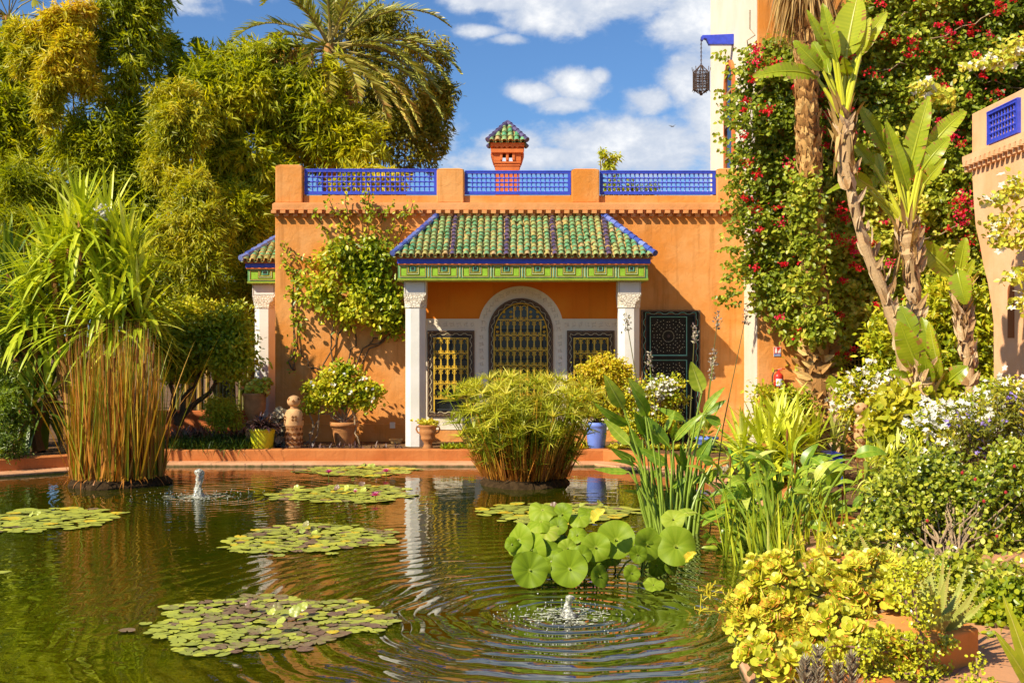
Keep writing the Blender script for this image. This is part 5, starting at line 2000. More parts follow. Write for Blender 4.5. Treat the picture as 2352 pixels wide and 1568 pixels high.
# urn on a carved stand with succulents
Y = 18.85
cx = X(585, Y)
o = thing('urn_planter', 'terracotta urn on a pierced stand with jade succulents beside the side column', 'planter', (cx, Y, .2))
pot_mesh((cx, Y, 0), prof_px(Y, 585, [(20, 1026), (24, 1022), (22, 1000), (18, 975), (14, 962), (20, 950), (25, 940), (25.5, 925), (26, 910), (27.5, 907), (27.5, 902)]), TERRA, o, 'urn')
mb = MB()
pts, nn = shell([el(588, 893, Y, 36, 18, 22), el(600, 885, Y, 22, 16, 15)], 130, .6, 5)
for p_, n_ in zip(pts, nn):
    k = 8
    a = np.linspace(0, 6.28, k, endpoint=False)
    ax = unit(n_ + [0, 0, .5])
    u = unit(np.cross(ax, [.2, 1, .1]))
    v = np.cross(ax, u)
    D = np.cos(a)[:, None] * u + np.sin(a)[:, None] * v + ax * .6
    leaves(mb, np.repeat(p_[None], k, 0), D, np.repeat(ax[None], k, 0), .07, .04, np.clip(RNG.normal(.5 + .3 * (RNG.random() < .4), .15, k), 0, 1), 'spoon')
mb.build('succulents', L_['succ'], o)

# yellow pot
Y = 18.02
cx = X(603, Y)
o = thing('yellow_pot', 'acid yellow pot holding a dark purple spiky bromeliad on the wall top', 'potted plant', (cx, Y, DECK))
pot_mesh((cx, Y, 0), [(r, z) for r, z in prof_px(Y, 603, [(22.5, 1031), (23.5, 1028), (26, 1008), (28, 993), (28.5, 990), (30, 988), (30, 983)])], M['yellow_paint'], o)
mb = MB()
for i in range(9):
    c = np.array([cx + RNG.uniform(-.12, .12), Y + RNG.uniform(-.1, .1), Z(982, Y)])
    k = 20
    D = unit(np.c_[RNG.normal(0, .75, k) + (c[0] - cx) * 3, RNG.normal(-.1, .6, k), RNG.uniform(.25, 1.1, k)])
    blades(mb, np.repeat(c[None], k, 0), D, RNG.uniform(.18, .34, k), .042, .5, 5, np.clip(RNG.normal(.5, .22, k), 0, 1), fold=.3)
mb.build('bromeliad', L_['purple'], o)
Y = 18.25
o = thing('echeveria', 'grey purple rosette succulent squeezed between the yellow pot and the pierced finial', 'plant', (X(642, Y), Y, DECK))
mb = MB()
for i in range(34):
    c = P(RNG.uniform(630, 656), RNG.uniform(942, 1024), Y + RNG.uniform(-.1, .1))
    k = 9
    a = np.linspace(0, 6.28, k, endpoint=False)
    ax = unit(np.array([0, -.7, .6]) + RNG.normal(0, .3, 3))
    u = unit(np.cross(ax, [1, .2, 0]))
    D = np.cos(a)[:, None] * u + np.sin(a)[:, None] * np.cross(ax, u) + ax * .5
    leaves(mb, np.repeat(c[None], k, 0), D, np.repeat(ax[None], k, 0), .085, .05, np.clip(RNG.normal(.6, .2, k), 0, 1), 'spoon')
mb.build('rosettes', L_['grey'], o)
mb = MB()
mb.tube([(X(642, Y), Y, .2), (X(642, Y), Y, Z(950, Y))], .03, 6)
mb.build('stem', BARK, o)


def finial(px, Y, ys, hw, label, plinth=None):
    cx = X(px, Y)
    o = thing('clay_finial', label, 'ornament', (cx, Y, DECK))
    k = Y / F
    s0, s1, d0, d1, b = ys            # ball top, ball bottom, dome top, dome bottom, foot
    zc, R = Z((s0 + s1) / 2, Y), (s1 - s0) / 2 * k
    mb = MB()
    a = np.linspace(-np.pi / 2, np.pi / 2, 13)
    mb.lathe([(R * 1.12 * max(.02, math.cos(q)), zc + R * math.sin(q)) for q in a], (cx, Y, 0), 24)
    ball = mb.build('ball', TERRA2, o)
    for p in ball.data.polygons:
        p.use_smooth = True
    hole = MB()
    r_ = R * 1.12
    for an, e in [(k * 2 * math.pi / 7 + .35, .05 if k % 2 else .4) for k in range(7)]:
        n = np.array([math.cos(an) * math.cos(e), math.sin(an) * math.cos(e), math.sin(e)])
        c = np.array([cx, Y, zc]) + n * [r_, r_, R] * 1.0
        u = unit(np.cross(n, [0, 0, 1]))
        v = np.cross(n, u)
        q = np.linspace(0, 2 * np.pi, 17)[:-1]
        rr = R * .23 * (1 + .35 * np.cos(4 * q))
        hole.add(c + n * .002 + rr[:, None] * (np.cos(q)[:, None] * u + np.sin(q)[:, None] * v), [np.arange(16)[None]])
    hole.build('pierced_holes', M['dark_hole'], ball)
    mb = MB()
    w = hw * k
    zt, zd, zb = Z(d0, Y), Z(d1, Y), Z(b, Y)
    prof = [(w * .9, zb), (w * .93, zb + .02), (w * .92, (zb + zd) / 2), (w * .93, zd - .01), (w * 1.03, zd), (w * 1.04, zd + .015), (w * 1.02, zd + .1)]
    for q in np.linspace(.15, 1, 7):
        prof.append((w * (1.02 * math.cos(q * 1.25)), zd + .1 + (zt - zd - .1) * math.sin(q * np.pi / 2)))
    prof += [(w * .36, zt + .005), (w * .42, zt + .012), (w * .3, Z(s1, Y) + .01)]
    mb.lathe(prof, (cx, Y, 0), 28)
    body = mb.build('body', TERRA2, o)
    for p in body.data.polygons:
        p.use_smooth = True
    h = MB()
    for row, (zz, pitch, sz) in enumerate(((zd - .05, 12, .026), (zd - .13, 12, .034), (zd - .22, 12, .04), (zb + .06, 12, .034))):
        for i in range(pitch):
            an = 2 * np.pi * (i + .5 * (row % 2)) / pitch
            n = np.array([math.cos(an), math.sin(an), 0])
            u, v = np.array([-math.sin(an), math.cos(an), 0]), np.array([0, 0, 1.0])
            c = np.array([cx, Y, zz]) + n * (w * .945)
            q = np.linspace(0, 2 * np.pi, 9)[:-1]
            rr = sz * (1 + .3 * np.cos((2 if row % 2 else 4) * q))
            h.add(c + rr[:, None] * (np.cos(q)[:, None] * u * .85 + np.sin(q)[:, None] * v), [np.arange(8)[None]])
    for i in range(5):
        an = 2 * np.pi * i / 5 - 1.35
        n = np.array([math.cos(an), math.sin(an), .15])
        u, v = np.array([-math.sin(an), math.cos(an), 0]), np.array([0, 0, 1.0])
        for j in range(4):
            t_ = j * np.pi / 2 + .78
            c = np.array([cx, Y, zd + .10]) + n * (w * 1.035) + (math.cos(t_) * u + math.sin(t_) * v) * .034
            q = np.linspace(0, 2 * np.pi, 8)[:-1]
            h.add(c + .02 * (np.cos(q)[:, None] * u + np.sin(q)[:, None] * v), [np.arange(7)[None]])
    h.build('pierced_holes', M['dark_hole'], body)
    return o


M['dark_hole'] = plain('dark_pierced_hole', (0.24, 0.09, 0.025), 0.9, 0.1, 0.3)
finial(675, 18.12, (907.5, 935, 938, 977, 1027), 21.5, 'pierced terracotta finial with a ball top beside the yellow pot')

# white bougainvillea in the big terracotta pot
Y = 18.75
cx = X(791, Y)
o = thing('potted_bougainvillea', 'white flowered bougainvillea in a wide terracotta pot against the orange wall', 'potted plant', (cx, Y, DECK))
pot_mesh((cx, Y, 0), prof_px(Y, 791, [(19, 1026), (20, 1024), (25, 1000), (29.5, 980), (30, 978.5), (33, 978), (33, 968)]), TERRA, o)
E_ = [el(790, 885, Y - .05, 62, 32, 34), el(740, 900, Y, 40, 26, 26), el(845, 905, Y, 36, 26, 26), el(790, 855, Y, 42, 20, 22), el(720, 930, Y, 18, 22, 16), el(800, 920, Y - .1, 60, 16, 24)]
_, C, O = clump_leaves(o, E_, 560, 5, .07, .045, .74, L_['broad'], 41, tv=.15)
stalks(o, np.array([cx, Y, Z(974, Y)]), [e[:3] for e in np.array(E_)] + [C[i] for i in range(0, 500, 42)], .014, BARK2)
blossoms(o, np.array([P(758, 850, Y - .3), P(826, 868, Y - .4), P(770, 885, Y - .4), P(747, 905, Y - .4), P(845, 890, Y - .35), P(800, 905, Y - .45), P(715, 880, Y - .3), P(790, 860, Y - .4), P(860, 918, Y - .3), P(836, 873, Y - .35)]), 2, .03, L_['white_fl'], .03)
m = MB()      # pale canes leaning in front of the wall
for a, b in (((716, 1024), (748, 880)), ((712, 1024), (722, 930)), ((826, 1020), (812, 930)), ((815, 975), (805, 890)), ((700, 1020), (735, 960))):
    m.tube(branch_pts(P(*a, 18.6), P(*b, 18.75), 6, .03), .014, 5)
m.build('canes', BARK2, o)

# long clay trough
q = MB()
Y = 18.9
x0, x1, z0, z1 = X(895, Y), X(923, Y), DECK - .01, Z(1008, Y)
q.add([(x0 + .02, Y + .02, z0), (x1 - .02, Y + .02, z0), (x1 - .02, Y + .13, z0), (x0 + .02, Y + .13, z0), (x0, Y, z1), (x1, Y, z1), (x1, Y + .15, z1), (x0, Y + .15, z1)],
      [np.array([[0, 1, 5, 4], [1, 2, 6, 5], [2, 3, 7, 6], [3, 0, 4, 7], [3, 2, 1, 0]])])
q.box(x0 - .008, x1 + .008, Y - .008, Y + .158, z1 - .018, z1)
tag(q.build('clay_trough', M['tan'], bevel=.004), 'small sand coloured clay trough at the foot of the left column', 'trough')

# little amphora
Y = 18.15
cx = X(983, Y)
o = thing('amphora', 'small two handled terracotta amphora with yellow succulents by the left column', 'potted plant', (cx, Y, DECK))
pot_mesh((cx, Y, 0), prof_px(Y, 983, [(12, 1031), (13, 1029), (10, 1022), (9, 1018), (14, 1010), (17, 1006), (15.5, 1004), (18, 996), (20, 989), (18.5, 987), (19.5, 982), (22, 978), (22, 975)]), TERRA, o)
h = MB()
for sg in (-1, 1):
    k = Y / F
    h.tube([(cx + sg * 19 * k, Y, Z(980, Y)), (cx + sg * 25 * k, Y, Z(979, Y)), (cx + sg * 27 * k, Y, Z(985, Y)), (cx + sg * 24 * k, Y, Z(992, Y)), (cx + sg * 18 * k, Y, Z(995, Y))], .014, 7)
h.build('handles', TERRA, o)
mb = MB()
for i in range(60):
    c = np.array([cx, Y, Z(973, Y)]) + RNG.normal(0, 1, 3) * [.075, .07, .025]
    k = 8
    D = unit(np.c_[RNG.normal(0, .7, k) + (c[0] - cx) * 6, RNG.normal(-.2, .6, k), RNG.uniform(.2, 1, k)])
    leaves(mb, np.repeat(c[None], k, 0), D, rdir(k), .055, .024, np.clip(RNG.normal(.72, .1, k), 0, 1), 'spoon')
mb.build('succulents', L_['succ'], o)

# blue pot with the yellow shrub
Y = 18.1
cx = X(1370, Y)
o = thing('blue_pot', 'tall cornflower blue pot with a yellow green shrub before the right window', 'potted plant', (cx, Y, DECK))
pot_mesh((cx, Y, 0), prof_px(Y, 1370, [(18.5, 1029), (19, 1027), (22, 1005), (23.6, 985), (24, 980), (25.5, 978), (25.5, 969)]), M['sky_paint'], o)
E_ = [el(1370, 880, Y, 62, 48, 40), el(1330, 905, Y, 40, 40, 30), el(1400, 850, Y, 40, 38, 30), el(1405, 920, Y, 45, 34, 30), el(1350, 940, Y, 50, 25, 26), el(1428, 880, Y, 30, 40, 26)]
_, C, O = clump_leaves(o, E_, 1100, 6, .05, .028, .55, L_['gold_small'] if 'gold_small' in L_ else L_['jade'], 43, tv=.2)
stalks(o, np.array([cx, Y, Z(972, Y)]), [C[i] for i in range(0, 1000, 55)], .014, BARK)
# white flowered shrub next to it
Y = 18.0
o = thing('white_flowered_shrub', 'white flowered shrub standing in front of the dark door', 'shrub', (X(1500, Y), Y, DECK))
E_ = [el(1490, 900, Y, 58, 42, 36), el(1540, 905, Y, 36, 40, 30), el(1455, 935, Y, 36, 40, 30), el(1520, 960, Y, 55, 32, 30), el(1450, 985, Y, 50, 26, 28)]
_, C, O = clump_leaves(o, E_, 800, 5, .05, .028, .62, L_['broad'], 44, tv=.18)
stalks(o, np.array([X(1495, Y), Y, .2]), [C[i] for i in range(0, 700, 50)], .014, BARK)
sel = [i for i in range(len(C)) if O[i][1] < -.1 and C[i][2] > Z(985, Y)][:58]
blossoms(o, C[sel] + O[sel] * .05, 4, .03, L_['white_fl'], .035)

# second blue pot behind the water plants
Y = 17.6
cx = X(1624, Y)
o = thing('low_blue_pot', 'low blue bowl with a dark spiky plant by the door step', 'potted plant', (cx, Y, DECK))
pot_mesh((cx, Y, 0), prof_px(Y, 1624, [(17, 1034), (20, 1028), (24, 1010), (27, 1008), (27, 1003)]), M['sky_paint'], o)
mb = MB()
rosette(mb, (cx, Y, Z(985, Y)), 30, .36, .06, .5, .4, .6)
mb.build('leaves', L_['broad'], o)
low_bed('ledge_succulents', 'band of small rosette succulents along the wall top right of the papyrus', 1395, 1600, 17.75, 18.2, 90, L_['succ'], .10, .045, .55, k=8, z=.21)
low_bed('ledge_rosettes', 'little green rosettes on the wall top between amphora and papyrus', 1012, 1090, 17.8, 18.2, 42, L_['broad'], .10, .04, .5, k=8, z=.21)
low_bed('mixed_ground_cover', 'pinkish ground cover between papyrus and blue pot', 1290, 1345, 17.8, 18.3, 60, L_['succ'], .12, .04, .7, k=8, z=.21)


# ------------------------------------------------------------------ climber on the villa
def wall_climber():
    o = thing('wall_climber', 'leafy green climber hanging on the orange facade left of the portico', 'climber', (X(800, 19.3), 19.3, .2))
    Y = 19.16
    pl = [(700, 610), (730, 570), (800, 545), (860, 560), (900, 600), (915, 660), (922, 720), (905, 775), (884, 735), (850, 735), (800, 742), (770, 705), (730, 690), (700, 680), (680, 640)]
    px_, py_ = RNG.uniform(675, 925, 900), RNG.uniform(540, 780, 900)
    ok = in_poly(px_, py_, pl)
    E_ = [el(a, b, Y + RNG.uniform(-.12, .1), RNG.uniform(13, 26), RNG.uniform(10, 20), RNG.uniform(8, 16)) for a, b in list(zip(px_[ok], py_[ok]))[:44]]
    _, C, O = clump_leaves(o, E_, 820, 5, .10, .056, .58, L_['broad'], 51, down=.7, spread=.6, tv=.16, m=3, jit=.10)
    mb, st = MB(), MB()
    strands = [[(720, 492), (735, 520), (760, 560), (790, 600)], [(905, 470), (880, 500), (860, 540), (850, 590)], [(945, 480), (905, 520), (880, 560)], [(850, 448), (845, 500), (835, 550), (830, 600)], [(760, 462), (780, 510), (810, 560)],
               [(950, 470), (915, 540), (890, 600)], [(690, 590), (720, 600), (760, 610)], [(655, 560), (665, 610), (675, 640)], [(650, 610), (690, 640), (730, 650)], [(660, 670), (690, 680)], [(900, 760), (915, 700)], [(690, 760), (680, 720)],
               [(905, 750), (900, 700), (890, 660)], [(675, 660), (676, 760), (678, 850)], [(800, 440), (798, 500), (800, 560)], [(840, 445), (856, 500)]]
    for s in strands:
        pts = np.array([P(px, py, 19.36) for px, py in s])
        tt = np.linspace(0, len(s) - 1, 9)
        pp = np.stack([np.interp(tt, np.arange(len(s)), pts[:, i]) for i in range(3)], 1)
        pp[1:-1] += RNG.normal(0, .03, (7, 3)) * [1, .3, 1]
        pp[:, 1] = np.minimum(pp[:, 1], 19.38)
        pp[pp[:, 2] > ZF(505), 1] = 19.22
        st.tube(pp, .008, 5)
        k = 5
        q = np.repeat(pp, k, 0) + RNG.normal(0, .05, (9 * k, 3)) * [1, .5, 1]
        q[:, 1] = np.minimum(q[:, 1] - .05, 19.33)
        leaves(mb, q, unit(RNG.normal(0, .6, q.shape) + [0, -.3, -.4]), unit(RNG.normal(0, .4, q.shape) + [0, -.7, .5]), RNG.uniform(.05, .09, len(q)), .045, np.clip(RNG.normal(.5, .2, len(q)), 0, 1), 'oval')
    mb.build('shoots', L_['broad'], o)
    for s in ([(915, 745), (890, 775), (850, 800), (825, 850)], [(910, 760), (870, 785), (835, 800), (815, 860)], [(900, 700), (880, 760), (850, 790)], [(675, 640), (672, 720), (680, 800), (672, 850)], [(760, 660), (770, 740), (760, 790), (765, 830)], [(690, 800), (700, 830), (735, 850)],
              [(676, 800), (666, 830), (676, 850)], [(830, 680), (790, 740), (768, 790), (735, 860)], [(800, 720), (820, 780), (790, 850)]):
        pts = np.array([P(px, py, 19.34) for px, py in s])
        tt = np.linspace(0, len(s) - 1, 10)
        pp = np.stack([np.interp(tt, np.arange(len(s)), pts[:, i]) for i in range(3)], 1)
        pp[1:-1] += RNG.normal(0, .02, (8, 3)) * [1, .3, 1]
        st.tube(pp, .014, 6)
    st.build('stems', BARK, o)


wall_climber()
# ------------------------------------------------------------------ on the water
def papyrus():
    Y = 15.2
    c = np.array([X(1205, Y), Y, 0])
    o = thing('papyrus_clump', 'big round clump of umbrella papyrus on a root island in the middle of the pool', 'papyrus', c)
    isl = MB()
    a = np.linspace(0, 2 * np.pi, 41)[:-1]
    prof = []
    for r, z in ((.0, .10), (.4, .11), (.53, .08), (.60, .01), (.61, -.1)):
        q = r * (1 + .05 * np.sin(3 * a) + .03 * np.sin(7 * a + 2) + RNG.normal(0, .012, 40))
        prof.append(np.c_[c[0] + q * np.cos(a), c[1] + q * np.sin(a), np.full(40, z) + RNG.normal(0, .015, 40)])
    qd = [[i * 40 + k, i * 40 + (k + 1) % 40, (i + 1) * 40 + (k + 1) % 40, (i + 1) * 40 + k] for i in range(4) for k in range(40)]
    isl.add(np.concatenate(prof), [np.array(qd)[:, ::-1]])
    isl.build('root_island', ROOTS, o)
    n = 640
    r = .58 * np.sqrt(RNG.random(n))
    th = RNG.uniform(0, 2 * np.pi, n)
    B = np.c_[c[0] + r * np.cos(th), c[1] + r * np.sin(th), np.full(n, .1)]
    H = np.clip(RNG.normal(.82, .38, n), .16, 1.38) * (1 - .12 * r / .58)
    lean = np.c_[np.cos(th), np.sin(th)] * (.10 + .36 * (r / .58) ** 2)[:, None] * RNG.uniform(.4, 1.3, (n, 1)) + RNG.normal(0, .06, (n, 2))
    D = np.c_[lean, np.ones(n)]
    st = MB()
    pts = blades(st, B, D, H, .012, RNG.uniform(.02, .12, n), 6, np.clip(RNG.normal(.55, .2, n), 0, 1), gtone=.9, prof=lambda t: np.ones_like(t), twist=RNG.uniform(0, 3, n))
    k = 500
    b2 = np.c_[c[0] + .62 * np.sqrt(RNG.random(k)) * np.cos(RNG.uniform(0, 6.28, k)), np.zeros(k), np.full(k, .1)]
    th2 = RNG.uniform(0, 2 * np.pi, k)
    r2 = .6 * np.sqrt(RNG.random(k))
    b2[:, 0], b2[:, 1] = c[0] + r2 * np.cos(th2), c[1] + r2 * np.sin(th2)
    blades(st, b2, np.c_[np.cos(th2) * .35, np.sin(th2) * .35, np.ones(k)] + RNG.normal(0, .12, (k, 3)), RNG.uniform(.2, .65, k), .017, .15, 4, RNG.uniform(0, .35, k), twist=RNG.uniform(0, 3, k))
    st.build('stems', L_['reed'], o)
    tops = pts[-1]
    axis = unit(pts[-1] - pts[-2])
    m = 17
    T = np.repeat(tops, m, 0)
    A = np.repeat(axis, m, 0)
    u = unit(np.cross(A, [0.31, .2, .1]))
    v = np.cross(A, u)
    ang = np.tile(np.linspace(0, 2 * np.pi, m, endpoint=False), n) + np.repeat(RNG.uniform(0, 6, n), m) + RNG.normal(0, .12, n * m)
    rise = np.repeat(RNG.uniform(.15, .95, n), m)[:, None] + RNG.normal(0, .12, (n * m, 1))
    D = np.cos(ang)[:, None] * u + np.sin(ang)[:, None] * v + A * rise
    mb = MB()
    Lr = np.repeat(np.clip(RNG.normal(.205, .035, n), .10, .28), m) * RNG.uniform(.8, 1.1, n * m)
    tn = np.repeat(np.clip(.42 + .36 * (tops[:, 2] / 1.2) + RNG.normal(0, .12, n), 0, 1), m) + RNG.normal(0, .07, n * m)
    blades(mb, T, D, Lr, .0165, np.repeat(RNG.uniform(.0, .24, n), m), 3, np.clip(tn, 0, 1), prof=lambda t: np.clip(1.1 - .9 * t, .15, 1), twist=RNG.normal(0, .4, n * m))
    mb.build('umbrellas', L_['papyrus'], o)


papyrus()


def disc_leaf(mb, c, nrm, R, rim=.05, depth=.12, tone=.5, waves=3, mat=0, seed=0, dip=0.0, bend=0.0):
    """round leaf with a funnel centre and a wavy rim"""
    r_ = np.random.default_rng(seed)
    c, nrm = np.asarray(c, float), unit(np.asarray(nrm, float))
    u = unit(np.cross(nrm, [0.13, .3, 1.0]))
    v = np.cross(nrm, u)
    rings, seg = 8, 40
    p1, p2 = r_.uniform(0, 6.28, 2)
    V, tn = [c - nrm * depth * R], []
    a = np.linspace(0, 2 * np.pi, seg, endpoint=False)
    for i in range(1, rings + 1):
        t = i / rings
        wav = rim * R * t ** 3 * (np.sin(waves * a + p1) + .5 * np.sin((waves * 2 + 1) * a + p2)) - dip * R * t ** 2.5 - bend * R * t ** 2 * np.cos(a - p2) ** 2
        h = -depth * R * (1 - t) ** 1.8 + wav
        rr = R * t * (1 + .02 * np.sin(5 * a + p2) * t)
        V += list(c + np.outer(rr * np.cos(a), u) + np.outer(rr * np.sin(a), v) + np.outer(h, nrm))
    q, t3 = [], []
    for k in range(seg):
        t3.append([0, 1 + k, 1 + (k + 1) % seg])
    for i in range(rings - 1):
        for k in range(seg):
            q.append([1 + i * seg + k, 1 + (i + 1) * seg + k, 1 + (i + 1) * seg + (k + 1) % seg, 1 + i * seg + (k + 1) % seg])
    mb.v.append(np.array(V))
    f = lambda i, k: np.clip(tone + (.10 if (k * 20 // seg) % 2 else -.02) * (1 - .5 * i / rings) - .05 * (1 - i / rings), 0, 1)
    mb.g.append((np.array(t3) + mb.n, mat, np.array([f(0, k) + .25 for k in range(seg)]).clip(0, 1)))
    mb.g.append((np.array(q) + mb.n, mat, np.array([f(i, k) for i in range(rings - 1) for k in range(seg)])))
    mb.n += len(V)


def lotus():
    o = thing('lotus_clump', 'clump of large round pale green lotus leaves standing out of the water', 'lotus', (X(1380, 8.9), 8.9, 0))
    spec = [(335, 200, 112, 55, .66), (320, 290, 125, 62, .55), (130, 440, 92, 130, .6), (360, 360, 115, 50, .8), (240, 520, 115, 130, .55), (375, 550, 115, 105, .30), (235, 715, 142, 130, .38), (395, 715, 55, 85, .28), (540, 705, 142, 145, .45),
            (530, 505, 78, 62, .6), (790, 755, 70, 88, .32), (700, 690, 62, 85, .28), (750, 500, 115, 110, .55), (905, 435, 152, 138, .5), (1165, 480, 112, 125, .52), (1380, 490, 156, 145, .5), (1035, 705, 66, 68, .5), (1240, 690, 75, 85, .2),
            (1205, 792, 82, 30, .62), (1355, 275, 95, 66, .72), (480, 240, 72, 90, .4), (622, 262, 90, 30, .62), (690, 222, 82, 36, .4), (1150, 392, 84, 40, .3), (470, 430, 130, 60, .2), (1352, 690, 52, 62, .16), (560, 610, 70, 90, .35), (800, 600, 70, 50, .25), (1290, 560, 60, 60, .25), (90, 480, 60, 60, .4), (290, 430, 110, 70, .72), (450, 330, 80, 60, .35), (180, 620, 80, 80, .3), (640, 560, 80, 70, .4), (860, 560, 90, 60, .25), (1080, 560, 70, 70, .3), (400, 610, 90, 80, .4), (600, 400, 80, 50, .5)]
    stem = MB()
    for i, (cx, cy, rx, ry, tone) in enumerate(spec):
        px, py = 1148.4 + cx * .29296, 1108.8 + cy * .29296
        front = i in (6, 8, 10, 16, 18)
        Y = 8.62 + (1360 - py) / 250 * .75 + (0 if front else .12) + (.25 if tone < .3 else 0)
        k = Y / F * .29296
        rad = max(rx, ry) * k
        ratio = min(rx, ry) / max(rx, ry)
        if rx >= ry:
            e = math.acos(min(1, ratio)) * .92
            nrm = np.array([RNG.normal(-.1, .1), -math.cos(e), math.sin(e) * (1 if i != 18 else 1)])
        else:
            e = math.acos(ratio)
            sg = -1 if cx < 700 else 1
            nrm = np.array([sg * math.sin(e), -math.cos(e), .28])
        c = P(px, py, Y)
        if c[2] - abs(rad * math.sqrt(max(0, 1 - nrm[2] ** 2))) < .01 and i != 18:
            c[2] = max(c[2], .03 + rad * .92 * math.sqrt(max(0, 1 - unit(nrm)[2] ** 2)))
        mb = MB()
        flat = ratio < .62
        disc_leaf(mb, c, nrm, rad * 1.02, .085 if not flat else .11, .30 if not flat else .15, tone, waves=int(RNG.integers(2, 5)), seed=200 + i, dip=.22 if flat and i != 18 else .05, bend=0 if i in (6, 8, 14, 18) else float(RNG.uniform(.1, .6)))
        lf = mb.build('leaf', L_['lotus'], o, smooth=True)
        f = c - unit(nrm) * rad * .12
        foot = np.array([c[0] * .8 + X(1370, 8.9) * .2 + RNG.normal(0, .05), max(8.6, c[1] + .12 + RNG.uniform(0, .2)), -.05])
        mid = (f + foot) / 2 + [RNG.normal(0, .02), .05, .03]
        stem.tube([foot, mid, f], .008, 5)
    # a curled dry yellow leaf
    mb = MB()
    paddle(mb, P(1362, 1200, 8.95), P(1390, 1170, 8.9), .10, (-.5, -.6, .4), .1, .7, .05, tone=.92)
    lf = mb.build('leaf', L_['pad'], o, smooth=True)
    lf['label'] = 'curled dry yellow leaf'
    mb = MB()
    paddle(mb, P(1575, 1290, 8.9), P(1600, 1268, 8.85), .07, (-.5, -.6, .4), .1, .8, .05, tone=.95)
    lf = mb.build('leaf', L_['pad'], o, smooth=True)
    stem.build('stems', STEM, o)


lotus()


def thalia():
    o = thing('thalia_clump', 'tall water plant with large pointed paddle leaves and thin flower stalks in the pool', 'water plant', (X(1560, 11.4), 11.4, 0))
    D_ = lambda cx, cy: (976.1 + cx * .29296, 803.9 + cy * .29296)
    spec = [(1555, 455, 1405, 190, 112, .62), (1715, 420, 1590, 215, 100, .58), (1745, 520, 1620, 300, 100, .35), (1600, 590, 1330, 415, 80, .40), (1610, 745, 1400, 535, 88, .6), (1920, 760, 1660, 475, 130, .34), (1900, 900, 1680, 765, 84, .40),
            (2170, 335, 2085, 90, 120, .66), (1950, 720, 2200, 480, 62, .5), (2180, 500, 2352, 290, 62, .5), (2190, 505, 2362, 390, 60, .34), (2070, 690, 2200, 535, 74, .52), (2040, 555, 1815, 450, 62, .45), (1720, 655, 1640, 490, 110, .3), (1600, 955, 1325, 930, 58, .5),
            (1660, 880, 1450, 765, 70, .5), (1660, 912, 1440, 865, 40, .22), (2320, 580, 2190, 510, 74, .36), (2140, 865, 2250, 680, 88, .38), (2255, 895, 2150, 820, 70, .25), (1700, 1120, 1550, 1100, 28, .6), (2190, 1030, 2300, 935, 92, .55), (1940, 1080, 2080, 995, 52, .4),
            (1770, 1000, 1860, 910, 46, .4), (2050, 960, 2000, 740, 70, .22), (1830, 740, 1750, 640, 54, .3), (1700, 840, 1600, 600, 96, .28), (1940, 700, 1970, 560, 50, .5), (1880, 640, 1960, 470, 46, .5), (2110, 1200, 2200, 1130, 40, .4), (1730, 700, 1760, 540, 80, .3), (1790, 880, 1750, 760, 70, .25), (2010, 900, 1950, 800, 70, .3)]
    st = MB()
    bx = [X(D_(q, 0)[0], 11.4) for q in np.linspace(1760, 2110, 40)]
    for i, (ax, ay, bx_, by, w, tone) in enumerate(spec):
        Y = 11.25 + RNG.uniform(-.25, .35)
        a, b = D_(ax, ay), D_(bx_, by)
        A, B = P(*a, Y + .03), P(*b, Y + RNG.uniform(-.16, .05))
        mb = MB()
        d = B - A
        nrm = np.array([RNG.normal(-.25, .25), -1, .35 + RNG.normal(0, .2)])
        if tone < .36:
            nrm = nrm * [1, .55, 1] + [.5, 0, -.1]
        paddle(mb, A, B, w * .29296 * Y / F * 1.08, nrm, RNG.uniform(-.05, .12), .22, .008, nl=12, tone=tone, prof='lance')
        mb.build('leaf', L_['thalia'], o, smooth=True)
        fx = X(D_(1935, 0)[0], Y) + (A[0] - X(D_(1935, 0)[0], Y)) * .36 + RNG.normal(0, .04)
        foot = np.array([fx, Y + RNG.uniform(-.15, .15), -.05])
        t_ = np.linspace(0, 1, 7)[:, None]
        pts = foot * (1 - t_) + A * t_
        pts[:, 0] -= (A[0] - fx) * .35 * np.sin(np.pi * t_[:, 0]) * .6
        st.tube(pts, np.linspace(.017, .008, 7), 6)
    for i in range(26):      # bare stems and sheaths at the base
        f = np.array([RNG.choice(bx), 11.4 + RNG.uniform(-.2, .2), -.05])
        t = f + [ (f[0] - X(1560, 11.4)) * .5 + RNG.normal(0, .05), 0, RNG.uniform(.4, 1.0)]
        st.tube([f, (f + t) / 2 + RNG.normal(0, .012, 3), t], [.022, .017, .008], 6)
    st.build('stems', STEM_G, o)
    # flower stalks
    for (px, py, c) in ((1440, 740, 1), (1491, 825, 0), (1595, 765, 1), (1640, 820, 0), (1648, 735, 1), (1713, 725, 1), (1636, 850, 0)):
        Y = 11.3 + RNG.uniform(-.1, .2)
        top = P(px, py, Y)
        foot = np.array([X(1560, Y) + (top[0] - X(1560, Y)) * .45, Y, -.05])
        mb = MB()
        mid = (foot + top) / 2 + [(top[0] - foot[0]) * -.12, 0, 0]
        mb.tube([foot, mid, top], [.008, .006, .004], 5, 0)
        k = 46
        q = top + np.c_[RNG.normal(0, .018, k), RNG.normal(0, .018, k), RNG.uniform(-.10, .08, k)]
        leaves(mb, q, unit(RNG.normal(0, .6, (k, 3)) + [0, 0, .5]), rdir(k), .035, .02, RNG.random(k), 'diamond', 1)
        mb.build('flower_stalk', [STEM_D if c else STEM, L_['bud']], o)


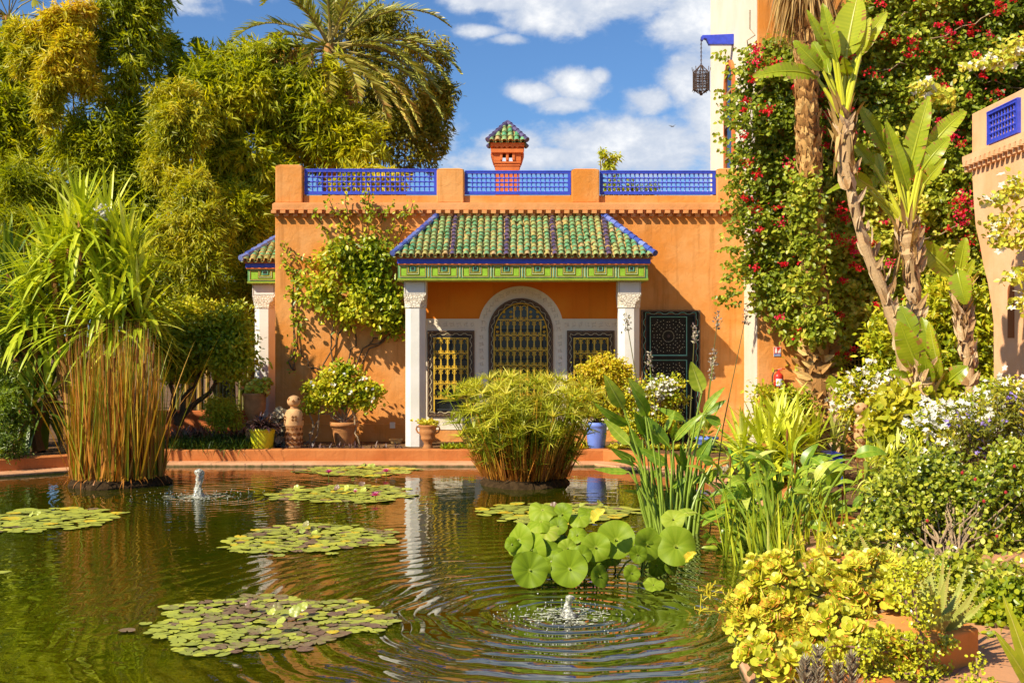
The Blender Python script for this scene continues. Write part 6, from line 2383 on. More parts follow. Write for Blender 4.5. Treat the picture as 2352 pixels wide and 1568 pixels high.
STEM_G = plain('fresh_green_stem', (0.26, 0.36, 0.03), 0.45, 0.4, 0.3, 8)
STEM_D = plain('dark_flower_stalk', (0.16, 0.14, 0.04), 0.6, 0.3, 0.3, 8)
L_['bud'] = leafmat('dusty_bud', [(0, (0.22, 0.15, 0.14)), (.5, (0.42, 0.34, 0.26)), (1, (0.58, 0.50, 0.30))], .15, .6)
L_['thalia'] = leafmat('thalia_leaf', [(0, (0.05, 0.10, 0.006)), (.4, (0.16, 0.27, 0.016)), (.7, (0.36, 0.43, 0.04)), (1, (0.58, 0.58, 0.16))], .40, .34, .5, nscale=3, nvar=.08, gain=1.35)
thalia()


# ------------------------------------------------------------------ water lilies
def pad_mesh(seed, tone):
    r = np.random.default_rng(seed)
    n = 26
    a = np.linspace(.16, 2 * np.pi - .16, n)
    rad = 1 + .05 * np.sin(3 * a + r.uniform(0, 6)) + .03 * np.sin(7 * a)
    curl = .05 * np.maximum(0, np.sin(2 * a + r.uniform(0, 6))) ** 2
    V = [(0.05, 0, 0.0)] + [(math.cos(q) * k * .6, math.sin(q) * k * .6, .012) for q, k in zip(a, rad)] + [(math.cos(q) * k, math.sin(q) * k, c) for q, k, c in zip(a, rad, curl)]
    t3 = [[0, 1 + i, 2 + i] for i in range(n - 1)]
    q4 = [[1 + i, 1 + n + i, 2 + n + i, 2 + i] for i in range(n - 1)]
    mb = MB()
    mb.v.append(np.array(V))
    mb.n = len(V)
    mb.g.append((np.array(t3), 0, np.clip(tone + .04 * np.array([(-1) ** i for i in range(n - 1)]), 0, 1)))
    mb.g.append((np.array(q4), 0, np.clip(tone + .05 * np.array([(-1) ** (i // 2) for i in range(n - 1)]), 0, 1)))
    return mb


PADS = []


def pads_proto():
    for i in range(18):
        tone = [.5, .55, .6, .65, .7, .45, .42, .75, .35, .62, .58, .8, .12, .28, .2, .68, .97, .52][i]
        PADS.append((tone, pad_mesh(300 + i, tone)))


pads_proto()
PADME = {}


def lily(name_label, px, py, rx, ry, r0, r1, seed, purple=.15, yellow=.04, flowers=(), upright=0, dens=.70, sub=None):
    Y = Yg(py)
    c = np.array([X(px, Y), Y, 0.0])
    o = thing('water_lily', name_label, 'water lily', c, 'water lilies floating on the pool')
    r = np.random.default_rng(seed)
    spots = []
    area = math.pi * rx * ry
    tries, filled = 0, 0.0
    strays = [(rx * r.uniform(1.0, 1.16) * math.cos(t_), ry * r.uniform(1.0, 1.16) * math.sin(t_), r.uniform(r0, r1) * .9) for t_ in r.uniform(0, 6.28, 9)]
    while tries < 9000 and filled < area * 1.25:
        tries += 1
        t, q = r.uniform(0, 2 * np.pi), math.sqrt(r.random())
        edge = .97 + .09 * math.sin(3 * t + seed) + .07 * math.sin(7 * t + 2 * seed)
        x, y = rx * q * edge * math.cos(t), ry * q * edge * math.sin(t)
        R = r.uniform(r0, r1) * (1.25 if r.random() < .12 else 1)
        if all((x - a) ** 2 + (y - b) ** 2 > (dens * (R + k)) ** 2 for a, b, k in spots):
            spots.append((x, y, R))
            filled += math.pi * R * R * .8
            if len(spots) > 620:
                break
    spots += strays
    order = sorted(spots, key=lambda s: -s[2] / (Y + s[1]))
    rest = MB()
    for i, (x, y, R) in enumerate(order):
        u = r.random()
        reg = .5 + .5 * math.sin(2.3 * x / rx + 1.9 * y / ry + seed)
        kind = [12, 13, 14, 8, 14][r.integers(5)] if u < purple * (0.4 + 1.2 * reg) else (16 if u > 1 - yellow else int(r.choice([0, 1, 2, 3, 4, 5, 6, 7, 9, 10, 11, 15, 17])))
        z = .004 + .010 * r.random()
        rot = r.uniform(0, 6.28)
        tx, ty = r.normal(0, .03, 2)
        if i < 100:
            if kind not in PADME:
                ob = PADS[kind][1].build('pad', L_['pad'], None, smooth=True)
                PADME[kind] = ob.data
            else:
                ob = bpy.data.objects.new('pad', PADME[kind])
                COL.objects.link(ob)
            ob.parent = o
            ob.location = (x, y, z)
            ob.rotation_euler = (tx, ty, rot)
            ob.scale = (R, R, R)
        else:
            src = PADS[kind][1]
            V = src.v[0] * R
            cs, sn = math.cos(rot), math.sin(rot)
            V = np.c_[V[:, 0] * cs - V[:, 1] * sn, V[:, 0] * sn + V[:, 1] * cs, V[:, 2] + tx * V[:, 1]] + [x, y, z]
            rest.v.append(V)
            for (q, m_, t_) in src.g:
                rest.g.append((q + rest.n, m_, t_))
            rest.n += len(V)
    if rest.v:
        q = rest.build('small_pads', L_['pad'], o, smooth=True, local=True)
        q['kind'] = 'stuff'
    for j in range(upright):
        t, q = r.uniform(0, 6.28), r.random() * .7
        b = np.array([rx * q * math.cos(t), ry * q * math.sin(t), .03])
        mb = MB()
        disc_leaf(mb, b + [0, 0, .05], (r.normal(0, .5), -r.uniform(.2, .9), r.uniform(.3, 1)), r.uniform(.028, .045), .16, .15, float(r.choice([.1, .45, .55, .3, .62])), 2, seed=seed * 10 + j)
        ob = mb.build('raised_leaf', L_['pad'], o, smooth=True, local=True)
    for (fx, fy, size, op) in flowers:
        Yf = Yg(fy, .06)
        b = np.array([X(fx, Yf), Yf, .06]) - c
        mb = MB()
        for ring, (nn, e, s) in enumerate(((9, .35, 1), (8, .8, .95), (7, 1.15, .8))):
            a = np.linspace(0, 6.28, nn, endpoint=False) + ring * .3
            e_ = e + (1 - op)
            D = np.c_[np.cos(a) * math.cos(e_), np.sin(a) * math.cos(e_), np.full(nn, math.sin(e_))]
            leaves(mb, np.repeat(b[None], nn, 0), D, np.repeat(np.array([[0, 0, 1.0]]), nn, 0) - D * .3, size * s, size * .42, np.clip(.25 + .25 * ring + r.normal(0, .1, nn), 0, 1), 'lance')
        mb.lathe([(.001, 0), (.014, .02), (.001, .04)], b, 8, 1, caps=False)
        mb.tube([b + [0, 0, -.08], b], .006, 5, 2)
        ob = mb.build('flower', [L_['pink_fl'], L_['yellow_fl'], STEM], o, local=True)
    return o


lily('purple mottled raft of many small lily pads in the near left water', 612, 1427, .80, .78, .034, .062, 1, .42, .03, upright=7, dens=.68)
lily('lily pad raft without flowers in the open water before the facade reflection', 712, 1236, .80, .78, .045, .078, 2, .20, .07, upright=4)
lily('lily pads with one dark red leaf cut off by the left picture edge', 85, 1194, .80, .78, .06, .11, 3, .06, .06, upright=2)
lily('lily pads with raised green leaves and one bright pink flower', 788, 1134, .84, .80, .06, .10, 4, .05, .05, flowers=[(862, 1139, .075, 1), (816, 1133, .05, .3)], upright=8)
lily('farthest lily pads, close to the wall, with two pink flowers', 825, 1082, .82, .62, .06, .10, 5, .05, .05, flowers=[(755, 1087, .075, .7), (887, 1084, .08, 1)], upright=5)
lily('yellow green lily pads behind the lotus leaves', 1285, 1177, .84, .74, .06, .10, 6, .05, .10, upright=4)
mb = MB()
V = PADS[3][1].v[0] * .06 + [X(8, Yg(1314)), Yg(1314), .004]
mb.v.append(V)
mb.n = len(V)
mb.g += PADS[3][1].g
tag(mb.build('lily_pad', L_['pad'], smooth=True), 'single lily pad drifting alone at the left picture edge', 'lily pad')


# ------------------------------------------------------------------ fountain jets
def jet(label, px, y0, y1, hw, seed):
    Y = Yg(y1)
    c = np.array([X(px, Y), Y, 0])
    o = thing('fountain_jet', label, 'fountain', c)
    H = (y1 - y0) * Y / F
    k = hw * Y / F
    r = np.random.default_rng(seed)
    seg, n = 18, 22
    a = np.linspace(0, 2 * np.pi, seg, endpoint=False)
    V = []
    for i in range(n):
        t = i / (n - 1)
        rad = k * (.72 + .34 * math.sin(5.2 * t + seed) * .5 + .8 * (1 - t) ** 5) * (1 if t < .88 else math.sqrt(max(.02, 1 - ((t - .88) / .12) ** 2)))
        rr = rad * (1 + .16 * np.sin(3 * a + 9 * t) + .12 * np.sin(5 * a - 14 * t + 1) + r.normal(0, .06, seg))
        ox = k * .18 * math.sin(7 * t + seed)
        V.append(np.c_[ox + rr * np.cos(a), rr * np.sin(a), np.full(seg, H * t - .01)])
    V = np.concatenate(V) + c
    q = [[i * seg + j, i * seg + (j + 1) % seg, (i + 1) * seg + (j + 1) % seg, (i + 1) * seg + j] for i in range(n - 1) for j in range(seg)]
    mb = MB()
    mb.add(V, [np.array(q), (np.arange(seg) + (n - 1) * seg)[None]])
    mb.build('water_column', M['jet'], o, smooth=True)
    f = MB()       # lace of foam lying round the foot
    m = 260
    t, q = r.uniform(0, 6.28, m), k * (1 + 6.5 * r.random(m) ** 1.6)
    b = c + np.c_[q * np.cos(t), q * np.sin(t) * .9, np.full(m, .002)]
    for p_, s in zip(b, r.uniform(.004, .016, m)):
        aa = np.linspace(0, 6.28, 7)[:-1]
        e = r.uniform(.8, 2.4)
        f.add(p_ + np.c_[s * e * np.cos(aa), s * np.sin(aa), np.full(6, .003)] , [np.arange(6)[None]])
    f.build('foam', M['foam'], o)
    d = MB()
    m = 170
    t, q = r.uniform(0, 6.28, m), k * (1 + 13 * r.random(m) ** 1.3)
    for i in range(m):
        s = r.uniform(.003, .0075)
        z = max(s * .6, r.exponential(.03) * (1 if i % 2 else 0))
        d.lathe([(.001, -s), (s * .8, -s * .5), (s, 0), (s * .7, s * .6), (.001, s)], c + [q[i] * math.cos(t[i]), q[i] * math.sin(t[i]) * .9, z], 6, caps=False)
    d.build('droplets', M['jet'], o, smooth=True)['kind'] = 'stuff'


def jet_mat():
    m, t, out = new_mat('frothy_water')
    p = t.pos()
    f = t.smooth(t.noise(p, 55, 4, 0.7), 0.42, 0.62)
    gl = t.n('ShaderNodeBsdfGlass')
    gl.inputs['IOR'].default_value = 1.33
    gl.inputs['Roughness'].default_value = .08
    gl.inputs['Color'].default_value = (.95, .95, .88, 1)
    df = principled(t, None, (0.80, 0.78, 0.66), .25, .6)
    t.l(bump(t, t.noise(p, 70, 3), .8, .01), df.inputs['Normal'])
    mx = t.n('ShaderNodeMixShader')
    t.l(t.math('ADD', t.math('MULTIPLY', f, .60), .22), mx.inputs[0])
    t.l(gl.outputs[0], mx.inputs[1])
    t.l(df.outputs[0], mx.inputs[2])
    t.l(mx.outputs[0], out.inputs['Surface'])
    return m


M['jet'] = jet_mat()
M['foam'] = plain('pale_foam', (0.62, 0.62, 0.45), 0.3, 0.5, 0.3, 40)
jet('taller fountain jet bubbling up in front of the reed island', 457, 1074, 1141, 11, 3)
jet('small near fountain jet at the centre of the wide ripples', 1306, 1362, 1416, 14, 8)
# ------------------------------------------------------------------ right bank
M['fruit'] = plain('red_plum', (0.42, 0.03, 0.03), 0.35, 0.5, 0.3)
L_['jade2'] = leafmat('fleshy_yellow_leaf', [(0, (0.14, 0.18, 0.008)), (.5, (0.36, 0.38, 0.016)), (1, (0.58, 0.50, 0.03))], .28, .34, .5)
L_['plum'] = leafmat('plum_leaf', [(0, (0.05, 0.08, 0.006)), (.4, (0.17, 0.21, 0.012)), (.75, (0.36, 0.36, 0.03)), (1, (0.56, 0.50, 0.12))], .36, .28, .6, gain=1.5)
def bougainvillea():
    yw = 18.38
    o = thing('bougainvillea', 'huge red flowered bougainvillea covering the tall wing from roof to ground', 'climber', (X(2000, 18.2), 18.2, .2))
    poly = [(1712, 120), (1740, 108), (1780, 84), (1850, 84), (1905, 44), (1965, 20), (1990, -40), (2420, -60), (2420, 900), (1990, 925), (1905, 900), (1868, 860), (1835, 800), (1800, 760), (1765, 735), (1735, 690), (1705, 640), (1700, 560), (1692, 500), (1700, 440), (1672, 400), (1690, 350), (1668, 290), (1690, 240), (1676, 200)]
    n = 13000
    px, py = RNG.uniform(1640, 2420, n), RNG.uniform(-60, 930, n)
    wob = np.c_[px, py] * .021
    l3 = np.c_[wob, np.zeros(n)]
    px2 = px + 24 * lump(l3, 2.2, 5)
    py2 = py + 20 * lump(l3, 2.2, 6)
    k = in_poly(px2, py2, poly) & ~((px > 1930) & (px < 2008) & (py > 782) & (py < 885)) & ~((px > 1850) & (px < 1915) & (py > 835))
    px, py, l3 = px[k], py[k], l3[k]
    deep = .28 + .30 * lump(l3, 1.3, 7) + .18 * lump(l3, 3.4, 8)
    deep = np.clip(deep, .02, .9) * RNG.uniform(.5, 1.05, len(px))
    Yv = yw - deep
    C = np.c_[X(px, yw), Yv, Z(py, yw)]
    O = unit(np.array([-.25, -1, .35]) + RNG.normal(0, .4, C.shape))
    mb = MB()
    tn = np.clip(.50 + .22 * lump(C, 1.7, 9) + RNG.normal(0, .08, len(C)) + .12 * (py > 380) - .10 * (py < 300) * (px > 1950), 0, 1)  # paler low down, darker at upper right: light and shade put into leaf tone
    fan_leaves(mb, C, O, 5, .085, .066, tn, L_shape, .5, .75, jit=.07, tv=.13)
    # growth that has climbed round the palm trunk
    E_ = [el(1850, 480, 17.2, 34, 40, 20), el(1868, 560, 17.2, 30, 40, 20), el(1850, 640, 17.2, 36, 44, 20), el(1880, 730, 17.15, 34, 50, 20), el(1850, 770, 17.15, 26, 22, 18), el(1845, 430, 17.25, 24, 26, 16)]
    C3, O3 = shell(sprout(E_, 77, 8), 420, .8, 77)
    fan_leaves(mb, C3, O3, 5, .085, .066, np.clip(RNG.normal(.55, .15, len(C3)), 0, 1), L_shape, .5, .75, jit=.06, tv=.12)
    mb.build('foliage', L_['boug'], o)
    # flower clusters
    fx, fy = RNG.uniform(1660, 2340, 900), RNG.uniform(0, 860, 900)
    l3 = np.c_[fx * .021, fy * .021, np.zeros(900)]
    ok = in_poly(fx, fy, poly) & (lump(l3, 1.6, 12) > -.05)
    fx, fy = fx[ok][:120], fy[ok][:120]
    extra = [(1718, 130), (1712, 150), (1725, 175), (1704, 210), (1690, 255), (1688, 330), (1700, 390), (1690, 470), (1715, 490), (1712, 620), (1808, 205), (1905, 250), (1912, 240), (1915, 275), (2145, 92), (2160, 85), (2225, 110), (2245, 55), (2250, 40), (2260, 20), (2190, 90), (1770, 520), (1825, 605), (1860, 570), (1928, 615), (1930, 585), (1900, 650), (1902, 490), (1898, 500), (1925, 575), (1970, 570), (2040, 550), (2048, 548), (2060, 615), (2135, 690), (2170, 460), (2170, 470), (2200, 468), (2175, 525), (1820, 780), (1890, 805)]
    fx, fy = np.r_[fx, [e[0] for e in extra]], np.r_[fy, [e[1] for e in extra]]
    nf = len(fx)
    c = np.c_[X(fx, yw), yw - RNG.uniform(.62, .9, nf), Z(fy, yw)]
    big = RNG.uniform(.025, .08, nf) * np.where(RNG.random(nf) < .35, .55, 1)
    m = 30
    q = np.repeat(c, m, 0) + RNG.normal(0, 1, (nf * m, 3)) * np.repeat(big, m)[:, None] * [1, .5, .75]
    mb = MB()
    leaves(mb, q, rdir(nf * m), unit(rdir(nf * m) + [0, -1, .3]), RNG.uniform(.03, .055, nf * m), .034, np.clip(np.repeat(RNG.random(nf), m) * .8 + RNG.normal(.1, .12, nf * m), 0, 1), 'diamond')
    fl = mb.build('flowers', L_['red'], o)
    # bare twigs and old stems
    st = MB()
    for i in range(60):
        j = RNG.integers(len(C))
        a = C[j] + [0, -.05, 0]
        st.tube(branch_pts(a, a + RNG.normal(0, 1, 3) * [.55, .08, .5], 7, .05), .009, 4)
    for (a, b) in (((1885, 915), (1900, 760)), ((1925, 915), (1960, 700)), ((2010, 910), (2050, 600))):
        st.tube(branch_pts(P(*a, 18.25), P(*b, 18.3), 8, .06), .035, 6)
    st.build('stems', BARK2, o)
    # loose sprays reaching out over the cream wall
    sp = MB()
    for i in range(70):
        px_, py_ = RNG.uniform(1670, 1725), RNG.uniform(110, 700)
        b = P(px_, py_, yw - RNG.uniform(.15, .5))
        k = 9
        q = b + np.c_[np.linspace(0, -.22, k), RNG.normal(0, .03, k), np.linspace(0, RNG.uniform(-.12, .12), k)]
        leaves(sp, q, unit(RNG.normal(0, .6, (k, 3)) + [-.4, 0, -.3]), unit(RNG.normal(0, .4, (k, 3)) + [0, -1, .4]), .075, .055, np.clip(RNG.normal(.5, .16, k), 0, 1), L_shape)
    sp.build('sprays', L_['boug'], o)


L_shape = 'oval6'
LEAF['oval6'] = (np.array([[0, 0, 0], [.28, -.5, .1], [.72, -.36, .02], [1, 0, -.12], [.72, .36, .02], [.28, .5, .1]]), [[0, 1, 2, 3], [0, 3, 4, 5]])
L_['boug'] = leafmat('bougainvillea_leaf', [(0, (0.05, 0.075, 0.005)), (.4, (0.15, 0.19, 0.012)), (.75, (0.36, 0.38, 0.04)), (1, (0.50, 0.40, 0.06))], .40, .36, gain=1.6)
bougainvillea()


def fan_palm_trunk():
    Y = 17.45
    path = np.array([P(px, py, Y) for px, py in ((1846, -60), (1850, 100), (1852, 230), (1860, 380), (1866, 520), (1872, 660), (1878, 800), (1880, 940))])
    path[-1][2] = .15
    path = path[::-1]
    rad = np.array([33, 30, 25, 24, 24, 24, 24, 23]) * Y / F
    o = thing('tall_fan_palm', 'fan palm with a scaly brown trunk and straw skirt in front of the bougainvillea', 'palm', path[0])
    n = 60
    t = np.linspace(0, 7, n)
    pp = np.stack([np.interp(t, np.arange(8), path[:, i]) for i in range(3)], 1)
    rr = np.interp(t, np.arange(8), rad)
    tr = MB()
    tr.tube(pp, rr * .86, 14, 0, .3)
    # old leaf bases in spirals
    m = 0
    B, D, N, L, W, T = [], [], [], [], [], []
    zz = 0.0
    H = pp[-1][2] - pp[0][2]
    rows = int(H / .062)
    for i in range(rows):
        s = i / rows * 7
        c = np.array([np.interp(s, np.arange(8), path[:, k]) for k in range(3)])
        r = np.interp(s, np.arange(8), rad)
        low = s < 1.1
        for j in range(8):
            a = 2 * np.pi * (j + .5 * (i % 2)) / 8 + .13 * i + RNG.normal(0, .09)
            u = np.array([math.cos(a), math.sin(a), 0])
            tang = np.array([-math.sin(a), math.cos(a), 0])
            B.append(c + u * r * .80 + RNG.normal(0, .006, 3))
            D.append(unit(u * RNG.uniform(.22, .6) + np.array([0, 0, 1]) * (1 if not low else .45) + tang * (RNG.choice([-1, 1]) * (.9 if low else .22) + RNG.normal(0, .12))))
            N.append(u)
            L.append(RNG.uniform(.13, .24) * (1.5 if low else 1))
            W.append(RNG.uniform(.10, .17) * (.75 if low else 1))
            T.append(RNG.beta(1.5, 1.5) + (.15 if low else 0))
    leaves(tr, np.array(B), np.array(D), np.array(N), np.array(L), np.array(W), np.clip(T, 0, 1), 'lance', 0)
    tr.build('trunk', PALMBARK, o)
    sk = MB()
    m = 900
    top = P(1848, 15, Y)
    a = RNG.uniform(0, 2 * np.pi, m)
    r0 = RNG.uniform(.1, .42, m)
    b = top + np.c_[np.cos(a) * r0, np.sin(a) * r0, RNG.uniform(-.05, 1.2, m)]
    blades(sk, b, np.c_[np.cos(a) * .35, np.sin(a) * .35, np.full(m, -1.0)], RNG.uniform(.28, .8, m), .022, .25, 5, np.clip(RNG.normal(.55, .22, m), 0, 1), twist=RNG.uniform(0, 3, m))
    sk.build('dead_leaf_skirt', L_['straw'], o)


fan_palm_trunk()


def banana(name, label, path, widths, Y, leaves_, dead=(), n_old=26, tone=.62, cat='banana plant', seed=0):
    """trunk path and leaves given as survey points; leaf: base -> tip, width, tone, sag, fold, depth shift of the tip"""
    pts = np.array([P(px, py, Y) for px, py in path])
    if path[0][1] > 880:
        pts[0][2] = .15
    o = thing(name, label, cat, (pts[0][0], Y, .2))
    k = Y / F
    n = 24
    t = np.linspace(0, len(pts) - 1, n)
    pp = np.stack([np.interp(t, np.arange(len(pts)), pts[:, i]) for i in range(3)], 1)
    rr = np.interp(t, np.arange(len(pts)), np.array(widths) / 2 * k)
    tr = MB()
    rw = rr * (1 + .09 * np.sin(np.arange(n) * 2.2) + RNG.normal(0, .04, n))
    tr.tube(pp, rw, 12, 0, .55)
    B, D, N, L, W, T = [], [], [], [], [], []
    for i in range(n - 1):
        for j in range(5):
            a = RNG.uniform(0, 2 * np.pi)
            u = np.array([math.cos(a), math.sin(a), 0])
            B.append(pp[i] + u * rr[i] * .93)
            D.append(unit(np.array([0, 0, 1.0]) + u * RNG.uniform(.02, .25) + np.cross(u, [0, 0, 1]) * RNG.choice([-.6, .6])))
            N.append(u)
            L.append(RNG.uniform(.14, .26))
            W.append(RNG.uniform(.05, .10))
            T.append(RNG.beta(2, 1.4))
    leaves(tr, np.array(B), np.array(D), np.array(N), np.array(L), np.array(W), np.array(T), 'lance', 0)
    tr.build('trunk', PALMBARK2, o)
    # dry sheaths round the neck
    m = n_old
    neck = pp[-1]
    a = RNG.uniform(0, 6.28, m)
    q = np.c_[np.cos(a) * rr[-1], np.sin(a) * rr[-1], RNG.uniform(-.35, .1, m)] + neck
    sh = MB()
    blades(sh, q, np.c_[np.cos(a) * .3, np.sin(a) * .3, RNG.choice([-1, .8], m)], RNG.uniform(.15, .4, m), .05, .3, 4, RNG.uniform(.2, .9, m), twist=RNG.normal(0, .4, m))
    sh.build('dry_sheaths', L_['straw'], o)
    st = MB()
    for (ax, ay, bx, by, w, tn, sag, fold, dy) in leaves_:
        A = P(ax, ay, Y + RNG.uniform(-.08, .08))
        Bp = P(bx, by, Y + dy)
        f = neck + RNG.normal(0, .02, 3)
        mid = (f + A) / 2 + [0, 0, .02 * (1 if by < ay else -1)]
        st.tube([f, mid, A, A + (Bp - A) * .05], [.032, .024, .017, .014], 7, 0, .9)
        nrm = np.array([-.35 if bx >= ax else -.5, -1, .25]) + RNG.normal(0, .12, 3)
        if dy > .1:
            nrm = nrm * [1, 1, 1] + [0, 0, -.3]
        mb = MB()
        paddle(mb, A, Bp, w * k, nrm, sag, fold, .008, nl=34, nw=3, tone=tn, tears=int(RNG.choice([0, 1, 2, 4])) + (4 if w > 36 and sag > .11 else 0), vein=.03, burnt=.18)
        mb.build('leaf', L_['banana'], o, smooth=True)
    st.build('leaf_stalks', L_['stalk'], o)
    return o


L_['stalk'] = leafmat('banana_stalk', [(0, (0.30, 0.32, 0.015)), (1, (0.56, 0.55, 0.03))], 0, .4, .5, nscale=5)
PALMBARK2 = toned('banana_bark', [(0, (0.30, 0.15, 0.05)), (.5, (0.52, 0.33, 0.16)), (1, (0.70, 0.52, 0.32))], 0.85, 0.2, 0.6, 60, 0.15)
D4 = lambda cx, cy: (1665.2 + cx * .29296, cy * .29296)
D8 = lambda cx, cy: (1665.2 + cx * .29296, 430.7 + cy * .29296)


def LS(fn, lst):
    return [fn(a, b) + fn(c, d) + tuple([w * .29296] + list(r)) for (a, b, c, d, w, *r) in lst]


# tall banana leaning up through the middle
banana('tall_banana', 'tallest banana plant with a bent pale trunk and torn side leaf at the top right',
       [(2112, 925), (2085, 850), (2055, 740), (2025, 660), (1990, 580), (1965, 490), (1948, 400), (1938, 300), (1937, 275)], [38, 34, 28, 24, 25, 22, 27, 40, 34], 12.6,
       LS(D4, [(945, 470, 1040, -30, 262, .66, .03, .30, .1), (885, 500, 765, 30, 110, .58, .06, .5, -.1), (850, 450, 770, 150, 130, .42, .02, .3, .2), (850, 480, 640, 80, 80, .6, .10, .6, -.15), (770, 560, 540, 320, 120, .5, .10, .45, -.1),
               (720, 610, 215, 602, 150, .58, .14, .25, -.2), (1030, 470, 1268, 95, 130, .66, .08, .4, .0), (960, 600, 925, 450, 100, .54, .05, .4, -.2), (1000, 560, 1050, 440, 90, .36, .0, .3, .15), (820, 590, 790, 420, 70, .46, .05, .4, .1),
               (800, 520, 690, 330, 110, .44, .05, .3, .15), (1060, 440, 1140, 140, 90, .78, .05, .5, -.1)]), n_old=44)
b2 = banana('broad_banana', 'second banana plant with broad upright leaves in front of the red climber',
            [(2114, 880), (2108, 760), (2100, 680), (2094, 600), (2088, 540), (2084, 525)], [36, 28, 26, 36, 46, 40], 12.9,
            LS(D4, [(1440, 1500, 1262, 955, 110, .54, .04, .5, -.1), (1420, 1450, 1598, 755, 175, .58, .03, .35, .0), (1300, 1230, 1062, 840, 130, .46, .08, .4, .1), (1590, 1180, 1885, 872, 150, .60, .12, .35, .05), (1540, 1340, 1760, 1080, 140, .55, .10, .35, -.1),
                    (1560, 1450, 1735, 1245, 110, .62, .08, .5, -.2), (1250, 1430, 1190, 1205, 110, .5, .02, .3, .1), (1170, 1300, 1000, 1110, 100, .46, .05, .3, .0), (1370, 1350, 1300, 1190, 70, .4, .02, .3, .2), (1160, 1480, 860, 1270, 110, .66, .12, .5, -.2), (1130, 1500, 1230, 1340, 80, .5, .03, .3, .1), (1090, 1440, 790, 1520, 70, .5, .12, .4, -.1), (1520, 1300, 1570, 1090, 110, .44, .02, .3, .2)]), n_old=36)
banana('slim_banana', 'slim young banana plant with three leaves near the peach pavilion', [(2236, 925), (2226, 850), (2216, 780), (2210, 730), (2206, 700)], [26, 22, 18, 15, 12], 13.1,
       LS(D8, [(1790, 690, 1495, 398, 175, .60, .10, .25, -.1), (1840, 640, 1885, 392, 110, .58, .05, .35, .0), (1880, 720, 1955, 565, 70, .66, .05, .4, -.1), (1820, 640, 1890, 915, 165, .50, .10, .35, -.15)]), n_old=22)
banana('young_banana', 'low cluster of young banana leaves at the foot of the tall trunks', [(2130, 930), (2125, 890), (2122, 860)], [50, 46, 36], 12.3,
       LS(D8, [(1540, 1470, 1370, 1050, 215, .58, .03, .25, -.1), (1490, 1180, 1375, 925, 160, .36, .02, .3, .15), (1650, 1420, 1545, 1015, 150, .44, .05, .3, .1), (1690, 1440, 1600, 1050, 90, .72, .05, .5, -.1), (1730, 1540, 1905, 1400, 150, .46, .10, .3, -.1), (1600, 1540, 1560, 1300, 130, .5, .03, .3, -.2), (1660, 1500, 1680, 1350, 80, .6, .05, .3, -.2), (1440, 1480, 1290, 1440, 60, .4, .1, .4, 0)]), n_old=12)
bn = banana('small_banana', 'single small banana shoot beside the foot of the scaly palm', [(1925, 935), (1922, 905)], [14, 12], 16.8, [(1922, 905, 1905, 862, 34, .56, .05, .3, 0), (1925, 905, 1935, 880, 22, .4, .05, .3, 0)], n_old=4)


# ------------------------------------------------------------------ shrubs of the right bank
def shrub(name, label, ells, n, k, L, W, tone, mat, seed, shape='oval', base=None, stems=24, cat='shrub', flowers=None, stem_mat=None, tv=.14, spread=.8, down=.2, tvar=.2, sr=.012, jit=None):
    e0 = np.mean(np.array(ells), 0)
    o = thing(name, label, cat, (e0[0], e0[1], .2))
    _, C, O = clump_leaves(o, ells, n, k, L, W, tone, mat, seed, shape, tv=tv, spread=spread, down=down, tvar=tvar, jit=jit)
    b = np.array(base if base is not None else [e0[0], e0[1], .15], float)
    stalks(o, b, [C[i] for i in RNG.integers(0, len(C), stems)], sr, stem_mat or BARK, wob=.03)
    if flowers:
        mat_f, cnt, per, size, sp = flowers
        v = [i for i in range(len(C)) if O[i][1] < .1 or O[i][2] > .3]
        sel = RNG.choice(v, min(cnt, len(v)), replace=False)
        blossoms(o, C[sel] + O[sel] * .06, per, size, mat_f, sp)
    return o


Y = 16.6
shrub('green_shrub', 'bright green shrub with long leaflets between the bougainvillea and the pavilion', [el(2170, 700, Y, 60, 60, 40), el(2240, 760, Y, 50, 80, 40), el(2060, 790, Y, 70, 60, 40), el(2150, 800, Y, 70, 70, 40), el(2240, 860, Y, 60, 50, 40)], 1000, 7, .12, .045, .62, L_['broad'], 61, 'lance', down=.0)
Y = 16.4
shrub('white_plumbago', 'white flowered plumbago shrub behind the right finial', [el(2000, 890, Y, 90, 44, 44), el(1960, 930, Y, 70, 40, 40), el(2070, 880, Y, 60, 44, 40), el(2020, 960, Y, 80, 34, 36)], 1100, 5, .06, .03, .66, L_['broad'], 62, flowers=(L_['white_fl'], 95, 6, .045, .065))
Y = 16.9
shrub('leaning_shrub', 'thin yellow green shrub below the fire extinguisher', [el(1790, 918, Y, 48, 18, 22), el(1758, 905, Y, 22, 12, 16), el(1825, 925, Y, 34, 22, 22), el(1780, 955, Y, 40, 28, 24)], 340, 5, .065, .04, .62, L_['broad'], 63, jit=.09)
Y = 11.6
shrub('jasmine_shrub', 'large white flowered shrub with violet blooms below the pavilion', [el(2250, 960, Y, 95, 56, 60), el(2180, 990, Y, 70, 56, 50), el(2320, 930, Y, 70, 60, 50), el(2340, 1010, Y, 60, 70, 50), el(2160, 1040, Y, 50, 34, 36), el(2120, 985, Y, 44, 40, 36)], 1500, 5, .05, .026, .62, L_['broad'], 64, flowers=(L_['white_fl'], 190, 6, .04, .055))
shrub('violet_shrub', 'loose shrub with violet flowers on dark twigs at the right edge', [el(2310, 950, 11.0, 50, 66, 40), el(2230, 1000, 11.0, 46, 50, 40), el(2340, 1000, 11.0, 40, 70, 40)], 330, 4, .06, .02, .45, L_['olive'], 65, 'lance', flowers=(L_['violet_fl'], 34, 2, .03, .02), jit=.07)
Y = 12.4
